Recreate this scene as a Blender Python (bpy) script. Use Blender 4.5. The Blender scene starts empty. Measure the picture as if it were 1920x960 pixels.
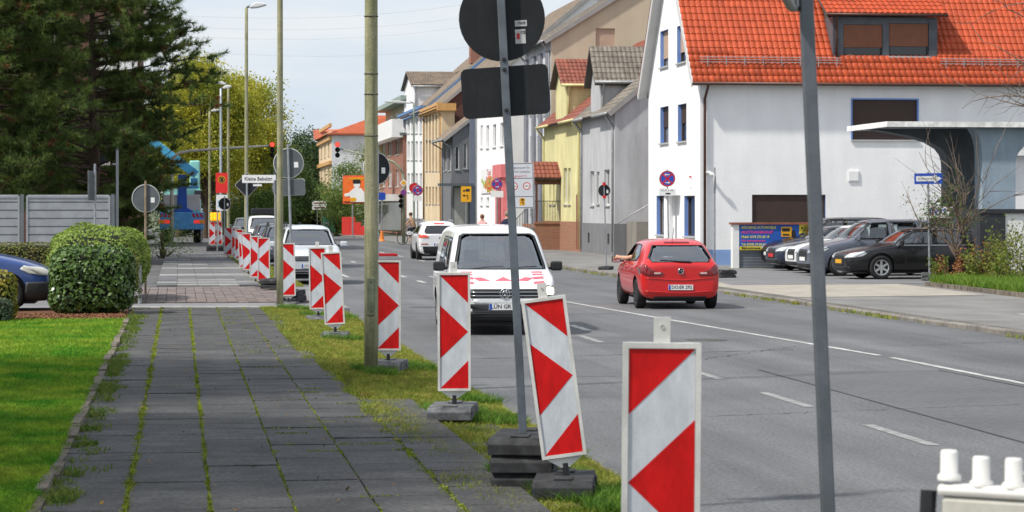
import bpy, bmesh, math, random
import numpy as np
from mathutils import Vector, Matrix
from mathutils.bvhtree import BVHTree
from mathutils.geometry import delaunay_2d_cdt
R = math.radians
random.seed(7); rng = np.random.default_rng(11)
scene = bpy.context.scene
C = scene.collection
# ---------------------------------------------------------------- camera, sky, sun, exposure
# world axes: Y runs along the street, X to the right across it, the eye stands at (0, 0, 1.8)
FPX, HOR, EYE = 4600.0, 396.0, 1.8
YAW = math.atan(624 / FPX); SN, CS = math.sin(YAW), math.cos(YAW)
cam = bpy.data.cameras.new('camera'); camo = bpy.data.objects.new('camera', cam); C.objects.link(camo)
camo.location = (0, 0, EYE); camo.rotation_euler = (R(90), 0, -YAW)
cam.sensor_width = 36; cam.lens = 36 * FPX / 1920; cam.shift_y = -84 / 1920
cam.clip_start = .5; cam.clip_end = 6000
cam.dof.use_dof = True; cam.dof.focus_distance = 30; cam.dof.aperture_fstop = 9
scene.camera = camo
SUN_EL, SUN_AZ = R(52), R(-112)          # azimuth from +Y (down the street) towards +X
world = bpy.data.worlds.new('World'); scene.world = world; world.use_nodes = True
nt = world.node_tree; N = nt.nodes; L = nt.links
bg = N['Background']; bg.inputs['Strength'].default_value = .1
sky = N.new('ShaderNodeTexSky'); sky.sky_type = 'NISHITA'; sky.sun_disc = False
sky.sun_elevation = SUN_EL; sky.sun_rotation = SUN_AZ; sky.dust_density = 1.5; sky.air_density = 1.1
tc = N.new('ShaderNodeTexCoord'); mp = N.new('ShaderNodeMapping'); mp.inputs['Scale'].default_value = (2.2, 2.2, 13)
mp.inputs['Location'].default_value = (.5, .25, .3)
nz = N.new('ShaderNodeTexNoise'); nz.inputs['Scale'].default_value = 2.3; nz.inputs['Detail'].default_value = 7; nz.inputs['Roughness'].default_value = .56
cr = N.new('ShaderNodeValToRGB'); cr.color_ramp.elements[0].position = .34; cr.color_ramp.elements[1].position = .60
cr.color_ramp.elements[0].color = (4.35, 5.05, 5.95, 1); cr.color_ramp.elements[1].color = (5.6, 5.75, 6.05, 1)
mx = N.new('ShaderNodeMixRGB'); mx.inputs[0].default_value = .85
L.new(tc.outputs['Generated'], mp.inputs['Vector']); L.new(mp.outputs['Vector'], nz.inputs['Vector'])
L.new(nz.outputs['Fac'], cr.inputs['Fac']); L.new(cr.outputs['Color'], mx.inputs[2]); L.new(sky.outputs['Color'], mx.inputs[1])
L.new(mx.outputs['Color'], bg.inputs['Color'])
sd = bpy.data.lights.new('sun', 'SUN'); sd.energy = 3.0; sd.angle = R(2.5); sd.color = (1, .95, .87)
so = bpy.data.objects.new('sun', sd); C.objects.link(so)
so.rotation_euler = (R(90) - SUN_EL, 0, math.pi - SUN_AZ)
vs = scene.view_settings; vs.view_transform = 'Standard'; vs.look = 'None'; vs.exposure = 0.65; vs.gamma = 1
# ---------------------------------------------------------------- measuring helpers
RZ, PZ = -.25, -.13                    # heights of the carriageway and of the far pavement; the near pavement is 0
def cd(px, d):
    cx = (px - 960) / FPX * d
    return CS * cx + SN * d, -SN * cx + CS * d
def gp(px, py, z=0.):
    return cd(px, FPX * (EYE - z) / (py - HOR))
def depth(X, Y): return SN * X + CS * Y
def zp(py, X, Y): return EYE - (py - HOR) * depth(X, Y) / FPX
def yonX(px, X):                       # where a sight line meets a wall that runs along the street
    k = (px - 960) / FPX; d = X / (CS * k + SN); return -SN * k * d + CS * d
def xonY(px, Y):                       # where it meets a wall that runs across the street
    k = (px - 960) / FPX; d = Y / (CS - SN * k); return (CS * k + SN) * d
# ---------------------------------------------------------------- objects
def tag(o, label=None, cat=None, group=None, kind=None):
    if label: o['label'] = label
    if cat: o['category'] = cat
    if group: o['group'] = group
    if kind: o['kind'] = kind
    return o
def thing(name, label, cat, loc=(0, 0, 0), rz=0, group=None, rx=0, ry=0):
    o = bpy.data.objects.new(name, None); C.objects.link(o); o.empty_display_size = .2
    o.location = loc; o.rotation_euler = (rx, ry, rz)
    return tag(o, label, cat, group)
def link(name, me, m=None, parent=None):
    o = bpy.data.objects.new(name, me); C.objects.link(o)
    if m is not None and not me.materials: me.materials.append(m)
    if parent: o.parent = parent
    return o
def copy_tree(o, parent=None):
    c = o.copy(); C.objects.link(c)
    if parent: c.parent = parent
    for ch in list(o.children): copy_tree(ch, c)
    return c
class MB:
    def __init__(s): s.v = []; s.f = []; s.mi = []
    def add(s, vs, fs, mi=0):
        n = len(s.v); s.v += [tuple(p) for p in vs]; s.f += [tuple(i + n for i in f) for f in fs]; s.mi += [mi] * len(fs); return s
    def box(s, x0, x1, y0, y1, z0, z1, M=None, mi=0):
        vs = [Vector((x, y, z)) for z in (z0, z1) for y in (y0, y1) for x in (x0, x1)]
        if M: vs = [M @ p for p in vs]
        return s.add(vs, [(0, 2, 3, 1), (4, 5, 7, 6), (0, 1, 5, 4), (2, 6, 7, 3), (0, 4, 6, 2), (1, 3, 7, 5)], mi)
    def tube(s, pts, r, n=8, cap=True, mi=0):
        pts = [Vector(p) for p in pts]; rs = r if isinstance(r, (list, tuple)) else [r] * len(pts)
        vs = []
        for i, p in enumerate(pts):
            t = (pts[min(i + 1, len(pts) - 1)] - pts[max(i - 1, 0)]).normalized()
            a = Vector((0, 0, 1)) if abs(t.z) < .9 else Vector((0, 1, 0))
            u = t.cross(a).normalized(); w = t.cross(u)
            vs += [p + (u * math.cos(6.28319 * k / n) + w * math.sin(6.28319 * k / n)) * rs[i] for k in range(n)]
        fs = [(i * n + k, i * n + (k + 1) % n, (i + 1) * n + (k + 1) % n, (i + 1) * n + k) for i in range(len(pts) - 1) for k in range(n)]
        if cap: fs += [tuple(range(n))[::-1], tuple((len(pts) - 1) * n + k for k in range(n))]
        return s.add(vs, fs, mi)
    def prism(s, poly, O, u, v, n, t, mi=0):        # polygon in the plane u,v pushed by t along n
        O, u, v, n = Vector(O), Vector(u), Vector(v), Vector(n); k = len(poly)
        a = [O + u * p[0] + v * p[1] for p in poly]; b = [p + n * t for p in a]
        return s.add(a + b, [tuple(range(k))[::-1], tuple(range(k, 2 * k))] + [(i, (i + 1) % k, k + (i + 1) % k, k + i) for i in range(k)], mi)
    def lathe(s, prof, n=16, M=None, mi=0):         # (r, z) about z
        vs = [Vector((r * math.cos(6.28319 * k / n), r * math.sin(6.28319 * k / n), z)) for r, z in prof for k in range(n)]
        if M: vs = [M @ p for p in vs]
        fs = [(i * n + k, i * n + (k + 1) % n, (i + 1) * n + (k + 1) % n, (i + 1) * n + k) for i in range(len(prof) - 1) for k in range(n)]
        return s.add(vs, fs, mi)
    def mesh(s, name, m=None, smooth=False):
        me = bpy.data.meshes.new(name); me.from_pydata(s.v, [], s.f)
        for k in (m if isinstance(m, (list, tuple)) else [m]):
            if k: me.materials.append(k)
        if isinstance(m, (list, tuple)): me.polygons.foreach_set('material_index', s.mi)
        me.validate(); b = bmesh.new(); b.from_mesh(me); bmesh.ops.recalc_face_normals(b, faces=b.faces); b.to_mesh(me); b.free()
        if smooth: me.polygons.foreach_set('use_smooth', [True] * len(me.polygons))
        me.update(); return me
    def build(s, name, m, parent=None, smooth=False, bev=0, seg=2, loc=None, rot=None):
        o = link(name, s.mesh(name, m, smooth), None, parent)
        if bev:
            b = o.modifiers.new('bevel', 'BEVEL'); b.width = bev; b.segments = seg; b.limit_method = 'ANGLE'; b.angle_limit = R(40)
        if loc: o.location = loc
        if rot: o.rotation_euler = rot
        return o
def npmesh(name, V, F, m=None, k=4):
    me = bpy.data.meshes.new(name); V = np.asarray(V, np.float32).reshape(-1, 3); F = np.asarray(F, np.int32).reshape(-1, k)
    me.vertices.add(len(V)); me.vertices.foreach_set('co', V.ravel())
    me.loops.add(F.size); me.loops.foreach_set('vertex_index', F.ravel())
    me.polygons.add(len(F)); me.polygons.foreach_set('loop_start', np.arange(0, F.size, k, dtype=np.int32))
    me.update(calc_edges=True)
    if m: me.materials.append(m)
    return me
def text(s, size, loc, rot, m, parent, name='lettering', align='CENTER', ext=.001, sx=1., bold=0):
    cu = bpy.data.curves.new('t', 'FONT'); cu.body = s; cu.size = size; cu.align_x = align; cu.align_y = 'CENTER'; cu.extrude = ext; cu.offset = bold; cu.resolution_u = 2
    o = bpy.data.objects.new('t', cu); C.objects.link(o)
    me = bpy.data.meshes.new_from_object(o); bpy.data.objects.remove(o); bpy.data.curves.remove(cu)
    r = link(name, me, None, parent); me.materials.clear(); me.materials.append(m); r.location = loc; r.rotation_euler = rot; r.scale = (sx, 1, 1)
    return r
# ---------------------------------------------------------------- materials
MATS = {}
def mat(name, col, rough=.7, var=.12, scale=2., bump=0, bscale=40, metal=0, rnd=0, spec=.4, col2=None, fine=.5, trans=0, emit=0, coat=0, ramp=(.35, .65), bd=.02, fs=23, streak=None):
    if name in MATS: return MATS[name]
    m = bpy.data.materials.new(name); m.use_nodes = True; t = m.node_tree; n = t.nodes; l = t.links; p = n['Principled BSDF']
    p.inputs['Roughness'].default_value = rough; p.inputs['Metallic'].default_value = metal; p.inputs['Specular IOR Level'].default_value = spec
    if coat: p.inputs['Coat Weight'].default_value = coat; p.inputs['Coat Roughness'].default_value = .05
    col = tuple(col); c2 = tuple(col2) if col2 else tuple(min(1, c * (1 + var)) for c in col); c1 = col if col2 else tuple(c * (1 - var) for c in col)
    geo = n.new('ShaderNodeNewGeometry')
    if var or col2:
        a = n.new('ShaderNodeTexNoise'); a.inputs['Scale'].default_value = scale; a.inputs['Detail'].default_value = 6; a.inputs['Roughness'].default_value = .6
        r = n.new('ShaderNodeMapRange'); r.inputs['From Min'].default_value = ramp[0]; r.inputs['From Max'].default_value = ramp[1]
        x = n.new('ShaderNodeMixRGB'); x.inputs[1].default_value = c1 + (1,); x.inputs[2].default_value = c2 + (1,)
        l.new(geo.outputs['Position'], a.inputs['Vector']); l.new(a.outputs['Fac'], r.inputs['Value']); l.new(r.outputs['Result'], x.inputs[0]); out = x.outputs[0]
        if fine:
            a2 = n.new('ShaderNodeTexNoise'); a2.inputs['Scale'].default_value = scale * fs; a2.inputs['Detail'].default_value = 3
            r2 = n.new('ShaderNodeMapRange'); r2.inputs['From Min'].default_value = .3; r2.inputs['From Max'].default_value = .7
            v = max(var, .08) * fine; r2.inputs['To Min'].default_value = 1 - v; r2.inputs['To Max'].default_value = 1 + v
            x2 = n.new('ShaderNodeMixRGB'); x2.blend_type = 'MULTIPLY'; x2.inputs[0].default_value = 1
            l.new(geo.outputs['Position'], a2.inputs['Vector']); l.new(a2.outputs['Fac'], r2.inputs['Value']); l.new(out, x2.inputs[1]); l.new(r2.outputs['Result'], x2.inputs[2]); out = x2.outputs[0]
        if streak:
            mp_ = n.new('ShaderNodeMapping'); mp_.inputs['Scale'].default_value = streak[:3]; a4 = n.new('ShaderNodeTexNoise'); a4.inputs['Scale'].default_value = 1; a4.inputs['Detail'].default_value = 5; a4.inputs['Roughness'].default_value = .65
            r4 = n.new('ShaderNodeMapRange'); r4.inputs['From Min'].default_value = .38; r4.inputs['From Max'].default_value = .68; r4.inputs['To Min'].default_value = 1 - streak[3]; r4.inputs['To Max'].default_value = 1 + streak[3] * .4
            x4 = n.new('ShaderNodeMixRGB'); x4.blend_type = 'MULTIPLY'; x4.inputs[0].default_value = 1
            l.new(geo.outputs['Position'], mp_.inputs['Vector']); l.new(mp_.outputs['Vector'], a4.inputs['Vector']); l.new(a4.outputs['Fac'], r4.inputs['Value']); l.new(out, x4.inputs[1]); l.new(r4.outputs['Result'], x4.inputs[2]); out = x4.outputs[0]
        if rnd:
            oi = n.new('ShaderNodeObjectInfo'); r3 = n.new('ShaderNodeMapRange'); r3.inputs['To Min'].default_value = 1 - rnd; r3.inputs['To Max'].default_value = 1 + rnd
            x3 = n.new('ShaderNodeMixRGB'); x3.blend_type = 'MULTIPLY'; x3.inputs[0].default_value = 1
            l.new(oi.outputs['Random'], r3.inputs['Value']); l.new(out, x3.inputs[1]); l.new(r3.outputs['Result'], x3.inputs[2]); out = x3.outputs[0]
        l.new(out, p.inputs['Base Color'])
    else: p.inputs['Base Color'].default_value = col + (1,)
    if bump:
        b = n.new('ShaderNodeTexNoise'); b.inputs['Scale'].default_value = bscale; b.inputs['Detail'].default_value = 4
        bn = n.new('ShaderNodeBump'); bn.inputs['Strength'].default_value = bump; bn.inputs['Distance'].default_value = bd
        l.new(geo.outputs['Position'], b.inputs['Vector']); l.new(b.outputs['Fac'], bn.inputs['Height']); l.new(bn.outputs['Normal'], p.inputs['Normal'])
    if trans:
        tr = n.new('ShaderNodeBsdfTranslucent'); ms = n.new('ShaderNodeMixShader'); ms.inputs[0].default_value = trans
        if var or col2: l.new(out, tr.inputs['Color'])
        else: tr.inputs['Color'].default_value = col + (1,)
        l.new(p.outputs[0], ms.inputs[1]); l.new(tr.outputs[0], ms.inputs[2]); l.new(ms.outputs[0], n['Material Output'].inputs['Surface'])
    if emit: p.inputs['Emission Color'].default_value = col + (1,); p.inputs['Emission Strength'].default_value = emit
    MATS[name] = m; return m
def glass(name, tint, gl=.35):
    if name in MATS: return MATS[name]
    m = bpy.data.materials.new(name); m.use_nodes = True; t = m.node_tree; n = t.nodes; l = t.links; n.remove(n['Principled BSDF'])
    tr = n.new('ShaderNodeBsdfTransparent'); tr.inputs[0].default_value = tint + (1,)
    g = n.new('ShaderNodeBsdfGlossy'); g.inputs['Roughness'].default_value = .02; g.inputs[0].default_value = (.95, .97, 1, 1)
    f = n.new('ShaderNodeFresnel'); f.inputs['IOR'].default_value = 1.5
    mt = n.new('ShaderNodeMath'); mt.operation = 'ADD'; mt.inputs[1].default_value = gl * .3
    ms = n.new('ShaderNodeMixShader'); l.new(f.outputs[0], mt.inputs[0]); l.new(mt.outputs[0], ms.inputs[0]); l.new(tr.outputs[0], ms.inputs[1]); l.new(g.outputs[0], ms.inputs[2])
    l.new(ms.outputs[0], n['Material Output'].inputs['Surface']); MATS[name] = m; return m
WHITE = mat('white_paint', (.78, .78, .77), .45, .04); BLACK = mat('black_plastic', (.018, .019, .021), .5, .25, 5)
RED = mat('reflective_red', (.62, .010, .010), .45, .06, 4, spec=.2, streak=(16, 16, 7, .2)); STRIPE = mat('reflective_white', (.60, .63, .67), .4, .04, 5, streak=(14, 14, 5, .15))
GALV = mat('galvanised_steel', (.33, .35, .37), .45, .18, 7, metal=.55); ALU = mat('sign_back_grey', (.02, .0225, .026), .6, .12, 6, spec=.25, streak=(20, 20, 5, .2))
ALUM = mat('sign_back_light', (.10, .115, .125), .5, .12, 6); RUBBER = mat('recycled_rubber', (.034, .035, .037), .8, .35, 9, .18, 90, streak=(9, 9, 9, .3), bd=.01)
RUBG = mat('grey_rubber', (.13, .135, .14), .9, .3, 9, .18, 90, streak=(9, 9, 9, .3), bd=.01); CONC = mat('concrete_pole', (.40, .37, .235), .85, .3, 3, .3, 30, col2=(.25, .26, .14), streak=(30, 30, 1.2, .3)); DGLASS = mat('dark_window', (.02, .024, .028), .06, .0, spec=.7)
YEL = mat('sign_yellow', (.72, .36, .015), .4, .05); BLUE = mat('sign_blue', (.015, .07, .42), .4, .05); SIGNRED = mat('sign_red', (.56, .015, .02), .4, .05); INK = mat('ink', (.02, .02, .022), .5, 0)
LAMPR = mat('red_signal', (1., .03, .02), .3, 0, emit=3.); LAMPOFF = mat('dark_lens', (.012, .014, .013), .25, 0)
def fmat(name, col, **k): return mat(name, col, k.pop('rough', .8), k.pop('var', .07), k.pop('scale', .8), k.pop('bump', .12), k.pop('bscale', 60), streak=k.pop('streak', (2.2, 2.2, .4, .15)), **k)
# ================================================================ the setting
ASPH = mat('asphalt', (.130, .133, .138), .8, .14, .35, .45, 160, fine=2.6, bd=.008, fs=80, streak=(1.0, .03, 1, .26))
ASPH2 = mat('pavement_asphalt', (.20, .195, .185), .85, .16, .5, .3, 140, fine=1.2, bd=.006, fs=60, streak=(.6, .25, 1, .2))
SLAB = mat('paving_slab', (.073, .072, .071), .8, .2, 2.6, .7, 90, rnd=.18, fine=2.4, bd=.007, fs=11, streak=(1.5, 1.1, 1, .32))
SOIL = mat('soil', (.075, .06, .04), .95, .35, 4, .6, 40); LAWN = mat('lawn_soil', (.07, .11, .02), .95, .3, 2, .5, 60)
LINEW = mat('road_paint', (.50, .50, .485), .7, .2, 7, .2, 120, streak=(6, 2, 1, .35)); LINEO = mat('worn_road_paint', (.25, .25, .248), .8, .3, 9, .2, 120)
KERB = mat('kerb_stone', (.19, .175, .155), .9, .25, 3, .4, 60, rnd=.15); EDGE = mat('edging_stone', (.15, .125, .10), .9, .3, 4, .5, 60, rnd=.2)
PAVER = mat('red_paver', (.165, .135, .125), .85, .2, 2, .3, 60, rnd=.18); PAVL = mat('light_paver', (.33, .315, .29), .85, .15, 2, .3, 60, rnd=.12)
MOSS = mat('moss', (.19, .26, .015), .95, .3, 9, .8, 90, col2=(.34, .40, .03), fine=2, streak=(8, 3, 8, .45))
def struct(o): o['kind'] = 'structure'; return o
def sheet(name, poly, z, m, parent=None):
    me = bpy.data.meshes.new(name); me.from_pydata([(x, y, z) for x, y in poly], [], [tuple(range(len(poly)))]); me.materials.append(m)
    b = bmesh.new(); b.from_mesh(me); bmesh.ops.triangulate(b, faces=b.faces)
    for f in b.faces:
        if f.normal.z < 0: f.normal_flip()
    b.to_mesh(me); b.free()
    return link(name, me, None, parent)
def slabbox(name, poly, z0, z1, m, parent=None):
    b = MB(); b.prism(poly, (0, 0, z0), (1, 0, 0), (0, 1, 0), (0, 0, 1), z1 - z0); return b.build(name, m, parent)
struct(sheet('ground', [(-3000, -200), (3000, -200), (3000, 5000), (-3000, 5000)], -.33, mat('ground_far', (.10, .115, .06), .95, .3, .05)))
# the carriageway: straight for 200 m, then it bends away to the left
RL, RR = 3.2, 13.5
ys = [-6, 30, 60, 100, 150, 185] + [185 + 15 * k for k in range(1, 12)]
def cx(y): return 0 if y < 185 else -((y - 185) ** 2) / 430
roadp = [(RL + cx(y), y) for y in ys] + [(RR + cx(y), y) for y in ys[::-1]]
road = struct(slabbox('road', roadp, -.32, RZ, ASPH))
def strip(name, x0, x1, y0, y1, m, parent=road, z=RZ + .004):
    return sheet(name, [(x0, y0), (x1, y0), (x1, y1), (x0, y1)], z, m, parent)
for k in range(6):
    y = 16.5 + 4.26 * k
    strip('lane_dash', 6.48, 6.6, y, y + 2.1, LINEO)
for y in (41.5, 45.8, 50., 54.5, 59, 64.5, 70, 76, 82, 90, 98, 106, 114, 124, 134, 144, 154, 164): strip('lane_dash', 6.9, 7.05, y, y + 2.1, LINEW)
for y in (76, 84, 92, 100, 110, 120, 130, 145, 160): strip('lane_dash', 9.9, 10.02, y, y + 3, LINEW)
def ribbon(name, pts, w, m):
    p = [(x - w / 2, y) for x, y in pts] + [(x + w / 2, y) for x, y in pts[::-1]]
    return sheet(name, p, RZ + .005, m, road)
ribbon('edge_line', [(10.06, 13), (10.0, 23.5), (9.88, 33.3)], .11, LINEW)
ribbon('edge_line', [(9.85, 33.8), (9.5, 39.5), (9.08, 47), (8.75, 53.4), (8.1, 66), (7.8, 77)], .11, LINEW)
ribbon('edge_line', [(5.2, 76), (5.2, 128)], .12, LINEW)
strip('stop_line', 3.3, 6.3, 132, 132.5, LINEW)
PATCH = mat('asphalt_patch', (.105, .108, .112), .8, .12, .5, .3, 160, fine=1.4, bd=.005)
strip('repair_patch', 7.4, 9.7, 13, 30.6, PATCH, z=RZ + .002); strip('repair_patch', 3.4, 5.6, 30, 33.5, PATCH, z=RZ + .002); strip('repair_patch', 6.3, 7.4, 37.5, 39.5, PATCH, z=RZ + .002)
TAR = mat('tar_seam', (.05, .05, .052), .7, .2, 4)
for pts in ([(9.7, 30.6), (9.78, 26), (9.85, 20), (9.9, 13)], [(7.4, 13), (7.42, 31)]): ribbon('tar_seam', pts, .035, TAR)
CRK = mat('road_crack', (.045, .045, .046), .9, .2, 4)
def crack(p0, p1, w, n, jit, m=CRK):
    p0, p1 = Vector(p0), Vector(p1); dv = (p1 - p0).normalized(); nv = Vector((-dv.y, dv.x)); L_, R_ = [], []
    for k in range(n + 1): c = p0.lerp(p1, k / n) + nv * random.gauss(0, jit); ww = w * random.uniform(.3, 1.2); L_.append(c - nv * ww); R_.append(c + nv * ww)
    V = [(p.x, p.y, RZ + .0035) for q in zip(L_, R_) for p in q]; me = bpy.data.meshes.new('crack'); me.from_pydata(V, [], [(2 * k, 2 * k + 1, 2 * k + 3, 2 * k + 2) for k in range(n)]); link('crack', me, m, road)
for a_, b_, w_ in (((9.9, 32.5), (10.5, 14), .012), ((3.4, 33.6), (9.0, 35.4), .02), ((5.2, 24), (9.3, 25.2), .01), ((7.0, 33), (9.4, 36.5), .012), ((3.5, 47), (9, 48.6), .03), ((10.4, 36), (13.2, 37.2), .012), ((4.2, 57), (9.5, 58.5), .04)): crack(a_, b_, w_, 46, .03)
for (x_, y_, r_) in ((8.3, 38.2, .33), (5.2, 52, .34)):
    b = MB(); b.lathe([(0, RZ + .008), (r_ * .84, RZ + .008), (r_ * .86, RZ + .003), (r_ * .9, RZ + .003), (r_ * .92, RZ + .009), (r_, RZ + .009), (r_ + .01, RZ)], 24, Matrix.Translation((x_, y_, 0))); b.build('manhole_cover', mat('cast_iron', (.07, .068, .066), .7, .3, 20, .6, 60), road)
# ---------------- left side: pavement, verge, lawn
left = struct(slabbox('left_bank', [(-60, -6), (1.72, -6), (1.72, 46.4), (-60, 46.4)], -.32, -.035, SOIL))
leftfar = struct(slabbox('left_bank_far', [(-60, 59.6), (3.06, 59.6), (3.06, 190), (-14, 300), (-60, 300)], -.32, -.05, mat('old_pavement', (.10, .10, .10), .9, .25, .6, .3, 60)))
cross = struct(slabbox('side_street', [(-60, 46.4), (3.2, 46.4), (3.2, 59.6), (-60, 59.6)], -.32, -.03, mat('side_asphalt', (.20, .20, .205), .85, .12, .6, .3, 90)))
struct(slabbox('lawn_ground', [(-30, -6), (-.86, -6), (-.86, 41.2), (-30, 41.2)], -.034, .0, LAWN))
def inst(name, me, loc, parent, rz=0, rx=0, ry=0, sc=None):
    o = bpy.data.objects.new(name, me); C.objects.link(o); o.location = loc; o.rotation_euler = (rx, ry, rz); o.parent = parent
    if sc: o.scale = sc
    return o
walk = thing('sidewalk', None, None); walk['kind'] = 'structure'
def slab_mesh(w, l, b=.004):
    m = MB(); z0, z1 = -.05, 0.
    m.add([(-w, -l, z0), (w, -l, z0), (w, l, z0), (-w, l, z0), (-w, -l, z1 - b), (w, -l, z1 - b), (w, l, z1 - b), (-w, l, z1 - b), (-w + b, -l + b, z1), (w - b, -l + b, z1), (w - b, l - b, z1), (-w + b, l - b, z1)],
          [(0, 1, 5, 4), (1, 2, 6, 5), (2, 3, 7, 6), (3, 0, 4, 7), (4, 5, 9, 8), (5, 6, 10, 9), (6, 7, 11, 10), (7, 4, 8, 11), (8, 9, 10, 11)]); return m
sme = slab_mesh(.2495, .2485).mesh('slab', SLAB)
restb = MB(); PW = .507; cols = [-.32 + PW * (k + .5) for k in range(-1, 4)] + [-.32 + PW * 4.5]
gapx = {-1: 0, 0: .022, 1: .012, 2: .004, 3: 0, 4: 0}
for r in range(66):
    yy = 13.2 + r * .5
    for k in range(-1, 5):
        x = -.32 + PW * (k + .5) + random.uniform(-.003, .003)
        dz = random.uniform(-.003, .003) + (.006 if random.random() < .06 else 0); rx, ry = random.gauss(0, .003), random.gauss(0, .003)
        if k == 4 and r > 20: continue
        off = .25 if k % 2 and False else 0
        if r < 38 and len(walk.children) < 228: inst('slab', sme, (x, yy + off, dz), walk, random.gauss(0, .004), rx, ry)
        else:
            M = Matrix.Translation((x, yy + off, dz)) @ Matrix.Rotation(rx, 4, 'X') @ Matrix.Rotation(ry, 4, 'Y')
            t = slab_mesh(.2495, .2485); restb.add([M @ Vector(p) for p in t.v], t.f)
            # slabs beyond keep their joints but are one mesh
tag(restb.build('slabs', SLAB, walk), kind='stuff')
# the second half of the verge is paved with broken slabs that the grass is swallowing
for r in range(16):
    if r % 5 != 3: inst('slab', sme, (2.47 + random.uniform(-.03, .03), 13.4 + r * .5, -.045 + random.uniform(-.01, .005)), walk, random.gauss(0, .02), random.gauss(0, .015), random.gauss(0, .015))
# crossing: light border course, asphalt, red pavers, then bands of slabs
crosst = thing('crossing_paving', None, None); crosst['kind'] = 'structure'
pm = slab_mesh(.098, .262, .008).mesh('paver', PAVER); pl = slab_mesh(.098, .16, .006).mesh('paver', PAVL)
pml = slab_mesh(.098, .6, .006)
for k in range(17): inst('paver', pl, (-.85 + k * .205, 46.75, .0 + random.uniform(-.004, .004)), crosst)
for k in range(17):
    for j in range(18): inst('paver', pm, (-.78 + k * .205 + random.uniform(-.004, .004), 49.5 + j * .54, random.uniform(-.006, .006)), crosst)
lw = thing('far_sidewalk', None, None); lw['kind'] = 'structure'
fsm = slab_mesh(.247, .48).mesh('slab', mat('far_slab', (.125, .125, .13), .85, .2, .8, .3, 100, rnd=.15)); fsl = slab_mesh(.247, .48).mesh('slab', mat('pale_slab', (.25, .245, .235), .85, .15, .8, .3, 100, rnd=.1))
for r in range(46):
    for k in range(5):
        pale = r in (2, 9, 10, 17, 18, 27, 28, 40, 41) or (r == 0 and k in (1, 2, 3)) or (r == 4 and 0 < k < 4) or (r == 23 and k in (1, 2)) or (r == 32 and k in (1,))
        inst('slab', fsl if pale else fsm, (-.3 + .5 * k, 60.2 + r * .98, .02 + random.uniform(-.004, .004)), lw)
# edging stones along the lawn, kerb stones on both sides of the road
em = MB().box(-.04, .04, -.48, .48, -.1, .035); emm = em.mesh('edging_stone', EDGE)
for k in range(30): inst('edging_stone', emm, (-.855 + random.uniform(-.012, .012), 12.3 + k * .985, random.uniform(-.02, .012)), walk, random.gauss(0, .012), random.gauss(0, .01), random.gauss(0, .05))
def kerb_mesh(l):
    m = MB(); p = [(0, -.2), (0, .11), (.03, .135), (.15, .135), (.15, -.1)]; m.prism(p, (0, -l, 0), (1, 0, 0), (0, 0, 1), (0, 1, 0), 2 * l); return m
kerb = kerb_mesh(.49).mesh('kerb_stone', KERB)
lk = thing('left_kerb', None, None); lk['kind'] = 'structure'
for k in range(34): inst('kerb_stone', kerb, (3.2 + random.uniform(-.01, .01), 12.6 + k, -.26 + random.uniform(-.008, .008)), lk, math.pi)
rk = thing('right_kerb', None, None); rk['kind'] = 'structure'
def low(y): return 0.075 if 42 < y < 62 else (.04 if 39 < y < 65 else 0)
for k in range(110):
    y = 28.5 + k; inst('kerb_stone', kerb, (RR + random.uniform(-.012, .012), y, PZ - .135 + random.uniform(-.008, .008) - low(y) * .5), rk, random.gauss(0, .004))
struct(slabbox('right_pavement', [(RR + .14, 10), (60, 10), (60, 135), (19, 135), (19, 186), (19 + cx(350), 350), (RR + .14 + cx(350), 350)] + [(RR + .14 + cx(y), y) for y in (320, 290, 260, 230, 200, 186)], -.32, PZ - .004, ASPH2))
struct(sheet('driveway_apron', [(13.7, 53.5), (18.4, 54.5), (18.9, 62), (18.9, 66.5), (13.7, 71)], PZ + .003, mat('pale_paving', (.33, .30, .255), .9, .14, 1.5, .35, 70)))
struct(sheet('forecourt', [(14.3, 62.7), (20.3, 63.2), (48, 64.3), (48, 79.5), (17.7, 79.5), (15.2, 71.8)], PZ + .007, mat('forecourt_asphalt', (.17, .17, .175), .85, .12, .8, .3, 120)))
struct(sheet('pavement_patch', [(15.2, 41), (21.4, 44), (22.5, 46.6), (15.6, 44.5)], PZ + .002, mat('pale_asphalt', (.30, .30, .30), .85, .1, .8, .3, 100)))
struct(sheet('drain_cover', [(15.6, 41), (16.6, 41.4), (16.6, 42.2), (15.6, 41.8)], PZ + .005, mat('drain', (.10, .10, .105), .7, .2, 8)))
vb = MB(); vb.prism([(1.72, -.30), (1.72, -.035), (3.06, -.13), (3.06, -.30)], (0, -6, 0), (1, 0, 0), (0, 0, 1), (0, 1, 0), 52.4); struct(vb.build('verge_ground', SOIL))
def vz(P, f=.071): P[:, 2] -= np.clip(P[:, 0] - 1.72, 0, 2) * f; return P
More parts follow.
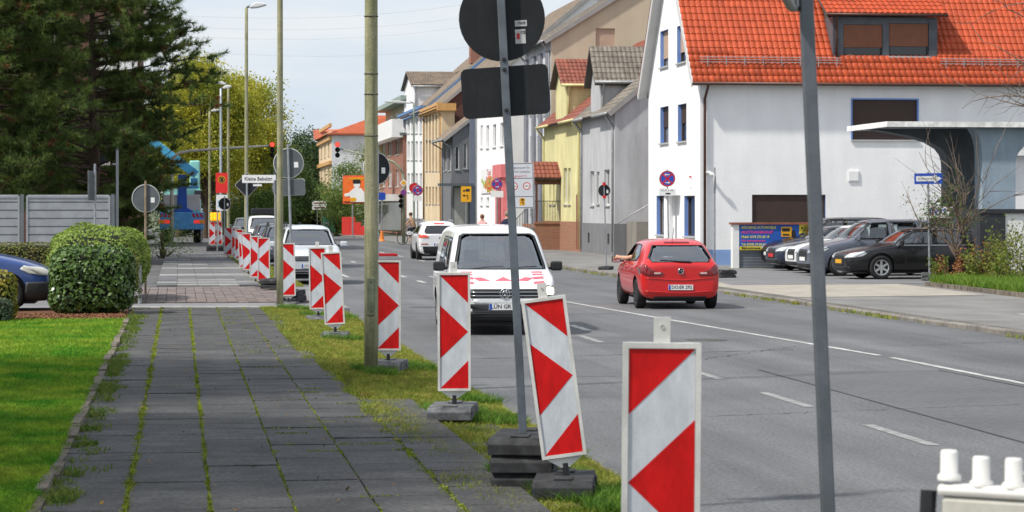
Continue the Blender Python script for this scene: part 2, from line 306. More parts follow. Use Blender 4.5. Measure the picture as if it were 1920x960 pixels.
# ---------------- grass, weeds and moss: uncountable
def blades(name, P, h, w, m, lean=.5):
    n = len(P); a = rng.uniform(0, 6.283, n); hh = h * rng.uniform(.45, 1.25, n); ww = w * rng.uniform(.6, 1.3, n); la = rng.uniform(0, 6.283, n); le = np.abs(rng.normal(0, lean, n)) * hh
    d = np.stack([np.cos(a) * ww, np.sin(a) * ww, np.zeros(n)], 1); P = np.asarray(P)
    mid = P + np.stack([np.cos(la) * le * .35, np.sin(la) * le * .35, hh * .6], 1); top = P + np.stack([np.cos(la) * le, np.sin(la) * le, hh], 1)
    V = np.stack([P - d, P + d, mid - d * .7, mid + d * .7, top], 1).reshape(-1, 3); b = np.arange(n)[:, None] * 5
    F = np.concatenate([b + [0, 1, 3], b + [0, 3, 2], b + [2, 3, 4]], 0)
    return link(name, npmesh(name, V, F, m, 3))
def hash2(x, y, s):
    def v(i, j): 
        t = np.sin(i * 127.1 + j * 311.7 + s * 17.3) * 43758.5453; return t - np.floor(t)
    i, j = np.floor(x), np.floor(y); f, g = x - i, y - j; f = f * f * (3 - 2 * f); g = g * g * (3 - 2 * g)
    return (v(i, j) * (1 - f) + v(i + 1, j) * f) * (1 - g) + (v(i, j + 1) * (1 - f) + v(i + 1, j + 1) * f) * g
def scatter(n, x0, x1, y0, y1, z, dens=None):
    x = rng.uniform(x0, x1, n); y = rng.uniform(y0, y1, n)
    if dens is not None: k = rng.uniform(0, 1, n) < dens(x, y); x, y = x[k], y[k]
    return np.stack([x, y, np.full(len(x), z)], 1)
GR1 = mat('lawn_grass', (.065, .29, .010), .8, 0, 1.1, col2=(.36, .48, .04), trans=.3, fine=5, streak=(9, 5, 9, .35)); GR2 = mat('verge_grass', (.18, .28, .02), .8, 0, 3.5, col2=(.42, .38, .08), trans=.3, fine=5, streak=(7, 5, 7, .4))
GR3 = mat('weed_green', (.07, .20, .015), .7, 0, 6, col2=(.19, .32, .035), trans=.3, fine=4, streak=(12, 9, 12, .4)); GR4 = mat('edge_weed_green', (.05, .13, .012), .8, 0, 9, col2=(.20, .23, .04), trans=.3, fine=.6); DRY = mat('dry_leaves', (.30, .20, .05), .9, 0, 8, col2=(.20, .07, .02), fine=.5)
def lawn_pts(n, y0, y1):
    y = rng.uniform(y0, y1, n); xl = -(y * .0745) - .6; x = rng.uniform(0, 1, n) * (-.88 - xl) + xl
    return np.stack([x, y, np.full(n, -.002)], 1)
tag(blades('lawn', np.concatenate([lawn_pts(90000, 12.5, 24), lawn_pts(80000, 24, 41)]), .055, .0055, GR1, .8), 'mown green lawn beside the slab pavement', 'grass', kind='stuff')
vd = lambda x, y: np.clip((hash2(x * 2.2, y * 1.1, 3) * .6 + hash2(x * 7, y * 5, 5) * .4 - .27 + np.clip((y - 18) / 30, 0, .5) + .35 * np.exp(-((x - 2.75) / .25) ** 2) - .5 * np.exp(-((x - 1.6) / .3) ** 2)) * 2.6, 0, 1)
tag(blades('verge_grass', vz(np.concatenate([scatter(130000, 1.62, 3.1, 13.5, 30, -.03, vd), scatter(80000, 1.5, 3.1, 30, 46, -.02, vd)])), .06, .0055, GR2, .9), 'patchy yellow-green grass verge under the warning beacons', 'grass', kind='stuff')
tag(blades('verge_grass', scatter(60000, 1.75, 3.0, 60, 105, -.05, lambda x, y: hash2(x * 3, y * .4, 8) * 1.5 - .2), .07, .01, GR2, .8), 'grass verge beyond the side street crossing', 'grass', kind='stuff')
tufts = []
for (x, y, r_, n) in [(2.55, 15.6, .3, 2600), (2.75, 15.0, .25, 1800), (2.35, 16.9, .22, 1000), (2.6, 16.9, .22, 900), (2.9, 15.8, .2, 900), (2.7, 21.6, .35, 1700), (2.5, 22.3, .3, 1200), (2.25, 27.4, .2, 800), (2.1, 27.9, .16, 500), (2.75, 29, .3, 900), (2.3, 35, .3, 900), (2.6, 43, .5, 2200), (2.2, 45.6, .4, 1800), (2.85, 18.6, .2, 700), (2.9, 24, .25, 800)]:
    a = rng.uniform(0, 6.283, n); q = np.sqrt(rng.uniform(0, 1, n)) * r_; tufts.append(np.stack([x + q * np.cos(a), y + q * np.sin(a) * 1.3, np.full(n, -.03)], 1))
tag(blades('weed_tufts', vz(np.concatenate(tufts)), .12, .006, GR3, .8), 'taller green weeds around the rubber bases on the verge', 'weeds', kind='stuff')
eg = []
for k in range(120):
    y = rng.uniform(13, 43); n = int(rng.uniform(3, 12) ** 2); a = rng.uniform(0, 6.283, n); q = np.sqrt(rng.uniform(0, 1, n)) * rng.uniform(.05, .16)
    eg.append(np.stack([-.74 + rng.normal(0, .05) + q * np.cos(a), y + 2 * q * np.sin(a), np.full(n, -.01)], 1))
tag(blades('edge_weeds', np.concatenate(eg), .055, .006, GR4, 1.1), 'weeds growing along the stone edging of the lawn', 'weeds', kind='stuff')
# moss and grass in the long joints of the slabs, and in spots of the cross joints
mj = []
for x0, w, n, dn in ((-.32, .035, 36000, .75), (.187, .022, 24000, .7), (.694, .009, 11000, .55), (1.2, .007, 8000, .45), (1.70, .045, 26000, .55), (-.83, .03, 9000, .35)):
    y = rng.uniform(13, 46.3, n); ww = w * (.5 + .9 * hash2(y * 1.7, y * 0, x0 * 10)); x = x0 + rng.normal(0, .45, n) * ww
    k = rng.uniform(0, 1, n) < np.clip(dn * (hash2(y * 3.1, y * 0 + x0, 4) * 1.3 + .1) * np.clip(hash2(y * .9, y * 0 + x0 * 3, 9) * 2.2 - .15, .35, 1.2), 0, 1); mj.append(np.stack([x[k], y[k], np.full(k.sum(), -.008)], 1))
for r in range(66):
    if random.random() < .7:
        n = 260; x = rng.uniform(.7, 1.75, n) if random.random() < .75 else rng.uniform(-.8, 1.7, n); yy = 13.2 + r * .5 + .25
        k = hash2(x * 6, x * 0 + r, 2) > .62; mj.append(np.stack([x[k], np.full(k.sum(), yy) + rng.normal(0, .012, k.sum()), np.full(k.sum(), -.006)], 1))
tag(blades('joint_moss', np.concatenate(mj), .017, .006, MOSS, .9), 'yellow-green moss and grass in the joints between the slabs', 'moss', kind='stuff')
kw = []
for k in range(130):
    y = 35 + rng.uniform(0, 1) ** 1.3 * 75; n = int(rng.uniform(1, 6.5) ** 2); kw.append(np.stack([13.42 + rng.normal(0, .05, n), y + rng.normal(0, .09, n), np.full(n, RZ)], 1))
tag(blades('kerb_weeds', np.concatenate(kw), .08, .008, GR2, .9), 'sparse weeds along the foot of the far kerb', 'weeds', kind='stuff')
mulch = struct(slabbox('mulch_bed', [(-3.2, 41.2), (-.92, 41.2), (-.92, 46.2), (-3.2, 46.2)], -.034, .012, mat('bark_mulch', (.13, .06, .03), .95, .5, 12, .9, 40)))
n = 5000; P = scatter(n, -3.2, -.9, 41., 43.4, .02)
a = rng.uniform(0, 3.14, n); d1 = np.stack([np.cos(a), np.sin(a), rng.normal(0, .3, n)], 1) * .025; d2 = np.stack([-np.sin(a), np.cos(a), rng.normal(0, .3, n)], 1) * .008
tag(link('bark_chips', npmesh('bark_chips', np.stack([P - d1 - d2, P + d1 - d2, P + d1 + d2, P - d1 + d2], 1), np.arange(4 * n), mat('bark_chip', (.20, .09, .045), .95, .4, 9))), 'reddish bark chips under the clipped bush', 'bark', kind='stuff')
n = 420; P = np.concatenate([scatter(260, -.7, 2.9, 13.5, 40, .012), scatter(160, 13.2, 13.47, 34, 75, RZ + .01)])
n = len(P); a = rng.uniform(0, 6.28, n); s_ = rng.uniform(.008, .022, n)[:, None]; d1 = np.stack([np.cos(a), np.sin(a), rng.normal(0, .3, n)], 1) * s_; d2 = np.stack([-np.sin(a), np.cos(a), rng.normal(0, .3, n)], 1) * s_ * .6
tag(link('fallen_leaves', npmesh('fallen_leaves', np.stack([P - d1, P - d2, P + d1, P + d2], 1), np.arange(4 * n), DRY)), 'fallen dry leaves and litter on the slabs and gutter', 'leaves', kind='stuff')
# ================================================================ buildings
UZ = Vector((0, 0, 1)); UX = Vector((1, 0, 0)); UY = Vector((0, 1, 0))
def inpoly(x, y, P):
    r = False; j = len(P) - 1
    for i in range(len(P)):
        if (P[i][1] > y) != (P[j][1] > y) and x < (P[j][0] - P[i][0]) * (y - P[i][1]) / (P[j][1] - P[i][1]) + P[i][0]: r = not r
        j = i
    return r
def wallpoly(mb, O, u, v, n, poly, holes=(), dep=.16, mi=0, rmi=1):
    O, u, v, n = Vector(O), Vector(u), Vector(v), Vector(n)
    pts = [Vector(p) for p in poly]; k = len(pts); ed = [(i, (i + 1) % k) for i in range(k)]
    for (a, b, c, d) in holes:
        s = len(pts); pts += [Vector(p) for p in ((a, c), (b, c), (b, d), (a, d))]; ed += [(s, s + 1), (s + 1, s + 2), (s + 2, s + 3), (s + 3, s)]
    vv, _, ff, *_ = delaunay_2d_cdt(pts, ed, [], 0, 1e-5)
    fs = []
    for f in ff:
        cx_ = sum(vv[i].x for i in f) / len(f); cy_ = sum(vv[i].y for i in f) / len(f)
        if inpoly(cx_, cy_, poly) and not any(a < cx_ < b and c < cy_ < d for a, b, c, d in holes): fs.append(tuple(f))
    mb.add([O + u * p.x + v * p.y for p in vv], fs, mi)
    for (a, b, c, d) in holes:
        q = [O + u * x + v * y for x, y in ((a, c), (b, c), (b, d), (a, d))]; w = [p - n * dep for p in q]
        mb.add(q + w, [(0, 1, 5, 4), (1, 2, 6, 5), (2, 3, 7, 6), (3, 0, 4, 7)], rmi)
FRW = mat('white_frame', (.74, .74, .73), .5, .05); FRB = mat('brown_frame', (.07, .045, .03), .5, .1); SILL = mat('window_sill', (.42, .42, .41), .7, .1)
CURTG = mat('curtained_pane', (.20, .20, .195), .1, .35, 5, spec=.6)
SHB = mat('brown_shutter', (.055, .033, .026), .6, .08, 3); SHO = mat('copper_shutter', (.22, .085, .045), .6, .08, 3); SHT = mat('beige_shutter', (.50, .36, .27), .6, .08, 3)
def window(root, O, u, v, n, h, dep=.16, fm=None, shut=0., sm=None, sill=True, mull=True, name='window', pm=None):
    O, u, v, n = Vector(O), Vector(u), Vector(v), Vector(n); a, b, c, d = h; fm = fm or FRW; B = O - n * dep
    def bar(m, a0, a1, c0, c1, t0, t1): m.prism([(a0, c0), (a1, c0), (a1, c1), (a0, c1)], B + n * t0, u, v, n, t1 - t0)
    m = MB(); w = .06
    for q in ((a, b, c, c + w), (a, b, d - w, d), (a, a + w, c + w, d - w), (b - w, b, c + w, d - w)): bar(m, *q, -.03, .05)
    if mull and b - a > .75: bar(m, (a + b) / 2 - .03, (a + b) / 2 + .03, c + w, d - w, -.03, .045)
    o = m.build(name, fm, root)
    p = MB(); bar(p, a + w * .5, b - w * .5, c + w * .5, d - w * .5, -.012, .0); p.build('pane', pm or random.choice((DGLASS, DGLASS, CURTG)), o)
    if shut:
        s = MB(); t = d - w * .3; hh = (d - c) * shut; k = max(3, int(hh / .055))
        for i in range(k): z1 = t - hh * i / k; z0 = t - hh * (i + 1) / k; bar(s, a + .02, b - .02, z0 + .006, z1, .052, .068)
        bar(s, a + .015, b - .015, t - hh, t, .051, .056); s.build('shutter', sm or SHB, o)
    if sill:
        s = MB(); s.prism([(a - .05, c - .06), (b + .05, c - .06), (b + .05, c - .003), (a - .05, c - .003)], B, u, v, n, dep + .07); s.build('sill', SILL, o)
    return o
def tile_geo(tw, tl):
    hs = [0, .03, .042, .03, .004]; m = MB()
    m.add([(tw * i / 4, 0, 0) for i in range(5)] + [(tw * i / 4, 0, hs[i] + .025) for i in range(5)] + [(tw * i / 4, tl * 1.04, hs[i]) for i in range(5)],
          [(i, i + 1, 6 + i, 5 + i) for i in range(4)] + [(5 + i, 6 + i, 11 + i, 10 + i) for i in range(4)]); return m
def slope(root, E, a, up, la, lb, rm, tw=.215, tl=.34, nobj=0, thick=.1, clip=None, name='roof'):
    """roof slope: eave corner E, a along the eave, up the slope; tiles on a boarded deck"""
    E, a, up = Vector(E), Vector(a).normalized(), Vector(up).normalized(); n = a.cross(up)
    if n.z < 0: n = -n
    flip = a.cross(up).z < 0
    m = MB(); m.prism([(0, 0), (la, 0), (la, lb), (0, lb)], E - n * thick, a, up, n, thick - .012); deck = m.build(name, mat('roof_deck', (.09, .075, .065), .9, .1), root)
    na, nb = max(1, round(la / tw)), max(1, round(lb / tl)); tw, tl = la / na, lb / nb; t = tile_geo(tw, tl); rest = MB()
    me = None; cnt = 0
    for j in range(nb):
        for i in range(na):
            M = Matrix.Translation(E + a * (tw * i) + up * (tl * j)) @ Matrix((a, up, n)).transposed().to_4x4()
            if clip and clip(tw * (i + .5), tl * (j + .5)): continue
            if cnt < nobj:
                if me is None: me = t.mesh('tile', rm); me.polygons.foreach_set('use_smooth', [True] * len(me.polygons))
                o = bpy.data.objects.new('tile', me); C.objects.link(o); o.parent = deck; o.matrix_local = M; cnt += 1
            else: rest.add([M @ Vector(p) for p in t.v], t.f)
    if rest.v: tag(rest.build('roof_tiles', rm, deck), kind='stuff')
    return deck
PIPEZ = mat('zinc_pipe', (.36, .37, .38), .5, .15, 4, metal=.3)
def downpipe(root, x, y, z0, z1, m, off=(.25, 0), name='downpipe', r=.05):
    b = MB(); b.tube([(x + off[0], y + off[1], z1), (x + off[0] * .9, y + off[1] * .9, z1 - .12), (x, y, z1 - .5), (x, y, z1 - .6), (x, y, z0)], r, 8); return b.build(name, m, root, True)
def gutter(root, p, q, m, r=.07):
    b = MB(); b.tube([p, q], r, 8); return b.build('gutter', m, root, True)
# ---------------------------------------------------------------- white house with the orange tiled roof
AX, AY0, AY1, AX1 = 18.5, 86.2, 96.0, 33.5
AW = fmat('white_render', (.85, .85, .85), var=.03, streak=(1.6, 1.6, .3, .05)); ABL = mat('blue_reveal', (.18, .30, .62), .7, .05)
OT = mat('orange_tile', (.44, .07, .022), .55, .12, 1.2, .1, 30, rnd=.13, spec=.25, streak=(4.2, 2.6, 3.2, .22))
A = thing('white_house', 'white rendered house with steep orange tiled roof and dormer', 'house')
zE = zp(157, AX, AY0) + .35; am = (AY0 + AY1) / 2; pit = math.tan(R(50)); zR = zE + (am - AY0) * pit
fh = []
for (a, b, c, d) in [(1238, 1253, 125, 57), (1269.5, 1286, 117, 47), (1238, 1253.5, 268, 200), (1271, 1287, 265, 195), (1231, 1248, 440, 367), (1283, 1303, 443, 367)]:
    y0, y1 = sorted((yonX(a, AX), yonX(b, AX))); ym = (y0 + y1) / 2; fh.append((y0, y1, zp(c, AX, ym), zp(d, AX, ym)))
Xa = lambda px: xonY(px, AY0)
def Za(py, px): return zp(py, Xa(px), AY0)
sh = [(Xa(1598), Xa(1720), Za(262, 1660), Za(187, 1660)), (Xa(1410), Xa(1548), .0, Za(365, 1480))]
w = MB(); wallpoly(w, (AX, 0, 0), UY, UZ, -UX, [(AY0, -.2), (AY1, -.2), (AY1, zE), (am, zR - .1), (AY0, zE)], fh, .2)
wallpoly(w, (0, AY0, 0), UX, UZ, -UY, [(AX, -.2), (AX1, -.2), (AX1, zE), (AX, zE)], sh, .14)
wallpoly(w, (AX1, 0, 0), UY, UZ, UX, [(AY0, -.2), (AY1, -.2), (AY1, zE), (am, zR - .1), (AY0, zE)]); wallpoly(w, (0, AY1, 0), UX, UZ, UY, [(AX, -.2), (AX1, -.2), (AX1, zE), (AX, zE)])
w.build('wall', [AW, ABL], A)
for i, h in enumerate(fh): window(A, (AX, 0, 0), UY, UZ, -UX, h, .2, FRB, (.75, .7, .55, .5, 0, 0)[i], SHT if i < 2 else SHB, mull=False)
window(A, (0, AY0, 0), UX, UZ, -UY, sh[0], .14, FRB, 1., SHB); window(A, (0, AY0, 0), UX, UZ, -UY, sh[1], .14, FRB, 1., SHB, False, name='garage_door')
b = MB(); hh = sh[0]
for (a0, a1, c0, c1) in ((hh[0] - .05, hh[0], hh[2], hh[3] + .05), (hh[1], hh[1] + .05, hh[2], hh[3] + .05), (hh[0], hh[1], hh[3], hh[3] + .05)): b.prism([(a0, c0), (a1, c0), (a1, c1), (a0, c1)], (0, AY0 + .002, 0), UX, UZ, -UY, .03)
b.build('window_surround', ABL, A)
b = MB(); b.box(AX - .012, AX1, AY0 - .012, AY0 + .05, -.2, .42); b.box(AX - .013, AX + .05, AY0, AY1, -.2, .42); b.build('plinth', mat('blue_plinth', (.22, .34, .60), .8, .1), A)
sl = (am - AY0 + .4) / math.cos(R(50)); ov = .36; u1 = (0, math.cos(R(50)), math.sin(R(50))); zo = zE - .4 * pit + .14
DX0, DX1 = Xa(1558), Xa(1775)
dz0, dz1 = Za(112, 1660), Za(30, 1660)
def inD(a, b_):  # roof tiles left out behind the dormer
    x = AX - ov + a; z = zo + b_ * math.sin(R(50)); return DX0 + .15 < x < DX1 - .15 and dz0 + .05 < z
slope(A, (AX - ov, AY0 - .4, zo), UX, u1, AX1 - AX + 2 * ov, sl, OT, nobj=300, clip=inD)
slope(A, (AX - ov, AY1 + .4, zo), UX, (0, -u1[1], u1[2]), AX1 - AX + 2 * ov, sl, OT)
b = MB()
for s in (1, -1):
    y0 = AY0 - .4 if s > 0 else AY1 + .4
    p = [(0, -.22), (0, .02), (sl, .02), (sl, -.22)]; nn = Vector((0, -u1[2] * s, u1[1])); b.prism(p, (AX - ov - .02, y0, zo), (0, u1[1] * s, u1[2]), nn, UX, .04)
    b.prism([(0, -.15), (0, -.12), (sl, -.12), (sl, -.15)], (AX - ov, y0, zo), (0, u1[1] * s, u1[2]), nn, UX, ov)
b.build('barge_board', mat('soffit_grey', (.56, .56, .55), .7, .05), A)
b = MB(); nn = Vector((0, u1[2], u1[1])); b.prism([(0, .02), (0, .07), (sl, .07), (sl, .02)], (AX - ov - .03, AY1 + .4, zo), (0, -u1[1], u1[2]), nn, UX, .16); b.build('verge_tiles', mat('dark_red_tile', (.22, .03, .02), .5, .15, 4), A)
BRP = mat('brown_pipe', (.075, .032, .022), .45, .15, 4)
gutter(A, (AX - ov, AY0 - .45, zo - .02), (AX1, AY0 - .45, zo - .02), BRP, .06); downpipe(A, AX + .15, AY0 - .09, .3, zo - .05, BRP, (.05, -.33))
b = MB(); zg = zo + .75; yg = AY0 - .4 + .75 / pit - .12           # snow guard
for k in range(3): b.tube([(AX, yg, zg + .03 + .09 * k), (DX0 + .4, yg, zg + .03 + .09 * k)], .012, 5)
for k in range(3): b.tube([(DX1 - .2, yg, zg + .03 + .09 * k), (AX1, yg, zg + .03 + .09 * k)], .012, 5)
x = AX + .3
while x < AX1 - .2:
    if not DX0 + .4 < x < DX1 - .2: b.box(x - .012, x + .012, yg - .02, yg + .02, zg - .12, zg + .24)
    x += .68
b.build('snow_guard', PIPEZ, A)
# dormer: slate cheeks, two windows with copper shutters, its own tiled roof
dy = AY0 - .4 + (dz0 - zo) / pit + .12
SLATE = mat('slate', (.085, .095, .11), .5, .15, 3, rnd=.1)
dh = [(Xa(1588), Xa(1662), Za(106, 1625), Za(44, 1625)), (Xa(1674), Xa(1749), Za(104, 1710), Za(42, 1710))]
w = MB(); wallpoly(w, (0, dy, 0), UX, UZ, -UY, [(DX0 + .2, dz0), (DX1 - .2, dz0), (DX1 - .2, dz1), (DX0 + .2, dz1)], dh, .1, 0, 0)
yb = AY0 - .4 + (dz1 - zo) / pit + .1
for xx, nx in ((DX0 + .2, -1), (DX1 - .2, 1)): w.add([(xx, dy, dz0), (xx, yb, dz1), (xx, dy, dz1)], [(0, 1, 2)])
dm = w.build('dormer', SLATE, A)
for h in dh: window(A, (0, dy, 0), UX, UZ, -UY, h, .1, mat('anthracite_frame', (.03, .033, .04), .5, .1), .68, SHO, True, False)
sm = MB().box(0, .27, -.012, 0, 0, .13).mesh('slate_tile', SLATE)
for xs in ((DX0 + .2, dh[0][0]), (dh[1][1], DX1 - .2)):
    k = 0
    while dz0 + .14 * k < dz1 - .05:
        for q in range(int((xs[1] - xs[0]) / .29)): inst('slate_tile', sm, (xs[0] + .01 + .29 * q, dy - .004 - .006 * (k % 2), dz0 + .14 * k), dm)
        k += 1
slope(A, (DX0 - .1, dy - .3, dz1 + .1), UX, (0, math.cos(R(28)), math.sin(R(28))), DX1 - DX0 + .2, 2.8, OT, nobj=0, name='dormer_roof')
gutter(A, (DX0 - .1, dy - .34, dz1 + .06), (DX1 + .1, dy - .34, dz1 + .06), BRP, .05)
downpipe(A, DX0 + .32, dy - .07, dz0, dz1, BRP, (-.05, -.2), r=.045)
b = MB(); b.box(-.2, .2, -.05, 0, -.2, .2); b.box(-.17, .17, -.06, -.05, -.17, .17); b.build('vent_cover', WHITE, A, bev=.01, loc=(Xa(1600), AY0 - .002, Za(330, 1600)))
b = MB(); b.box(-.05, .05, -.25, 0, -.05, .02); b.tube([(0, -.25, 0), (.12, -.3, -.1), (.22, -.3, -.14)], [.05, .07, .07], 8); b.build('security_camera', WHITE, A, loc=(Xa(1325), AY0, Za(322, 1325)))
b = MB(); b.tube([(AX - .32, yonX(1268, AX) - .1, 0), (AX - .32, yonX(1268, AX) - .1, Za(360, 1265))], .17, 12); b.box(AX - .55, AX, yonX(1262, AX) - 1.4, yonX(1262, AX) + .9, Za(365, 1265), Za(352, 1265)); b.build('entrance_porch', AW, A)
b = MB(); b.box(-.06, 0, -.05, .05, -.1, .1); b.build('alarm_box', WHITE, A, loc=(AX, yonX(1296, AX), Za(345, 1296))); b = MB(); b.box(-.07, -.0, -.05, .05, 0, .06); b.build('alarm_lamp', SIGNRED, A, loc=(AX, yonX(1296, AX), Za(332, 1296)))
# ---------------------------------------------------------------- terrace houses with the eaves along the street
def rect_f(X, l):
    y0, y1 = sorted((yonX(l[0], X), yonX(l[1], X))); ym = (y0 + y1) / 2; z = sorted((zp(l[2], X, ym), zp(l[3], X, ym))); return (y0, y1, z[0], z[1])
def rect_s(Y, l):
    a, b = xonY(l[0], Y), xonY(l[1], Y); z = sorted((zp(l[2], a, Y), zp(l[3], a, Y))); return (a, b, z[0], z[1])
def eaves_house(name, label, Xf, Y0, Y1, ze, pitch, W, wm, gm, rm, fwin=(), swin=(), plinth=None, dorm=None, band=None, ov=.35, fr=None, tiles=True, pipe=None, swall=0., shut=0):
    H = thing(name, label, 'house', (0, 0, 0)); t = math.tan(R(pitch)); zr = ze + W / 2 * t
    w = MB(); fh = [rect_f(Xf, l) for l in fwin]; shh = [rect_s(Y0, l) for l in swin]
    top = [(Y0, -.2), (Y1, -.2), (Y1, ze)]
    if dorm: da, db, de, dr = dorm; top += [(db, ze), (db, de), ((da + db) / 2, dr), (da, de), (da, ze)]
    top += [(Y0, ze)]
    wallpoly(w, (Xf, 0, 0), UY, UZ, -UX, top, fh, .16, 0, 0)
    w.build('wall', [wm, wm], H)
    w = MB(); prof = [(Xf, -.2), (Xf + W, -.2), (Xf + W, ze), (Xf + W / 2, zr), (Xf, ze)]
    wallpoly(w, (0, Y0, 0), UX, UZ, -UY, prof, shh, .16, 0, 0); wallpoly(w, (0, Y1, 0), UX, UZ, UY, prof, [], .1)
    wallpoly(w, (Xf + W, 0, 0), UY, UZ, UX, [(Y0, 0), (Y1, 0), (Y1, ze), (Y0, ze)]); w.build('gable_wall', [gm, gm], H)
    for h in fh: window(H, (Xf, 0, 0), UY, UZ, -UX, h, .16, fr, shut, SHT)
    for h in shh: window(H, (0, Y0, 0), UX, UZ, -UY, h, .16, fr, shut, SHT)
    c, s = math.cos(R(pitch)), math.sin(R(pitch)); ln = (W / 2 + ov) / c; zo = ze - ov * t + .12
    cl = None
    if dorm: cl = lambda a, b_: da + .1 < Y0 - .15 + a < db - .1 and zo + b_ * s < dr - .1 and b_ * c > ov * .7
    slope(H, (Xf - ov, Y0 - .15, zo), UY, (c, 0, s), Y1 - Y0 + .3, ln, rm, clip=cl); slope(H, (Xf + W + ov, Y0 - .15, zo), UY, (-c, 0, s), Y1 - Y0 + .3, ln, rm, tw=.4, tl=.6)
    pm_ = pipe or PIPEZ
    if dorm:
        gutter(H, (Xf - ov - .06, Y0 - .15, zo - .02), (Xf - ov - .06, da - .1, zo - .02), pm_); gutter(H, (Xf - ov - .06, db + .1, zo - .02), (Xf - ov - .06, Y1, zo - .02), pm_)
        bx = (dr - ze) / t; hw = (db - da) / 2; dp = math.atan2(dr - de, hw); dl = (hw + .25) / math.cos(dp)
        w = MB()
        for yy in (da, db): w.add([(Xf, yy, ze), (Xf + bx, yy, ze), (Xf + bx, yy, de), (Xf, yy, de)], [(0, 1, 2, 3)])
        w.build('dormer', wm, H)
        for y_, sg in ((da, 1), (db, -1)): slope(H, (Xf - .3, y_ - .25 * sg, de - .25 * math.tan(dp) + .1), UX, (0, sg * math.cos(dp), math.sin(dp)), bx + .3, dl, rm, name='dormer_roof')
        gutter(H, (Xf - .3, da - .3, de - .1), (Xf + bx * .8, da - .3, de - .1), pm_); downpipe(H, Xf + .1, da - .06, ze + .1, de - .1, pm_, (.02, -.18), r=.04)
    else: gutter(H, (Xf - ov - .06, Y0 - .15, zo - .02), (Xf - ov - .06, Y1, zo - .02), pm_)
    for yy in (Y0 + .25, Y1 - .2): downpipe(H, Xf - .07, yy, 0, zo - .03, pm_, (-ov + .02, 0))
    b = MB()
    for yy in (Y0 - .19,): b.prism([(0, -.2), (0, .03), (ln, .03), (ln, -.2)], (Xf - ov, yy, zo), (c, 0, s), (-s, 0, c), UY, .04)
    b.build('barge_board', mat('old_board', (.30, .29, .28), .8, .1), H)
    if plinth:
        z, m_ = plinth; b = MB(); b.box(Xf - .05, Xf + .04, Y0 - .05, Y1, -.2, z); b.box(Xf + .04, Xf + W, Y0 - .05, Y0 + .04, -.2, z); b.build('plinth', m_, H)
    if band:
        z, m_ = band; b = MB(); b.box(Xf - .3, Xf, Y0 - .25, Y1, z - .45, z - .1); b.box(Xf - .4, Xf, Y0 - .35, Y1, z - .1, z + .12); b.build('cornice', m_, H)
    return H, zo
GREY = fmat('grey_render', (.47, .475, .49), var=.05); PLG = fmat('dark_grey_plinth', (.19, .19, .20)); YELW = fmat('yellow_render', (.67, .62, .32), var=.06); BRICK2 = None
def brickmat(name, c1, c2, mortar, sc=1., bw=.25, bh=.077, ax='Y'):
    m = bpy.data.materials.new(name); m.use_nodes = True; t = m.node_tree; n = t.nodes; l = t.links; p = n['Principled BSDF']; p.inputs['Roughness'].default_value = .9
    g = n.new('ShaderNodeNewGeometry'); s = n.new('ShaderNodeSeparateXYZ'); a = n.new('ShaderNodeMath'); a.operation = 'ADD'; cb = n.new('ShaderNodeCombineXYZ')
    l.new(g.outputs['Position'], s.inputs[0]); l.new(s.outputs[0], a.inputs[0]); l.new(s.outputs[1], a.inputs[1]); l.new(a.outputs[0], cb.inputs[0]); l.new(s.outputs[2], cb.inputs[1])
    b = n.new('ShaderNodeTexBrick'); b.inputs['Scale'].default_value = 1; b.inputs['Brick Width'].default_value = bw * sc; b.inputs['Row Height'].default_value = bh * sc; b.inputs['Mortar Size'].default_value = .011 * sc
    b.inputs['Color1'].default_value = c1 + (1,); b.inputs['Color2'].default_value = c2 + (1,); b.inputs['Mortar'].default_value = mortar + (1,); l.new(cb.outputs[0], b.inputs['Vector']); l.new(b.outputs['Color'], p.inputs['Base Color'])
    bn = n.new('ShaderNodeBump'); bn.inputs['Strength'].default_value = .6; bn.inputs['Distance'].default_value = .02; bn.invert = True; l.new(b.outputs['Fac'], bn.inputs['Height']); l.new(bn.outputs[0], p.inputs['Normal'])
    MATS[name] = m; return m
BRR = brickmat('red_brick', (.32, .10, .055), (.24, .075, .045), (.28, .22, .18)); BRD = brickmat('brown_brick', (.15, .05, .035), (.11, .038, .03), (.10, .07, .06)); BRO = brickmat('orange_brick', (.36, .15, .075), (.28, .11, .06), (.27, .2, .15))
TG = mat('grey_roof_tile', (.20, .175, .145), .75, .25, 1.5, .3, 30, streak=(4, 4, 4, .3)); TR = mat('red_brown_tile', (.25, .075, .045), .6, .2, 1.5, .2, 30, streak=(4, 4, 4, .3)); TB = mat('brown_roof_tile', (.23, .18, .135), .75, .2, 1.2, .3, 30, streak=(4, 4, 4, .25))
BX = 18.95
B, bz = eaves_house('grey_house', 'pale grey rendered house with dark grey plinth and grey tiled dormer', BX, yonX(1153, BX), yonX(1091, BX), 6.28, 40, 10, GREY, GREY, TG,
    [(1143, 1133, 385, 318), (1107, 1114, 385, 321), (1119, 1124, 382, 322)], (), (1.25, PLG), (yonX(1126, BX), yonX(1108, BX), 7.75, 9.25))
b = MB()
for px, w_ in ((1106, .05), (1143, .05)): y = yonX(px, BX); b.box(BX - .062, BX - .05, y - .22, y + .22, .35, .8)
b.build('cellar_window', DGLASS, B)
b = MB(); by0 = yonX(1153, BX); b.box(BX + 1.0, BX + 10, by0 - .10, by0 - .05, 1.25, 5.2); b.prism([(1.0, 5.2), (10, 5.2), (10, 8.4), (4.4, 8.4)], (BX, by0 - .1, 0), UX, UZ, UY, .05); b.build('gable_panel', fmat('grey_panel', (.42, .42, .435), var=.04), B)
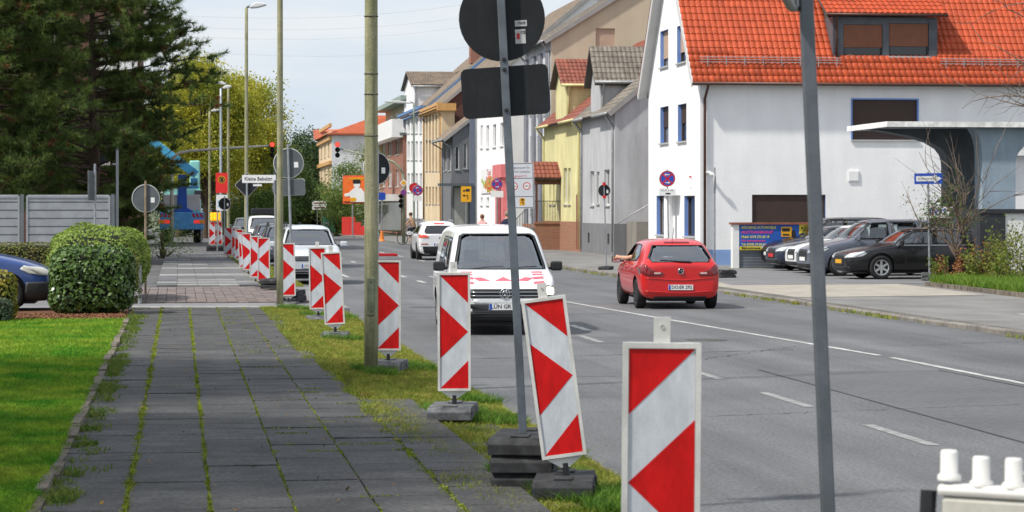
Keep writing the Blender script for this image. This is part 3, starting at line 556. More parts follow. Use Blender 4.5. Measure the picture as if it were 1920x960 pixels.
b = MB(); b.box(BX + .5, BX + 2.6, by0 - 2.4, by0 - .1, -.2, 1.35); b.prism([(0, 0), (2.4, 0), (2.4, 1.5)], (BX + 1.2, by0 - 1.2, 1.2), UX, UZ, UY, .9); b.build('entrance_stairs', fmat('stair_concrete', (.25, .23, .20)), B)
b = MB(); b.tube([(BX - .2, by0 - 1.5, 1.25), (BX + 2.6, by0 - 1.5, 2.9)], .03, 6); b.build('handrail', PIPEZ, B, True)
CX = 18.95
Cc, cz = eaves_house('yellow_house', 'yellow rendered house with red-brown tiled dormer and brick plinth', CX, yonX(1089, CX), yonX(1020, CX), 6.34, 40, 10, YELW, YELW, TR,
    [(1057, 1063, 383, 315), (1065, 1070, 383, 315), (1030, 1034, 383, 318), (1037, 1041, 383, 318)], (), (1.3, BRO), (yonX(1062, CX), yonX(1042, CX), 8.12, 9.3), pipe=mat('yellow_pipe', (.62, .57, .28), .6, .1))
b = MB(); y = yonX(1086, CX); b.box(CX - .06, CX + .1, y - .1, y + .55, 0, 2.6); b.build('door', mat('red_door', (.22, .05, .035), .6, .1), Cc)
# roofed entrance steps of the yellow house
PO = thing('entrance_porch', 'small porch with red-brown tiled roof above a brick landing wall', 'porch'); pY, px0, px1 = 121.5, xonY(1003, 121.5), xonY(1055, 121.5)
zq = lambda py: zp(py, px0, pY)
b = MB(); b.box(px0, px1, pY, pY + .24, -.2, zq(420)); b.box(px0, px0 + .24, pY + .24, pY + 4.4, -.2, zq(420)); b.box(px0 - .03, px1 + .03, pY - .04, pY + .28, zq(420), zq(416)); b.build('landing_wall', BRO, PO)
slope(PO, (px0 - .05, pY - .2, zq(334)), UX, (0, math.cos(R(33)), math.sin(R(33))), px1 - px0 + .1, 1.5, TR, name='porch_roof')
b = MB()
for x in (px1 - .12, px0 + .05): b.box(x, x + .1, pY + .05, pY + .15, zq(416), zq(336))
b.box(px0, px1, pY + .02, pY + .18, zq(346), zq(337)); b.build('post', mat('brown_wood', (.10, .04, .025), .7, .2), PO)
b = MB(); 
for k in range(16): x = px0 + .1 + (px1 - px0 - .2) * k / 15; b.tube([(x, pY + .1, zq(416)), (x, pY + .1, zq(377))], .012, 5)
b.tube([(px0, pY + .1, zq(377)), (px1, pY + .1, zq(377))], .02, 6); b.build('railing', BLACK, PO)
b = MB()
for k in range(9): x = px0 - .1 - .13 * k; z = zq(416) - .17 * k * .75; b.tube([(x, pY + .1, z - .1), (x, pY + .1, z + .95)], .012, 5)
b.tube([(px0, pY + .1, zq(377)), (px0 - 1.2, pY + .1, zq(416) - .1)], .02, 6); b.build('stair_railing', BLACK, PO)
b = MB()
for k in range(6): b.box(px0 - .25 * (k + 1), px0 - .25 * k, pY + .02, pY + 1.3, 0, zq(420) - .18 * (k + 1))
b.build('stairs', KERB, PO)
# tall beige house behind, gable to the camera
DXf = 19.5; dY0 = yonX(1033, DXf); BEI = fmat('beige_render', (.55, .46, .34), var=.05, streak=(1.5, 1.5, .4, .06))
D, _ = eaves_house('beige_house', 'tall beige house with bare gable wall and one orange-shuttered window', DXf, dY0, yonX(985, DXf), zp(72, DXf, dY0), 32, 13, fmat('grey_white_render', (.58, .60, .63)), BEI, TG,
    [(1024, 1019, 400, 350), (1012, 1007, 400, 350), (1000, 994, 400, 350), (1024, 1019, 310, 255), (1012, 1007, 310, 255), (1000, 994, 310, 255), (1024, 1019, 215, 160), (1012, 1007, 215, 160), (1000, 994, 215, 160)], [(1117, 1153, 92, 53)], ov=.4, shut=.98)
b = MB(); gy = mat('grey_pilaster', (.20, .21, .24), .8, .1)
for px in (1029, 1015.5, 1003, 989): y = yonX(px, DXf); b.box(DXf - .14, DXf, y - .45, y + .45, 0, zp(72, DXf, dY0) - .6)
b.build('pilaster', gy, D)
# white house with the take-away sign
EX = 19.6
Eh, _ = eaves_house('white_terrace_house', 'tall white terrace house with pizza take-away sign and pink doorway', EX, yonX(956, EX), yonX(894, EX), 10.7, 40, 10, AW, AW, TB,
    [(905, 901, 278, 235), (917, 912, 278, 235), (930, 924, 276, 233), (944, 938, 274, 230), (905, 901, 385, 370), (917, 912, 385, 370), (905, 901, 210, 165), (917, 912, 210, 165), (930, 924, 208, 163), (944, 938, 206, 160)], (), (.9, PLG))
def fboard(root, name, X, l, m, th=.08):
    y0, y1, z0, z1 = rect_f(X, l); b = MB(); b.box(X - th, X - .001, y0, y1, z0, z1); return b.build(name, m, root), (y0, y1, z0, z1)
bd, q = fboard(Eh, 'take_away_sign', EX, (903, 936, 362, 316), WHITE)
RXT = (R(90), 0, -R(90))
text('Taxi', .55, (EX - .09, (q[0] + q[1]) / 2, q[3] - .25), RXT, SIGNRED, bd, sx=2.2); text('Pizza', .55, (EX - .09, (q[0] + q[1]) / 2, q[3] - .72), RXT, SIGNRED, bd, sx=2.6); text('39 63 4', .45, (EX - .09, (q[0] + q[1]) / 2, q[3] - 1.1), RXT, INK, bd, sx=2.4)
b = MB()
for k in range(90):
    y = random.gauss((q[0] + q[1]) / 2, 1.5); z = random.gauss(q[2] + .5, .22)
    if q[0] + .2 < y < q[1] - .2 and q[2] + .04 < z < q[2] + 1.0: b.lathe([(0, .02), (.12, .015), (.16, 0)], 7, Matrix.Translation((EX - .081, y, z)) @ Matrix.Rotation(-R(90), 4, 'Y') @ Matrix.Diagonal((1, 2.4, 1, 1)), k % 3)
b.build('food_picture', [mat('pizza_orange', (.62, .2, .06), .7, .2), mat('pizza_red', (.5, .06, .04), .7, .2), mat('salad_green', (.3, .36, .04), .7, .2)], bd)
pk = mat('pink_paint', (.62, .17, .18), .7, .08)
b = MB(); y0, y1, z0, z1 = rect_f(EX, (936, 951, 440, 318)); b.box(EX - .25, EX, y0, y0 + .9, 0, z1); b.box(EX - .25, EX, y1 - .9, y1, 0, z1); b.box(EX - .4, EX, y0 - .2, y1 + .2, z1 - .5, z1 + .3); b.build('doorway_surround', pk, Eh)
b = MB(); b.box(EX - .06, EX, y0 + .9, y1 - .9, 0, z1 - .5); b.build('door', DGLASS, Eh)
# dark grey house with the brown roof
FX = 19.6; FY0 = yonX(849, FX); DG = fmat('dark_grey_render', (.17, .175, .19), var=.05)
Fh, _ = eaves_house('dark_grey_house', 'low dark grey house with overhanging brown tiled roof and flat awning', FX, FY0, yonX(830, FX), zp(250, FX, FY0), 38, 9, DG, DG, TB, [(845, 841, 320, 280), (837, 833, 320, 280)], [(853, 861, 318, 274), (868, 876, 316, 268)], ov=.75, pipe=GALV)
b = MB(); b.box(FX - 1.1, FX + 1.4, FY0 - 1.2, FY0, zp(349, FX, FY0), zp(344, FX, FY0)); b.build('awning', ALUM, Fh)
b = MB(); b.box(xonY(880, FY0), xonY(893, FY0), FY0 - .4, FY0 - .02, 0, zp(215, FX, FY0)); b.build('side_pier', fmat('blue_grey_render', (.18, .20, .26)), Fh)
b = MB(); b.box(xonY(852, FY0), xonY(878, FY0), FY0 - .05, FY0, 0, zp(352, FX, FY0)); b.build('shop_front', mat('shop_grey', (.36, .35, .33), .6, .1), Fh)
# cream bay with the brick gable behind it
GX = 19.6; GY0 = yonX(828, GX); CRE = fmat('cream_render', (.70, .56, .37), var=.06); ORC = mat('orange_cornice', (.55, .31, .11), .6, .1)
gz = zp(198, GX, GY0)
fw = []
for r_ in ((382, 350, ), (320, 262), (262, 215)):
    for px in (800, 806, 812, 818, 824): fw.append((px - 1.6, px + 1.6, r_[0], r_[1]))
Gh, _ = eaves_house('cream_house', 'cream bay-fronted house with orange cornice and brown brick gable', GX, GY0, yonX(795, GX), gz, 40, 11, CRE, BRD, TB, fw, (), (1.0, mat('dark_stone', (.11, .085, .075), .8, .2)), band=(gz + .1, ORC), fr=mat('tan_frame', (.34, .2, .09), .6, .1), pipe=ORC)
b = MB(); b.box(GX - .02, xonY(851, GY0), GY0 - .5, GY0 - .06, 0, gz - .4); b.build('bay', CRE, Gh); b = MB(); b.box(GX - .4, xonY(853, GY0), GY0 - .85, GY0 - .3, gz - .4, gz + .15); b.build('bay_cornice', ORC, Gh)
# white house with blue cornice
IX = 19.6; IY0 = yonX(796, IX); iz = zp(203, IX, IY0); BLC = mat('blue_cornice', (.10, .20, .40), .6, .1); IW = fmat('bright_white_render', (.80, .80, .81), var=.03)
fw = [(px - 2, px + 2, a, b_) for (a, b_) in ((300, 265), (250, 220), (360, 325)) for px in (759, 766, 773, 781, 789)]
Ih, izo = eaves_house('white_blue_house', 'tall white house with blue cornice and brown tiled cross gable', IX, IY0, yonX(753, IX), iz, 41, 13, IW, IW, TB, fw, (), (1.2, PLG), (yonX(777, IX), yonX(758, IX), 12.4, 13.7), band=(iz + .1, BLC))
ln = 6.8 / math.cos(R(41)); b = MB(); b.prism([(0, -.5), (0, -.12), (ln, -.12), (ln, -.5)], (IX - .35, IY0 - .22, izo), (math.cos(R(41)), 0, math.sin(R(41))), (-math.sin(R(41)), 0, math.cos(R(41))), UY, .2); b.build('verge_cornice', BLC, Ih)
b = MB(); b.box(IX + 3.8, IX + 5.6, IY0 + .4, IY0 + 1.6, 13.8, 18.3); b.build('chimney', BRR, Ih)
# red brick flats with balcony and set-back top floor
JX = 19.3; JY0, JY1 = yonX(756, JX), yonX(706, JX); J = thing('brick_flats', 'red brick flats with white balcony and set-back top storey', 'building'); jz = lambda py: zp(py, JX, (JY0 + JY1) / 2)
fh = [rect_f(JX, l) for l in [(748, 742, 290, 262), (734, 728, 292, 265), (722, 716, 294, 267), (748, 742, 350, 318), (734, 728, 350, 320), (722, 716, 350, 320)]]
w = MB(); wallpoly(w, (JX, 0, 0), UY, UZ, -UX, [(JY0, -.2), (JY1, -.2), (JY1, jz(262)), (JY0, jz(262))], fh, .16, 0, 0); wallpoly(w, (0, JY0, 0), UX, UZ, -UY, [(JX, -.2), (JX + 12, -.2), (JX + 12, jz(262)), (JX, jz(262))])
w.build('wall', BRR, J)
for h in fh: window(J, (JX, 0, 0), UY, UZ, -UX, h)
b = MB(); b.box(JX - .3, JX + 12, JY0 - .2, JY1, jz(262), jz(258)); b.build('roof_slab', ALUM, J)
b = MB()
for k in range(14): y = JY0 + (JY1 - JY0) * k / 14; b.box(JX - 1.0, JX - .92, y + .05, y + (JY1 - JY0) / 14 - .1, jz(262), jz(234))
b.box(JX - .95, JX, JY0, JY0 + .06, jz(262), jz(234)); b.box(JX - 1.0, JX, JY0, JY1, jz(266), jz(262)); b.build('balcony', WHITE, J)
b = MB(); b.box(JX + .9, JX + 11, JY0 + 1, JY1, jz(258), jz(200)); b.build('top_storey', fmat('olive_render', (.36, .34, .22)), J)
b = MB(); b.box(JX - .2, JX + 12, JY0 + .2, JY1, jz(200), jz(192)); b.build('roof', mat('green_copper', (.25, .32, .28), .6, .15), J)
for k in range(4): y = JY0 + 3 + k * 6; window(J, (JX + .9, 0, 0), UY, UZ, -UX, (y, y + 2.2, jz(255), jz(212)), .02, sill=False)
b = MB(); b.box(JX - 1.6, JX, JY0 + 1, JY1 - 4, jz(378), jz(366)); b.build('shop_canopy', WHITE, J); b = MB(); b.box(JX - .05, JX, JY0 + 1.5, JY1 - 4.5, 0, jz(380)); b.build('shop_window', DGLASS, J)
# corner house with the orange hipped roof at the bend
KY0 = 238.; k0, k1 = xonY(622, KY0), xonY(745, KY0); K = thing('corner_house', 'cream fronted corner house with blank white side wall and orange hipped roof', 'house'); kz = lambda py: zp(py, k0, KY0)
kf = xonY(598, 262.); KW = fmat('pale_grey_render', (.66, .68, .71), var=.03)
w = MB(); w.box(k0, k1, KY0, KY0 + .3, 0, kz(251)); w.build('side_wall', KW, K)
fr = [(k0, KY0), (kf, 262.)]; du = Vector((fr[1][0] - fr[0][0], fr[1][1] - fr[0][1], 0)); dl = du.length; du.normalize(); dn = Vector((-du.y, du.x, 0))
fh = [(dl * f - 1.2, dl * f + 1.2, kz(a), kz(b_)) for f in (.22, .5, .78) for a, b_ in ((290, 265), (345, 313), (395, 362))]
w = MB(); wallpoly(w, (k0, KY0, 0), du, UZ, dn, [(-.01, 0), (dl, 0), (dl, kz(244)), (-.01, kz(244))], fh, .2, 0, 0); w.build('front_wall', fmat('apricot_stucco', (.68, .53, .35), var=.12, scale=1.5), K)
for h in fh: window(K, (k0, KY0, 0), du, UZ, dn, h, .2)
b = MB()
for py in (362, 308, 262, 238): b.prism([(0, kz(py)), (dl, kz(py)), (dl, kz(py) + .35), (0, kz(py) + .35)], Vector((k0, KY0, 0)), du, UZ, dn, .25)
b.build('string_course', ORC, K)
zt = kz(209); za = kz(251); a_ = [(k0 - .5, KY0 - .5, za), (k1 + 6, KY0 - .5, za), (k1 + 6, KY0 + 22, za), (kf - .5, 263, za)]
r0 = Vector((k0 + 5.2, KY0 + 9, zt)); r1 = Vector((k1 + 2, KY0 + 9, zt)); b = MB(); b.add(a_ + [r0, r1], [(0, 1, 5, 4), (1, 2, 5), (2, 3, 4, 5), (3, 0, 4)])
KT = mat('orange_roof_far', (.50, .12, .045), .6, .1, .6); b.build('roof', KT, K)
b = MB()
for k in range(24):
    f = k / 24; p = Vector(a_[0]).lerp(r0, f); q_ = Vector(a_[1]).lerp(r1, f); nn = Vector((0, -.12, .1)); b.add([p + nn * .2, q_ + nn * .2, q_ + nn * .2 + Vector((0, 0, -.14)), p + nn * .2 + Vector((0, 0, -.14))], [(0, 1, 2, 3)])
b.build('tile_courses', mat('orange_roof_edge', (.36, .08, .03), .6, .1), K)
b = MB(); b.add([(kf - .6, 262, kz(228)), (k0 + 4, 258, kz(228)), (k0 + 1, KY0 + 1, za), (kf - .6, 261, za + .1)], [(0, 1, 2, 3)]); b.build('wing_roof', KT, K)
b = MB(); b.box(k0 - .3, k1, KY0 - .4, KY0 + .1, kz(254), kz(250)); b.build('eaves_board', mat('slate_board', (.10, .11, .12), .7, .1), K)
# low pale building and screen wall beside the old filling station canopy
LB = thing('low_building', 'low white outbuilding with corrugated roof at the right edge', 'building'); ly = 77.
lx0, lx1 = xonY(1846, ly), xonY(2100, ly); lz = lambda py: zp(py, lx0, ly)
b = MB(); b.box(lx0, lx1, ly, ly + 2.6, -.2, lz(285)); b.build('wall', AW, LB); b = MB()
for k in range(60): x = lx0 - .2 + (lx1 - lx0 + .4) * k / 60; b.prism([(0, 0), (3, .75), (3, .8), (0, .05)], (x, ly - .3, lz(283)), UY, UZ, UX, (lx1 - lx0 + .4) / 60 * .72)
b.prism([(0, -.02), (3, .73), (3, .76), (0, .01)], (lx0 - .2, ly - .3, lz(283)), UY, UZ, UX, lx1 - lx0 + .4); b.build('roof', mat('corrugated', (.34, .33, .30), .8, .2), LB)
b = MB(); b.box(lx0 - .2, lx1, ly - .36, ly - .3, lz(292), lz(281)); b.build('fascia', WHITE, LB)
b = MB(); x = xonY(1893, ly); b.tube([(x, ly - .02, lz(312)), (x - .02, ly - .3, lz(312)), (x - .14, ly - .38, lz(316))], [.03, .03, .07], 8); b.tube([(x + .05, ly - .05, lz(312)), (x + .1, ly - .05, lz(330)), (x - .1, ly - .05, lz(345)), (x - .1, ly - .05, lz(375))], .02, 6); b.build('security_camera', WHITE, LB)
# mushroom canopy of a former filling station
CN = thing('concrete_canopy', 'old cantilevered concrete canopy on flared piers beside the parked cars', 'canopy'); cy0, cy1 = 69., 74.3
cz_ = lambda py, y=cy0: zp(py, 22, y); cxx = lambda px, y=cy0: xonY(px, y)
CNG = fmat('painted_concrete', (.22, .26, .29), var=.1, scale=1.2); CNE = mat('flaking_white_edge', (.80, .80, .77), .8, .25, 4, .3, 30)
xl, xr = cxx(1663), cxx(2010); cy1 = yonX(1588, xl)
b = MB(); b.box(xl + .07, xr, cy0 + .08, cy1, cz_(237), cz_(230)); b.build('slab', CNG, CN)
b = MB(); b.box(xl, xr, cy0, cy0 + .075, cz_(238), cz_(228)); b.box(xl, xl + .065, cy0 + .076, cy1, cz_(238), cz_(228)); b.build('edge', CNE, CN)
def pier(px0, px1, spread_l, spread_r, y0, y1, m, zt=238):
    a, c = xonY(px0, y0), xonY(px1, y0); z1 = cz_(zt); n = 9; L_, R_ = [], []
    for i in range(n):
        f = i / (n - 1); z = z1 - (1 - f) * 1.5; e = f ** 5.0; L_.append((a - spread_l * e, z)); R_.append((c + spread_r * e, z))
    b = MB(); b.prism([(a, -.2)] + L_ + R_[::-1] + [(c, -.2)], (0, y0, 0), UX, UZ, UY, y1 - y0); return b.build('pier', m, CN)
pier(1778, 1829, 2.3, .25, cy0 + 2.4, cy0 + 3.1, fmat('dark_painted_concrete', (.10, .115, .13), var=.15, scale=1.5)); pier(1842, 1904, .25, 2.6, cy0 + .3, cy0 + 1.0, fmat('light_blue_concrete', (.27, .34, .40), var=.1, scale=1.2), 238)
SC = thing('screen_wall', 'dark topped screen wall with white panel behind the shrubs', 'wall'); sy = 66.8
b = MB(); a, c = xonY(1838, sy), xonY(1990, sy); z1, z2 = zp(392, 24, sy), zp(400, 24, sy); b.box(a, c, sy, sy + .2, z2, z1); b.box(a, xonY(1886, sy), sy + .03, sy + .18, -.2, z2); b.box(a, a + .15, sy + .2, sy + 5, -.2, z1); b.build('frame', mat('anthracite_boards', (.035, .038, .045), .6, .2), SC)
b = MB(); b.box(xonY(1886, sy), c, sy + .06, sy + .15, -.2, z2); b.build('panel', WHITE, SC)
# advertising wall of the car dealer
KW_ = thing('advertising_wall', 'low wall with blue and yellow car dealer banner in front of the white house', 'wall'); ky = 81.6
a, c = xonY(1374, ky), xonY(1640, ky); kz2 = lambda py: zp(py, a, ky)
b = MB(); b.box(a, a + .22, ky, ky + .3, -.2, kz2(421)); b.build('pillar', WHITE, KW_); b = MB(); b.box(a - .06, c, ky - .06, ky + .34, kz2(421), kz2(417)); b.build('coping', mat('red_coping', (.25, .09, .06), .8, .15), KW_)
rsl = mat('grey_roller', (.16, .18, .21), .55, .1); z0 = -.12; k = 0; hm = MB().box(0, c - a - .23, 0, .03, 0, .082).mesh('slat', rsl)
while z0 < kz2(421) - .1: inst('slat', hm, (a + .23, ky + .06 + (k % 2) * .008, z0), KW_); z0 += .1; k += 1
b = MB(); b.box(a + .23, c, ky + .1, ky + .14, -.2, kz2(421)); b.build('backing', rsl, KW_)
bx1 = xonY(1498, ky); bz0, bz1 = kz2(469), kz2(421)
b = MB(); b.box(a + .24, bx1, ky + .01, ky + .03, bz0, bz1); bn_ = b.build('banner', mat('banner_blue', (.02, .10, .42), .6, .08), KW_, )
b = MB(); b.box(bx1 + .01, c, ky + .01, ky + .03, bz0, bz1); yb_ = b.build('yellow_banner', mat('banner_yellow', (.72, .58, .05), .6, .06), KW_)
b = MB(); b.box(a + .245, bx1 - .6, ky + .004, ky + .008, bz0, bz0 + .13); b.build('strip', mat('banner_yellow', (.7, .6, .05)), bn_)
YT = mat('print_yellow', (.75, .65, .12), .6, 0); PT = mat('print_pink', (.7, .05, .25), .6, 0); xc = a + .3
for s_, z, sz, m_, sx in (('KFZ DENIZ AUTOMOBILE', .10, .125, YT, .84), ('AUTOANKAUF', .25, .13, PT, 1.25), ('Mobil. 0173 272 05 19', .40, .115, YT, .93), ('Wir sind umgezogen', .52, .09, PT, 1.1), ('Tel: 02306 30 62 61', .64, .11, YT, .95), ('Bahnstrasse 1', .755, .12, INK, 1.15)):
    text(s_, sz, (xc, ky - .0005, bz1 - z * (bz1 - bz0) / .82), (R(90), 0, 0), m_, bn_, align='LEFT', sx=sx * 1.0, bold=.003)
text('KFZ DENIZ', .15, (bx1 + .08, ky - .0005, bz1 - .13), (R(90), 0, 0), INK, yb_, align='LEFT', bold=.003)
b = MB(); tx, tz = bx1 - .62, bz1 - .42; b.box(tx, tx + .38, ky - .004, ky + .0, tz, tz + .34); b.build('truck_picture', YEL, bn_); b = MB(); b.box(tx + .03, tx + .3, ky - .006, ky - .0045, tz + .18, tz + .29); b.box(tx + .05, tx + .28, ky - .006, ky - .0045, tz + .04, tz + .1); b.box(tx + .36, tx + .5, ky - .005, ky, tz, tz + .22); b.build('truck_windows', INK, bn_)
# building behind the pine and brick house beyond the crane
PB = thing('apartment_block', 'brick apartment block with pale balcony rising behind the pine tree', 'building'); py0 = 128.
pa, pb = xonY(-160, py0), xonY(262, py0); w = MB(); hs = [(pb - 2.2 - 3.4 * k, pb - .9 - 3.4 * k, z, z + 1.4) for k in range(5) for z in (1.2, 4.2, 7.2, 10.2)]
wallpoly(w, (0, py0, 0), UX, UZ, -UY, [(pa, 0), (pb, 0), (pb, 17), (pa, 17)], hs, .16, 0, 0); wallpoly(w, (pb, 0, 0), UY, UZ, UX, [(py0, 0), (py0 + 14, 0), (py0 + 14, 17), (py0, 17)]); w.build('wall', BRD, PB)
for h in hs: window(PB, (0, py0, 0), UX, UZ, -UY, h)
b = MB(); b.box(pb - 2.6, pb - .1, py0 - 1.4, py0 - .05, 9.0, 9.9); b.build('balcony', WHITE, PB)
b = MB(); b.box(pb + .001, pb + .5, py0 - 1.5, py0 + .6, zp(38, pb, py0), 17.2)
b.build('shingle_corner', mat('pink_shingle', (.36, .26, .24), .8, .25, 5, .4, 20), PB)
BH = thing('brick_cottage', 'distant brick house with dark roof beyond the crane truck', 'house'); hy = 205.; ha, hb = xonY(398, hy), xonY(530, hy); hz = lambda py: zp(py, ha, hy)
hs = [(xonY(px, hy), xonY(px + 11, hy), hz(400), hz(380)) for px in (404, 435, 450, 490)]
w = MB(); wallpoly(w, (0, hy, 0), UX, UZ, -UY, [(ha, 0), (hb, 0), (hb, hz(372)), (ha, hz(372))], hs, .16, 0, 0); wallpoly(w, (hb, 0, 0), UY, UZ, UX, [(hy, 0), (hy + 8, 0), (hy + 8, hz(372)), (hy + 4, hz(330)), (hy, hz(372))]); w.build('wall', BRR, BH)
for h in hs: window(BH, (0, hy, 0), UX, UZ, -UY, h)
b = MB(); b.add([(ha - .3, hy - .4, hz(375)), (hb + .3, hy - .4, hz(375)), (hb + .3, hy + 4, hz(330)), (ha - .3, hy + 4, hz(330))], [(0, 1, 2, 3)]); b.build('roof', mat('dark_roof', (.05, .05, .055), .7, .2), BH)
# ================================================================ vehicles
GLS = glass('car_glass', (.62, .68, .68), .35); GLW = glass('windscreen_glass', (.72, .78, .78), .8); GLD = glass('tinted_glass', (.22, .25, .26), .25); CABIN = mat('cabin_trim', (.035, .036, .038), .9, .2)
TYRE = mat('tyre', (.016, .016, .017), .85, .2, 8); RIM = mat('alloy', (.52, .53, .54), .35, .08, metal=.7); RIMD = mat('dark_rim', (.05, .052, .055), .45, .1, metal=.4); CHROME = mat('chrome', (.75, .76, .77), .15, 0, metal=1.)
TAIL = mat('tail_lamp', (.42, .012, .014), .15, .15, 9, coat=1); HEADL = mat('head_lamp', (.62, .64, .66), .12, .2, 12, coat=1, metal=.3); PLATE = mat('plate_white', (.75, .75, .74), .5, 0)
HEADON = mat('lit_head_lamp', (1., .86, .55), .3, 0, emit=2.2)
def paint(name, c, **k): return mat(name, c, .32, .03, 1., coat=.8, spec=.5, **k)
def stations(L, W, H, hood, wsb, wst, re, rz, belt, zb, nose, wt, rs=.1):
    h = W / 2; y0, y1 = -L / 2, L / 2; S = []
    def a(y, w, z0, zt, tw): S.append((y, w * h, z0, min(belt, zt - .07), zt, tw * h))
    a(y0, .84, zb + .12, rz - .05, .62); a(y0 + .05, .93, zb + .03, rz + .01, .72); a(y0 + rs, .965, zb, rz + .08, max(wt, .74))
    a((y0 + rs + re) / 2, .985, zb, (rz + .08 + H) / 2 + .05, wt + .02); a(re, .995, zb, H - .035, wt); a(re + .3, 1., zb, H - .005, wt); a((re + wst) / 2 + .1, 1., zb, H, wt); a(wst - .12, 1., zb, H - .02, wt); a(wst, 1., zb, H - .055, wt - .01)
    a((wst + wsb) / 2, 1., zb, (H + hood) / 2 + .03, wt + .04); a(wsb - .06, .995, zb, hood + .06, .83); a(wsb + .06, .99, zb, hood + .015, .84); a((wsb + y1) / 2 + .05, .97, zb, (hood + nose) / 2 + .04, .82)
    a(y1 - .2, .92, zb, nose + .045, .76); a(y1 - .06, .84, zb + .02, nose - .01, .68); a(y1, .74, zb + .1, nose - .10, .58)
    return S
def ring(s, f=1.):
    y, w, zb, zl, zt, wt = s; hh = zt - zl
    half = [(0, zb), (w * .74, zb), (w * .95, zb + .07), (w, zb + .45 * (zl - zb)), (w * .99, zl - .05), (w * .955, zl + .01), (wt + (w * .955 - wt) * .18, zt - max(.035, hh * .16)), (wt * .82, zt - .008), (0, zt + .012)]
    r = half + [(-x, z) for x, z in half[-2:0:-1]]
    if f != 1: zc = (zb + zt) / 2; r = [(x * f, zc + (z - zc) * f) for x, z in r]
    return [(x, y, z) for x, z in r]
class Car:
    def __init__(s, name, label, X, Y, rz, st, pm, wheels, wr, ww, wx, z=RZ, group=None, rim=None, rims='multi', seats=True, win=(), cabin=True, lev=2):
        s.root = thing(name, label, 'car' if 'van' not in name else 'van', (X, Y, z), rz, group)
        rings = [ring(st[0], .86)] + [ring(q) for q in st] + [ring(st[-1], .86)]; n = 16; b = MB()
        b.add([p for r in rings for p in r], [(i * n + k, i * n + (k + 1) % n, (i + 1) * n + (k + 1) % n, (i + 1) * n + k) for i in range(len(rings) - 1) for k in range(n)] + [tuple(range(n)), tuple((len(rings) - 1) * n + k for k in range(n))[::-1]])
        o = b.build('body', pm, None); m = o.modifiers.new('s', 'SUBSURF'); m.levels = m.render_levels = lev
        dg = bpy.context.evaluated_depsgraph_get(); s.bvh = BVHTree.FromObject(o, dg)
        cb = MB()
        for y in wheels:
            for sx in (-1, 1): cb.lathe([(0, -.16), (wr + .06, -.16), (wr + .06, .16), (0, .16)], 20, Matrix.Translation((sx * (wx + .02), y, wr + .02)) @ Matrix.Rotation(R(90), 4, 'Y'))
        cu = cb.build('cutter', BLACK, None); bm_ = cu.data
        b2 = bmesh.new(); b2.from_mesh(bm_); bmesh.ops.remove_doubles(b2, verts=b2.verts, dist=1e-4); bmesh.ops.recalc_face_normals(b2, faces=b2.faces); b2.to_mesh(bm_); b2.free()
        q = o.modifiers.new('b', 'BOOLEAN'); q.operation = 'DIFFERENCE'; q.object = cu; q.solver = 'EXACT'; q.material_mode = 'TRANSFER'
        bpy.context.view_layer.update(); dg = bpy.context.evaluated_depsgraph_get()
        me = bpy.data.meshes.new_from_object(o.evaluated_get(dg)); o.modifiers.clear(); o.data = me; bpy.data.objects.remove(cu)
        bm = bmesh.new(); bm.from_mesh(me); dele = []
        def shrink(P): c_ = sum((Vector(p) for p in P), Vector((0, 0))) / len(P); return [tuple(c_ + (Vector(p) - c_) * (.965 if lev > 2 else .98)) for p in P]
        win = [(d, shrink(P)) for d, P in win]
        for f in bm.faces:
            c = f.calc_center_median(); nn = f.normal
            for (d, P) in win:
                ok = (d == 'f' and nn.y > .12 and inpoly(c.x, c.z, P)) or (d == 'r' and nn.y < -.12 and inpoly(c.x, c.z, P)) or (d == 's' and abs(nn.x) > .5 and inpoly(c.y, c.z, P))
                if ok: dele.append(f); break
        bmesh.ops.delete(bm, geom=dele, context='FACES')
        if cabin:
            bm.normal_update(); fs = list(bm.faces); r_ = bmesh.ops.duplicate(bm, geom=fs); me.materials.append(CABIN); k = len(me.materials) - 1
            nv = [v for v in r_['geom'] if isinstance(v, bmesh.types.BMVert)]; nf = [f for f in r_['geom'] if isinstance(f, bmesh.types.BMFace)]
            for v in nv: v.co -= v.normal * .025
            for f in nf: f.material_index = k
        bm.to_mesh(me); bm.free(); me.polygons.foreach_set('use_smooth', [True] * len(me.polygons)); me.set_sharp_from_angle(angle=R(50))
        o.parent = s.root; s.body = o
        tm = MB(); w = ww / 2; RM = Matrix.Rotation(R(90), 4, 'Y'); r = wr
        tm.lathe([(r * .64, -w), (r * .9, -w), (r * .97, -w * .85), (r, -w * .6), (r, w * .6), (r * .97, w * .85), (r * .9, w), (r * .64, w * .9), (r * .62, 0), (r * .64, -w)], 28, RM); tme = tm.mesh('wheel', TYRE, True)
        rm = MB(); rm.lathe([(r * .66, w * .92), (r * .6, w * .85), (r * .58, w * .3)], 24, RM); rm.lathe([(0, w * .8), (r * .13, w * .78), (r * .14, w * .5)], 12, RM)
        ns = {'multi': 10, 'six': 6, 'five': 5}[rims]
        for k in range(ns):
            a = 6.28319 * k / ns; M = RM @ Matrix.Rotation(a, 4, 'Z'); hw = r * (.05 if ns > 6 else .085); rm.add([M @ Vector(p) for p in ((r * .1, -hw * 1.2, w * .74), (r * .1, hw * 1.2, w * .74), (r * .63, hw, w * .85), (r * .63, -hw, w * .85), (r * .1, -hw * 1.2, w * .55), (r * .1, hw * 1.2, w * .55), (r * .63, hw, w * .6), (r * .63, -hw, w * .6))], [(0, 1, 2, 3), (0, 4, 5, 1), (1, 5, 6, 2), (2, 6, 7, 3), (3, 7, 4, 0)])
        rm.lathe([(0, w * .15), (r * .6, w * .15)], 20, RM, 1); rme = rm.mesh('rim', [rim or RIM, BLACK])
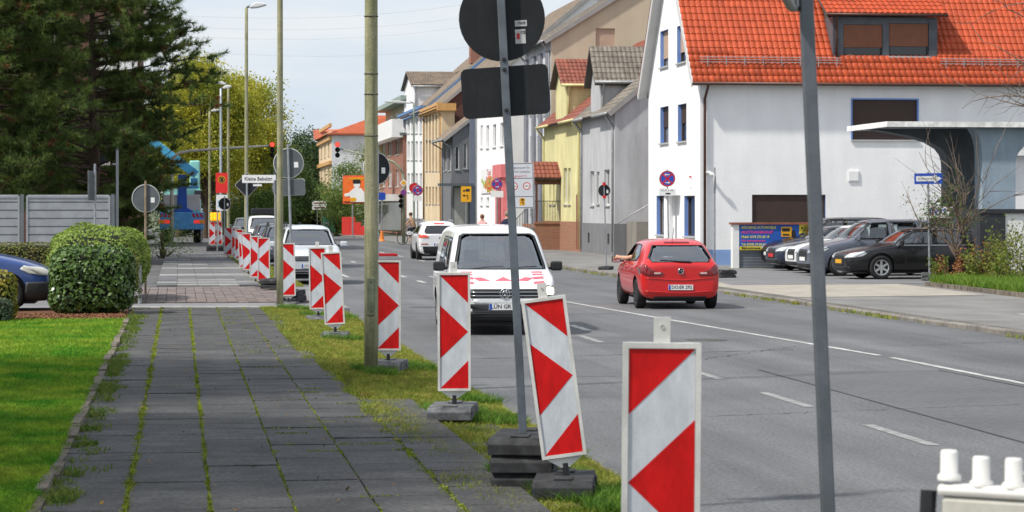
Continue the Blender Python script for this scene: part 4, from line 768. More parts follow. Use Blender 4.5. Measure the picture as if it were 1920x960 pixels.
        for y in wheels:
            for sx in (-1, 1):
                o = inst('wheel', tme, (sx * (wx - w + .015), y, wr), s.root, 0 if sx > 0 else math.pi); inst('rim', rme, (0, 0, 0), o)
        b = MB(); b.box(-wx + .25, wx - .25, st[0][0] + .3, st[-1][0] - .3, .16, .3); b.build('underbody', BLACK, s.root)
        if seats:
            sm = MB(); sm.box(-.24, .24, -.22, .28, .35, .55); sm.prism([(-.22, .5), (-.1, .5), (-.3, 1.12), (-.38, 1.1)], (-.23, 0, 0), UY, UZ, UX, .46); sm.box(-.13, .13, -.42, -.32, 1.13, 1.33)
            sme_ = sm.mesh('seat', mat('seat_fabric', (.045, .046, .05), .95, .2))
            sy = seats if isinstance(seats, (int, float)) and seats is not True else .15
            for sx in (-.36, .36): inst('seat', sme_, (sx, sy, .05), s.root)
            b = MB(); b.box(-.6, .6, sy + .65, sy + .95, .75, .98); b.build('dashboard', CABIN, s.root)
            b = MB(); b.lathe([(.17, -.012), (.185, 0), (.17, .012), (.155, 0), (.17, -.012)], 16, Matrix.Translation((-.36, sy + .55, 1.0)) @ Matrix.Rotation(R(65), 4, 'X')); b.build('steering_wheel', BLACK, s.root)
    def hit(s, d, a, b):
        if d == 'f': o, v = Vector((a, 6, b)), Vector((0, -1, 0))
        elif d == 'r': o, v = Vector((a, -6, b)), Vector((0, 1, 0))
        elif d == 'R': o, v = Vector((4, a, b)), Vector((-1, 0, 0))
        elif d == 'L': o, v = Vector((-4, a, b)), Vector((1, 0, 0))
        else: o, v = Vector((a, b, 5)), Vector((0, 0, -1))
        h = s.bvh.ray_cast(o, v); return (h[0], h[1]) if h[0] is not None else (None, -v)
    def patch(s, d, P, name, m, off=.006, parent=None, rings=(1, .8, .5, .2), res=.06, hole=None):
        """a panel that follows the body: outline P in the view d, seated just proud of the skin"""
        pts = []
        for i in range(len(P)):
            p, q = Vector(P[i]), Vector(P[(i + 1) % len(P)]); k = max(1, int((q - p).length / res)); pts += [p.lerp(q, j / k) for j in range(k)]
        c = sum(pts, Vector((0, 0))) / len(pts); n = len(pts); rs = [1, hole] if hole else list(rings) + [0]; V = []; last = None
        for r_ in [1.0] + rs:
            for p in pts:
                e = c + (p - c) * r_; h, nn = s.hit(d, e.x, e.y)
                if h is None: h, nn = s.hit(d, c.x, c.y); h = Vector(last) if last else h
                last = h; V.append(h + nn * (off if len(V) >= n else -.03))
        F = [(i * n + k, i * n + (k + 1) % n, (i + 1) * n + (k + 1) % n, (i + 1) * n + k) for i in range(len(rs)) for k in range(n)]
        b = MB(); b.add(V, F); return b.build(name, m, parent or s.root, True)
    def window(s, d, P, gm=None, name='window', border=.9):
        for dd in (('L', 'R') if d == 's' else (d,)):
            o = s.patch(dd, P, name, BLACK, .004, hole=border); c = sum((Vector(p) for p in P), Vector((0, 0))) / len(P)
            s.patch(dd, [tuple(c + (Vector(p) - c) * (border + .015)) for p in P], 'pane', gm or GLS, .003, o)
    def plate(s, d, z, txt, w=.52, y=None, blue=True, m=None, x0=0.):
        h, nn = s.hit(d, x0, z); sg = 1 if d == 'f' else -1; yy = h.y + sg * .015 if y is None else y
        b = MB(); b.box(-w / 2, w / 2, -.006, .006, -.055, .055); p = b.build('number_plate', m or PLATE, s.root, loc=(x0, yy, z))
        if d == 'f': p.rotation_euler = (0, 0, math.pi)
        if blue: b = MB(); b.box(-w / 2 + .004, -w / 2 + .045, -.009, -.0062, -.05, .05); b.build('country_strip', BLUE, p)
        if txt: text(txt, .095, (.02, -.0075, .0), (R(90), 0, 0), INK, p, sx=.98, bold=.0015)
        return p
    def lamp(s, d, P, m, name, mirror=True, **k):
        for sx in ((1, -1) if mirror else (1,)): s.patch(d, [(sx * x, z) for x, z in P], name, m, **k)
    def mirrors(s, y, z, w, m, sz=(.2, .09, .15)):
        for sx in (-1, 1):
            b = MB(); b.box(-sz[0] / 2, sz[0] / 2, -sz[1] / 2, sz[1] / 2, -sz[2] / 2, sz[2] / 2); o = b.build('wing_mirror', m, s.root, bev=.035, seg=3, loc=(sx * (w + sz[0] / 2 + .03), y, z)); b = MB(); b.box(-.08, .08, -.02, .02, -.03, .01); b.build('mirror_arm', BLACK, o, loc=(-sx * .14, 0, -.03)); b = MB(); b.box(-sz[0] * .4, sz[0] * .4, -.004, 0, -sz[2] * .38, sz[2] * .38); b.build('mirror_glass', CHROME, o, loc=(0, -sz[1] / 2 - .001, 0))
    def handles(s, ys, z, m):
        for y in ys:
            for d in 'LR':
                h, nn = s.hit(d, y, z); b = MB(); b.box(-.02, .02, -.09, .09, -.012, .015); b.build('door_handle', m, s.root, bev=.008, loc=h + nn * .015)
def rrect(x0, x1, z0, z1, r=.05, n=3):
    P = []
    for cx_, cz_, a0 in ((x1 - r, z1 - r, 0), (x0 + r, z1 - r, 90), (x0 + r, z0 + r, 180), (x1 - r, z0 + r, 270)): P += [(cx_ + r * math.cos(R(a0 + 90 * k / n)), cz_ + r * math.sin(R(a0 + 90 * k / n))) for k in range(n + 1)]
    return P
def disc_logo(car, d, x, z, r, m, m2, bars):
    h, nn = car.hit(d, x, z); sg = 1 if d == 'f' else -1
    b = MB(); M = Matrix.Translation(h + Vector((0, sg * .012, 0))) @ Matrix.Rotation(-sg * R(90), 4, 'X')
    b.lathe([(r * .86, 0), (r * .86, .012), (r * .93, .018), (r, .012), (r, 0)], 24, M); b.lathe([(0, .004), (r * .86, .004)], 24, M, 1)
    for (a, c) in bars:
        b.tube([M @ Vector((a[0] * r, a[1] * r, .011)), M @ Vector((c[0] * r, c[1] * r, .011))], r * .085, 5)
    return b.build('emblem', [m, m2], car.root, True)
# ---- white van in the near lane, driving towards the camera
WP = paint('white_car_paint', (.76, .77, .78))
vx, vy = gp(955, 629, RZ)
st = stations(4.4, 1.82, 1.82, 1.06, 1.42, .66, -2.05, 1.66, 1.02, .22, .84, .80)
ws = [(-.77, 1.07), (.77, 1.07), (.77, 1.14), (.65, 1.63), (.58, 1.67), (-.58, 1.67), (-.65, 1.63), (-.77, 1.14)]
sw = [(1.12, 1.08), (.62, 1.6), (-.05, 1.62), (-.05, 1.08)]; sw2 = [(-.2, 1.08), (-.2, 1.62), (-1.0, 1.62), (-1.05, 1.08)]; rw = [(-.62, 1.1), (.62, 1.1), (.56, 1.6), (-.56, 1.6)]
V = Car('delivery_van', 'white city van with red warning stripes on its bonnet, driving towards us', vx, vy + 2.2, math.pi + R(-2), st, WP, (1.38, -1.32), .32, .2, .87, win=[('f', ws), ('s', sw), ('s', sw2), ('r', rw)], seats=.25, lev=3)
V.window('f', ws, GLW, 'windscreen', .94); V.window('s', sw); V.window('s', sw2, GLD); V.window('r', rw, GLD, 'rear_window')
V.patch('f', [(-.80, .23), (.80, .23), (.86, .42), (.86, .52), (-.86, .52), (-.86, .42)], 'bumper', mat('grey_bumper', (.035, .036, .04), .75, .1), .012)
V.patch('f', rrect(-.62, .62, .24, .40, .05), 'lower_grille', BLACK, .018); V.patch('f', rrect(-.52, .52, .54, .60, .02), 'bumper_strip', WP, .014)
V.patch('f', [(-.56, .62), (.56, .62), (.62, .76), (-.62, .76)], 'grille', BLACK, .012)
for z in (.655, .715):
    b = MB(); pts = [V.hit('f', -.56 + 1.12 * k / 12, z)[0] + Vector((0, .018, 0)) for k in range(13)]; b.tube(pts, .008, 5); b.build('grille_bar', CHROME, V.root, True)
for z in (.28, .32, .36):
    b = MB(); b.tube([V.hit('f', -.6 + 1.2 * k / 10, z)[0] + Vector((0, .022, 0)) for k in range(11)], .006, 5); b.build('grille_bar', mat('grey_bumper', (.07, .07, .07)), V.root, True)
V.lamp('f', [(.60, .62), (.80, .66), (.84, .82), (.72, .82), (.62, .76)], mat('dark_head_lamp', (.10, .105, .11), .15, .3, 14, coat=1), 'headlight', off=.012); V.lamp('f', rrect(.69, .81, .67, .78, .03), HEADON, 'headlight_lens', off=.03); V.lamp('f', rrect(.64, .76, .33, .41, .035), HEADL, 'fog_lamp', off=.02)
disc_logo(V, 'f', 0, .69, .085, CHROME, BLACK, [((-.62, .6), (-.2, -.75)), ((-.2, -.75), (0, -.1)), ((0, -.1), (.2, -.75)), ((.2, -.75), (.62, .6)), ((-.28, .8), (0, .05)), ((0, .05), (.28, .8))])
V.plate('f', .475, 'LÜN GR 430')
STR = mat('warning_red', (.58, .13, .17), .4, .05); hz_ = lambda a, b_: (a, b_)
for sx in (-1, 1):
    for k in range(4): y = 1.62 + .13 * k; V.patch('t', [(sx * .50, y), (sx * .68, y - .05), (sx * .68, y + .02), (sx * .50, y + .07)], 'warning_stripe', STR, .004)
    V.patch('t', [(sx * .22, 2.00), (sx * .40, 2.0), (sx * .52, 1.90), (sx * .36, 1.90)], 'warning_stripe', STR, .004)
V.patch('t', [(-.15, 2.01), (.15, 2.01), (0, 1.9)], 'warning_stripe', STR, .004)
V.mirrors(1.0, 1.12, .87, BLACK, (.2, .1, .16)); V.handles((.2,), .95, BLACK)
b = MB()
for x0, x1 in ((-.1, -.62), (.5, -.05)): b.tube([V.hit('f', x0, 1.08)[0] + Vector((0, .02, 0)), V.hit('f', (x0 + x1) / 2, 1.11)[0] + Vector((0, .02, 0)), V.hit('f', x1, 1.12)[0] + Vector((0, .02, 0))], .009, 5)
b.build('wiper', BLACK, V.root)
DTAIL = mat('dark_tail_lamp', (.17, .004, .006), .12, .3, 14, coat=1)
# ---- red hatchback driving away
RP = paint('red_car_paint', (.56, .004, .005))
hx, hy_ = gp(1283, 580, RZ)
st = stations(4.0, 1.74, 1.47, .98, 1.02, .35, -1.35, .98, .92, .2, .74, .70, .1)
rw = [(-.62, .98), (.62, .98), (.68, 1.06), (.54, 1.335), (-.54, 1.335), (-.68, 1.06)]; ws = [(-.66, 1.02), (.66, 1.02), (.56, 1.36), (-.56, 1.36)]
sw = [(.86, .98), (.3, 1.34), (-.28, 1.36), (-.3, .97)]; sw2 = [(-.38, .97), (-.36, 1.36), (-.95, 1.33), (-1.3, 1.1), (-1.15, 1.0)]
Hb = Car('red_hatchback', 'red hatchback driving away with the driver\'s arm out of the window', hx, hy_ + 2.0, R(-2.2), st, RP, (1.22, -1.29), .31, .2, .84, win=[('f', ws), ('s', sw), ('s', sw2), ('r', rw)], rim=RIMD, seats=.1, lev=3)
Hb.window('r', rw, GLW, 'rear_window', .945); Hb.window('f', ws, GLS, 'windscreen', .93); Hb.window('s', sw2, GLD)
Hb.patch('L', sw, 'window', BLACK, .004, hole=.92); o_ = Hb.patch('R', sw, 'window', BLACK, .004, hole=.92); Hb.patch('R', sw, 'pane', GLS, .003, o_)
Hb.lamp('r', [(.84, .74), (.845, .93), (.72, .93), (.60, .82), (.36, .76), (.40, .70), (.66, .70)], DTAIL, 'tail_light', off=.016); Hb.lamp('r', rrect(.42, .56, .735, .775, .015), mat('clear_lens', (.6, .38, .36), .15, .1), 'reverse_lamp', off=.02)
Hb.plate('r', .46, 'DO:ER 292'); disc_logo(Hb, 'r', .0, .80, .065, CHROME, BLACK, [((-.95, -.05), (.0, .12)), ((0, .12), (.95, .05))])
Hb.patch('r', rrect(-.56, .56, .2, .27, .03), 'bumper_valance', BLACK, .01); Hb.patch('r', rrect(-.27, .27, 1.375, 1.40, .012), 'brake_light', mat('dark_red_lamp', (.12, .005, .006), .2, 0), .008)
for zz, x1 in ((.36, .78), (.63, .74)):
    b = MB(); b.tube([Hb.hit('r', -x1 + 2 * x1 * k / 16, zz + (.02 * math.cos(k * .4)))[0] + Vector((0, -.004, 0)) for k in range(17)], .011, 6); b.build('bumper_crease', RP, Hb.root, True)
b = MB(); b.tube([Hb.hit('r', .22, .99)[0] + Vector((0, -.02, 0)), Hb.hit('r', 0, 1.0)[0] + Vector((0, -.025, 0)), Hb.hit('r', -.42, 1.03)[0] + Vector((0, -.02, 0))], [.022, .018, .008], 6); b.build('wiper', BLACK, Hb.root)
b = MB(); b.tube([(-.05, -1.25, 1.45), (-.05, -1.42, 1.70)], .006, 5); b.build('aerial', BLACK, Hb.root); Hb.mirrors(.78, 1.0, .84, BLACK); Hb.handles((.0, -.85), .84, RP)
b = MB(); b.box(-.55, .55, -1.05, -.95, .6, 1.0); 
for sx in (-.36, .36): b.box(sx - .13, sx + .13, -1.05, -.97, 1.0, 1.18)
b.build('rear_bench', CABIN, Hb.root, bev=.03)
# ---- white sport utility car further up the road
kx, ky_ = gp(826, 488, RZ)
st = stations(4.45, 1.86, 1.64, 1.06, 1.1, .45, -1.6, 1.12, 1.05, .24, .82, .70, .1)
rw = [(-.60, 1.1), (.60, 1.1), (.66, 1.18), (.54, 1.44), (-.54, 1.44), (-.66, 1.18)]; sw = [(.95, 1.1), (.35, 1.5), (-1.2, 1.48), (-1.5, 1.25), (-1.4, 1.1)]
Kc = Car('white_suv', 'white sport utility car with red rear lamps driving away ahead of the van', kx, ky_ + 2.2, R(-.5), st, WP, (1.36, -1.3), .35, .22, .90, win=[('r', rw), ('s', sw)], rim=RIMD)
Kc.window('r', rw, GLD, 'rear_window', .95); Kc.window('s', sw, GLD)
Kc.lamp('r', [(.88, .94), (.87, 1.08), (.6, 1.05), (.46, .99), (.5, .93)], mat('lit_tail', (.75, .08, .04), .2, .1, coat=1), 'tail_light', off=.014); Kc.patch('r', rrect(-.22, .22, 1.50, 1.55, .02), 'brake_light', mat('lit_brake', (.8, .04, .03), .2, 0, emit=.4), .012)
Kc.patch('r', [(-.8, .25), (.8, .25), (.88, .5), (.88, .58), (-.88, .58), (-.88, .5)], 'bumper_valance', BLACK, .014); Kc.plate('r', .66, 'UN XL 37'); Kc.lamp('r', rrect(.5, .8, .66, .70, .015), TAIL, 'reflector', off=.012)
disc_logo(Kc, 'r', 0, .93, .05, CHROME, BLACK, []); Kc.mirrors(.85, 1.1, .9, WP)
b = MB()
for sx in (-.6, .6): b.tube([(sx, .3, 1.63), (sx, .2, 1.68), (sx, -1.3, 1.67), (sx, -1.4, 1.61)], .018, 6)
b.build('roof_rail', PIPEZ, Kc.root)
# ---- queue on the left of the road, facing the camera
def queue_car(name, label, px, py, L, W, Hh, pm, hood=1.0, nose=.8, txt='', rails=True, dz=0, van=False, headm=None, rack=False):
    x, y = gp(px, py, RZ)
    st = stations(L, W, Hh, hood, 1.05 if not van else 1.35, .35 if not van else .75, -1.5 if not van else -L / 2 + .15, hood + .1 if not van else Hh - .2, hood - .02, .24, nose, .70 if not van else .8)
    z0, z1 = hood + .05, Hh - .13; w_ = W / 2 * .78; ws = [(-w_, z0), (w_, z0), (w_ * .8, z1), (-w_ * .8, z1)]
    ya = 1.0 if not van else 1.15; sw = [(ya, hood + .04), (.3 + (ya - 1), z1), (-1.1, z1 - .02), (-1.35, hood + .04)]
    c = Car(name, label, x, y + L / 2, math.pi, st, pm, (L * .305, -L * .3), .33, .2, W / 2 - .03, win=[('f', ws), ('s', sw)], group='queue of cars waiting in the left lane')
    c.window('f', ws, GLW, 'windscreen', .955); c.window('s', sw, GLD)
    c.lamp('f', [(W * .28, nose - .16), (W * .43, nose - .14), (W * .46, nose + .01), (W * .36, nose - .01)], headm or HEADL, 'headlight', off=.012)
    c.patch('f', rrect(-W * .25, W * .25, nose - .17, nose - .05, .03), 'grille', BLACK, .012)
    for z in (nose - .09, nose - .13): b = MB(); b.tube([c.hit('f', -W * .24 + W * .48 * k / 8, z)[0] + Vector((0, .015, 0)) for k in range(9)], .008, 5); b.build('grille_bar', CHROME, c.root)
    c.patch('f', rrect(-W * .36, W * .36, .26, .44, .05), 'lower_grille', BLACK, .012)
    for z in (.32, .38): b = MB(); b.tube([c.hit('f', -W * .34 + W * .68 * k / 8, z)[0] + Vector((0, .016, 0)) for k in range(9)], .01, 5); b.build('bumper_bar', PIPEZ, c.root)
    c.plate('f', .53, txt); c.mirrors(.75 if not van else .95, hood + .08, W / 2 - .02, pm if not van else BLACK)
    if rails:
        b = MB()
        for sx in (-W * .33, W * .33): b.tube([(sx, .3, Hh - .03), (sx, .15, Hh + .06), (sx, -1.2, Hh + .05), (sx, -1.35, Hh - .06)], .022, 6)
        b.build('roof_rail', BLACK, c.root)
    if rack: b = MB(); b.box(-.6, .6, -1.6, .4, Hh + .04, Hh + .34); b.build('roof_box', ALU, c.root, bev=.06)
    return c
SIL = paint('silver_paint', (.55, .58, .61)); DGP = paint('dark_grey_paint', (.055, .06, .068)); MGP = paint('mid_grey_paint', (.16, .175, .20))
queue_car('silver_suv', 'silver off-road car with roof rails, first in the left lane queue', 583, 534, 4.3, 1.8, 1.66, SIL, 1.04, .84, 'DO LM 48')
queue_car('grey_estate', 'dark grey car waiting just behind the silver off-road car', 538, 501, 4.5, 1.8, 1.56, MGP, 1.0, .8, 'UN AK 91')
queue_car('black_hatchback', 'dark small car waiting behind the grey one in the queue', 513, 486, 4.1, 1.74, 1.54, DGP, 1.0, .78, 'DO PT 5', rails=False)
queue_car('white_panel_van', 'white van with dark roof box waiting further back in the queue', 497, 474, 4.6, 1.86, 1.86, WP, 1.12, .9, 'UN TR 70', rails=False, van=True, rack=True)
queue_car('grey_people_carrier', 'grey car at the back of the queue near the traffic signal', 462, 456, 4.5, 1.8, 1.66, MGP, 1.05, .82, 'DO WE 2', rails=False)
# ---- row of parked cars on the forecourt, noses to the left
def side_car(name, label, px, py, L, W, Hh, pm, hood=.98, nose=.78, belt=.95, rim='six', rz=90, pl=None, plm=None, est=True, gm=None, headm=None, rm=None, grp='cars parked in a row on the forecourt', blue=False, cz0=PZ):
    x, y = gp(px, py, cz0)
    st = stations(L, W, Hh, hood, L * .23, .12 * L * .8, -L * .36 if est else -L * .28, hood + .12 if est else hood + .06, belt, .19, nose, .70, .12)
    a, b_ = L * .205, .12 * L * .75; sw = [(a, belt + .05), (b_, Hh - .1), (-.12, Hh - .075), (-.12, belt + .05)]; sw2 = [(-.2, belt + .05), (-.2, Hh - .075), (-1.0, Hh - .08), (-1.05, belt + .06)]; sw3 = [(-1.12, belt + .07), (-1.08, Hh - .09), (-1.6, Hh - .14), (-1.75, belt + .17)]
    ws = [(-W * .4, hood + .06), (W * .4, hood + .06), (W * .33, Hh - .1), (-W * .33, Hh - .1)]
    off = Vector((math.cos(R(rz + 90)), math.sin(R(rz + 90)), 0)) * (L / 2)
    c = Car(name, label, x - off.x, y - off.y + W * .0, R(rz), st, pm, (L * .305, -L * .295), .335, .22, W / 2 - .03, z=cz0 + .008, win=[('f', ws), ('s', sw), ('s', sw2)], rims=rim, rim=rm, group=grp)
    c.window('f', ws, GLW, 'windscreen', .955); c.window('s', sw, gm or GLS); c.window('s', sw2, gm or GLS)
    if est: c.patch('L', sw3, 'rear_side_window', DGLASS, .004); c.patch('R', sw3, 'rear_side_window', DGLASS, .004)
    c.lamp('f', [(W * .24, nose - .15), (W * .45, nose - .12), (W * .47, nose + .03), (W * .36, nose + .0)], headm or HEADL, 'headlight', off=.012)
    for d in 'LR': c.patch(d, [(L / 2 - .12, nose - .13), (L / 2 - .1, nose - .02), (L / 2 - .48, nose + .05), (L / 2 - .55, nose - .01), (L / 2 - .4, nose - .09)], 'headlight', headm or HEADL, .008)
    c.patch('f', rrect(-W * .2, W * .2, nose - .36, nose - .04, .05), 'grille', BLACK, .012); c.patch('f', rrect(-W * .4, W * .4, .24, .36, .04), 'lower_grille', BLACK, .012)
    for k in range(4): b = MB(); z = nose - .1 - .07 * k; b.tube([c.hit('f', -W * .19 + W * .38 * j / 6, z)[0] + Vector((0, .016, 0)) for j in range(7)], .006, 5); b.build('grille_bar', CHROME, c.root)
    if pl is not None: c.plate('f', .5, pl, m=plm, blue=blue)
    c.mirrors(L * .19, belt + .1, W / 2 - .03, pm); c.handles((-.0, -.95), belt - .1, pm if name != 'black_estate' else BLACK)
    for y_ in (.78, -.16, -1.1):
        for d in 'LR':
            b = MB(); pts = [c.hit(d, y_ + (.0 if z < .8 else -.02), z)[0] + c.hit(d, y_, z)[1] * .0015 for z in (.34, .45, .6, .75, belt - .02)]; b.tube(pts, .005, 4); b.build('door_gap', BLACK, c.root)
    for d in 'LR':
        b = MB(); pts = [c.hit(d, a + .04, belt + .03)[0], c.hit(d, b_ + .02, Hh - .08)[0], c.hit(d, -.2, Hh - .055)[0], c.hit(d, -1.1, Hh - .065)[0], c.hit(d, -1.62, Hh - .12)[0]]; b.tube([p + Vector((.004 if d == 'R' else -.004, 0, 0)) for p in pts], .009, 5)
        b.tube([c.hit(d, a + .04 - (a + 1.7) * k / 8, belt + .03)[0] + Vector((.004 if d == 'R' else -.004, 0, 0)) for k in range(9)], .009, 5); b.build('window_trim', CHROME, c.root)
    return c
BLP = mat('black_paint', (.006, .006, .008), .25, 0, spec=.5, coat=.3); NAV = paint('navy_paint', (.012, .02, .045)); BGR = paint('blue_grey_paint', (.10, .115, .15))
side_car('black_estate', 'black estate car with orange front plate, nearest in the parked row', 1573, 523, 4.9, 1.87, 1.46, BLP, .96, .74, .93, rz=93, pl='', plm=YEL)
side_car('blue_grey_people_carrier', 'blue-grey people carrier parked second in the forecourt row', 1505, 517, 4.6, 1.85, 1.68, BGR, 1.08, .82, 1.03, rz=93, pl='', rim='five')
side_car('white_hatchback', 'white car parked third in the row behind the blue-grey carrier', 1483, 512, 4.3, 1.78, 1.50, WP, 1.0, .78, .96, rz=93, pl='')
side_car('navy_saloon', 'navy car with red front plate parked fourth in the row', 1446, 507.5, 4.5, 1.8, 1.46, NAV, .97, .76, .93, rz=93, pl='', plm=SIGNRED, est=False)
side_car('black_minivan', 'black minivan parked farthest back in the forecourt row', 1437, 503.5, 4.8, 1.85, 1.72, BLP, 1.06, .8, 1.02, rz=93, pl='')
ox, oy = gp(1620, 508, 0)
ow = side_car('white_open_van', 'white estate car with its tailgate raised behind the parked row', 1655, 500.5, 4.4, 1.8, 1.6, WP, 1.0, .8, .98, rz=93, pl='')
b = MB(); p = [(0, 0), (.5, .28), (1.0, .5), (1.5, .62), (1.5, .55), (1.0, .42), (.5, .2), (.03, -.08)]; b.prism(p, (-.75, -2.05, 1.5), (0, 1, 0), UZ, UX, 1.5); b.build('raised_tailgate', WP, ow.root, bev=.02)
b = MB(); p = [(.05, .04), (.95, .5), (.95, .515), (.05, .06)]; b.prism(p, (-.65, -2.05, 1.502), (0, 1, 0), UZ, UX, 1.3); b.build('tailgate_window', DGLASS, ow.root)
# ---- blue car on the drive at the left, nose to the right
bx_, by_ = gp(100, 588, 0)
bc = side_car('blue_people_carrier', 'blue people carrier with grey bumper nosing out from the left edge', 100, 584, 4.2, 1.76, 1.62, paint('blue_car_paint', (.025, .065, .24)), 1.05, .80, 1.0, rim='multi', rz=-90, est=True, headm=mat('foggy_lamp', (.60, .60, .54), .3, .1), grp='cars on the left', cz0=-.03)
GB = mat('grey_bumper2', (.045, .048, .052), .6, .1)
for d in 'LR': bc.patch(d, [(2.06, .22), (2.07, .56), (1.66, .55), (1.62, .22)], 'bumper_corner', GB, .01)
bc.patch('f', [(-.72, .24), (.72, .24), (.78, .56), (-.78, .56)], 'bumper', GB, .012)
# ---- crane truck parked on the pavement
tx_, ty_ = gp(341, 455, 0); T = thing('crane_truck', 'blue and turquoise truck-mounted crane parked on the pavement', 'truck', (tx_, ty_, 0))
TB1 = mat('crane_blue', (.09, .34, .70), .45, .1, 3); TB2 = mat('crane_light_blue', (.10, .48, .78), .4, .1, 3); TQ = mat('turquoise', (.32, .70, .62), .4, .08, 2); TGY = mat('truck_grey', (.50, .50, .50), .6, .1)
b = MB(); b.box(-1.25, 1.25, 0, .25, .75, 1.75); b.box(-1.22, 1.22, .25, 6, .95, 1.15); b.build('chassis', TB1, T, bev=.03)
b = MB(); b.box(-1.05, -.12, .4, 2.2, 1.85, 2.75); b.box(.2, 1.05, .4, 2.2, 1.85, 2.75); b.build('tool_box', TGY, T, bev=.04)
b = MB(); b.box(-1.0, 1.1, 2.4, 5.5, 1.2, 3.1); b.box(.45, 1.05, 2.5, 3.8, 3.0, 4.75); b.build('cabin', TQ, T, bev=.08); b = MB(); b.box(.72, 1.11, 2.38, 2.395, 2.5, 3.0); b.box(1.052, 1.06, 2.7, 3.5, 3.3, 4.0); b.build('cabin_window', DGLASS, T)
b = MB(); b.prism([(-.75, 1.75), (.75, 1.75), (.3, 2.0), (.26, 3.9), (-.22, 3.9), (-.26, 2.0)], (0, .3, 0), UX, UZ, UY, .5); b.build('crane_column', mat('crane_deep_blue', (.015, .09, .42), .4, .1), T, bev=.02)
b = MB(); M = Matrix.Translation((.55, 1.5, 4.1)) @ Matrix.Rotation(R(-53), 4, 'Y'); b.box(-.22, .26, -.3, .3, -.35, 3.0, M); b.box(-.15, .18, -.22, .22, 3.0, 4.6, M); b.build('boom', TB2, T, bev=.04)
b = MB(); b.box(.3, .95, .25, .7, 3.1, 3.25); b.box(.5, .9, .3, .6, 3.25, 3.7); b.build('hydraulics', TB1, T)
for sx in (-1, 1):
    b = MB(); b.box(-.3, .3, -.02, 0, -.1, .1); o = b.build('tail_light', mat('truck_tail', (.55, .03, .02), .2, .1, emit=.6), T, loc=(sx * .98, -.002, 1.2)); b = MB(); b.box(-.12, .12, -.02, 0, -.09, .09); b.build('indicator', YEL, o, loc=(sx * .16, -.02, 0))
    b = MB()
    for k in range(3): b.prism([(-.3 + .22 * k, 0), (-.18 + .22 * k, 0), (-.18 + .22 * k - sx * .1, .22), (-.3 + .22 * k - sx * .1, .22)], (0, 0, 0), UX, UZ, -UY, .01)
    b.build('warning_stripe', RED, T, loc=(sx * .96, -.002, 1.45))
for y in (1.1, 4.6):
    for sx in (-1, 1):
        b = MB(); b.lathe([(.2, -.26), (.46, -.26), (.5, -.2), (.5, .2), (.46, .26), (.2, .26), (.2, -.26)], 20, Matrix.Rotation(R(90), 4, 'Y')); b.build('wheel', TYRE, T, True, loc=(sx * .93, y, .5))
b = MB(); b.tube([(1.12, .2, .0), (1.1, .2, .9)], .05, 6); b.tube([(1.25, .2, .0), (1.1, .2, .02)], .08, 6); b.build('outrigger', GALV, T)
# small cars far down the street
for i, (px, py, pm, nm, lb) in enumerate([(395, 441, SIL, 'silver_hatchback', 'silver car parked far off beyond the crane truck'), (437, 440, DGP, 'dark_hatchback', 'dark car far down the left kerb behind the bus stop board')]):
    queue_car(nm, lb, px, py, 4.2, 1.75, 1.5, pm, 1., .78, '', rails=False)
# ================================================================ street furniture
def place(px, d): x, y = cd(px, d); return x, y
# ---- warning beacons
def foot(parent, n=1, w=.78, dd=.38, rz=0, m=None, name='base_plate'):
    for k in range(n):
        b = MB(); h = .11; z = .0
        b.prism([(-w / 2, 0), (w / 2, 0), (w / 2, .07), (w / 2 - .05, h), (-w / 2 + .05, h), (-w / 2, .07)], (0, -dd / 2, z), UX, UZ, UY, dd)
        for sx in (-1, 1):
            b.box(sx * w * .33 - .07, sx * w * .33 + .07, -dd / 2 - .012, dd / 2 + .012, z + .02, z + h - .03); b.box(sx * w * .3 - .09, sx * w * .3 + .09, -.06, .06, z + h, z + h + .012)
        b.build(name, m or RUBBER, parent, bev=.008, loc=(random.uniform(-.02, .02), random.uniform(-.02, .02), k * .115), rot=(0, 0, rz + random.uniform(-.05, .05)))
def beacon_meshes(flip):
    f = -1 if flip else 1; w, h = .125, .5
    fr = MB(); P = rrect(-w - .02, w + .02, -h - .02, h + .02, .03, 3); fr.prism(P, (0, -.022, 0), UX, UZ, UY, .044)
    lip = MB()
    for (a, b_, c, d) in ((-w - .02, -w, -h - .02, h + .02), (w, w + .02, -h - .02, h + .02), (-w, w, h, h + .02), (-w, w, -h - .02, -h)):
        for y in (-.034, .0225): lip.box(a, b_, y, y + .0115, c, d)
    tail = MB(); tail.prism([(-w, -h - .02), (w, -h - .02), (.03, -h - .085), (-.03, -h - .085)], (0, -.012, 0), UX, UZ, UY, .024)
    wh = MB(); wh.box(-w + .001, w - .001, -.0245, -.0225, -h + .001, h - .001); wh.box(-w + .001, w - .001, .0225, .0235, -h + .001, h - .001)
    rd = MB()
    for t in ([(-f * w, h), (f * w, h), (f * w, h - .245)], [(-f * w, h - .265), (f * w, 0), (-f * w, -h + .265)], [(-f * w, -h), (f * w, -h), (f * w, -h + .245)]):
        t = [(x * .985, z * .996) for x, z in t]; rd.prism(t, (0, -.0262, 0), UX, UZ, UY, .0015)
    return [('frame', fr.mesh('frame', FRAMEW)), ('edge_lip', lip.mesh('edge_lip', FRAMEW)), ('pointed_tail', tail.mesh('pointed_tail', FRAMEW)), ('white_sheeting', wh.mesh('white_sheeting', STRIPE)), ('red_sheeting', rd.mesh('red_sheeting', RED))]
FRAMEW = mat('beacon_frame', (.62, .61, .58), .55, .12, 6)
BM = {0: beacon_meshes(0), 1: beacon_meshes(1)}
TOPM = MB(); TOPM.box(-.03, .03, -.012, .012, .5, .615); TOPM.lathe([(0, .0), (.008, .0), (.008, .004)], 8, Matrix.Translation((0, -.0125, .58)) @ Matrix.Rotation(R(90), 4, 'X')); TOPM = TOPM.mesh('top_tongue', FRAMEW)
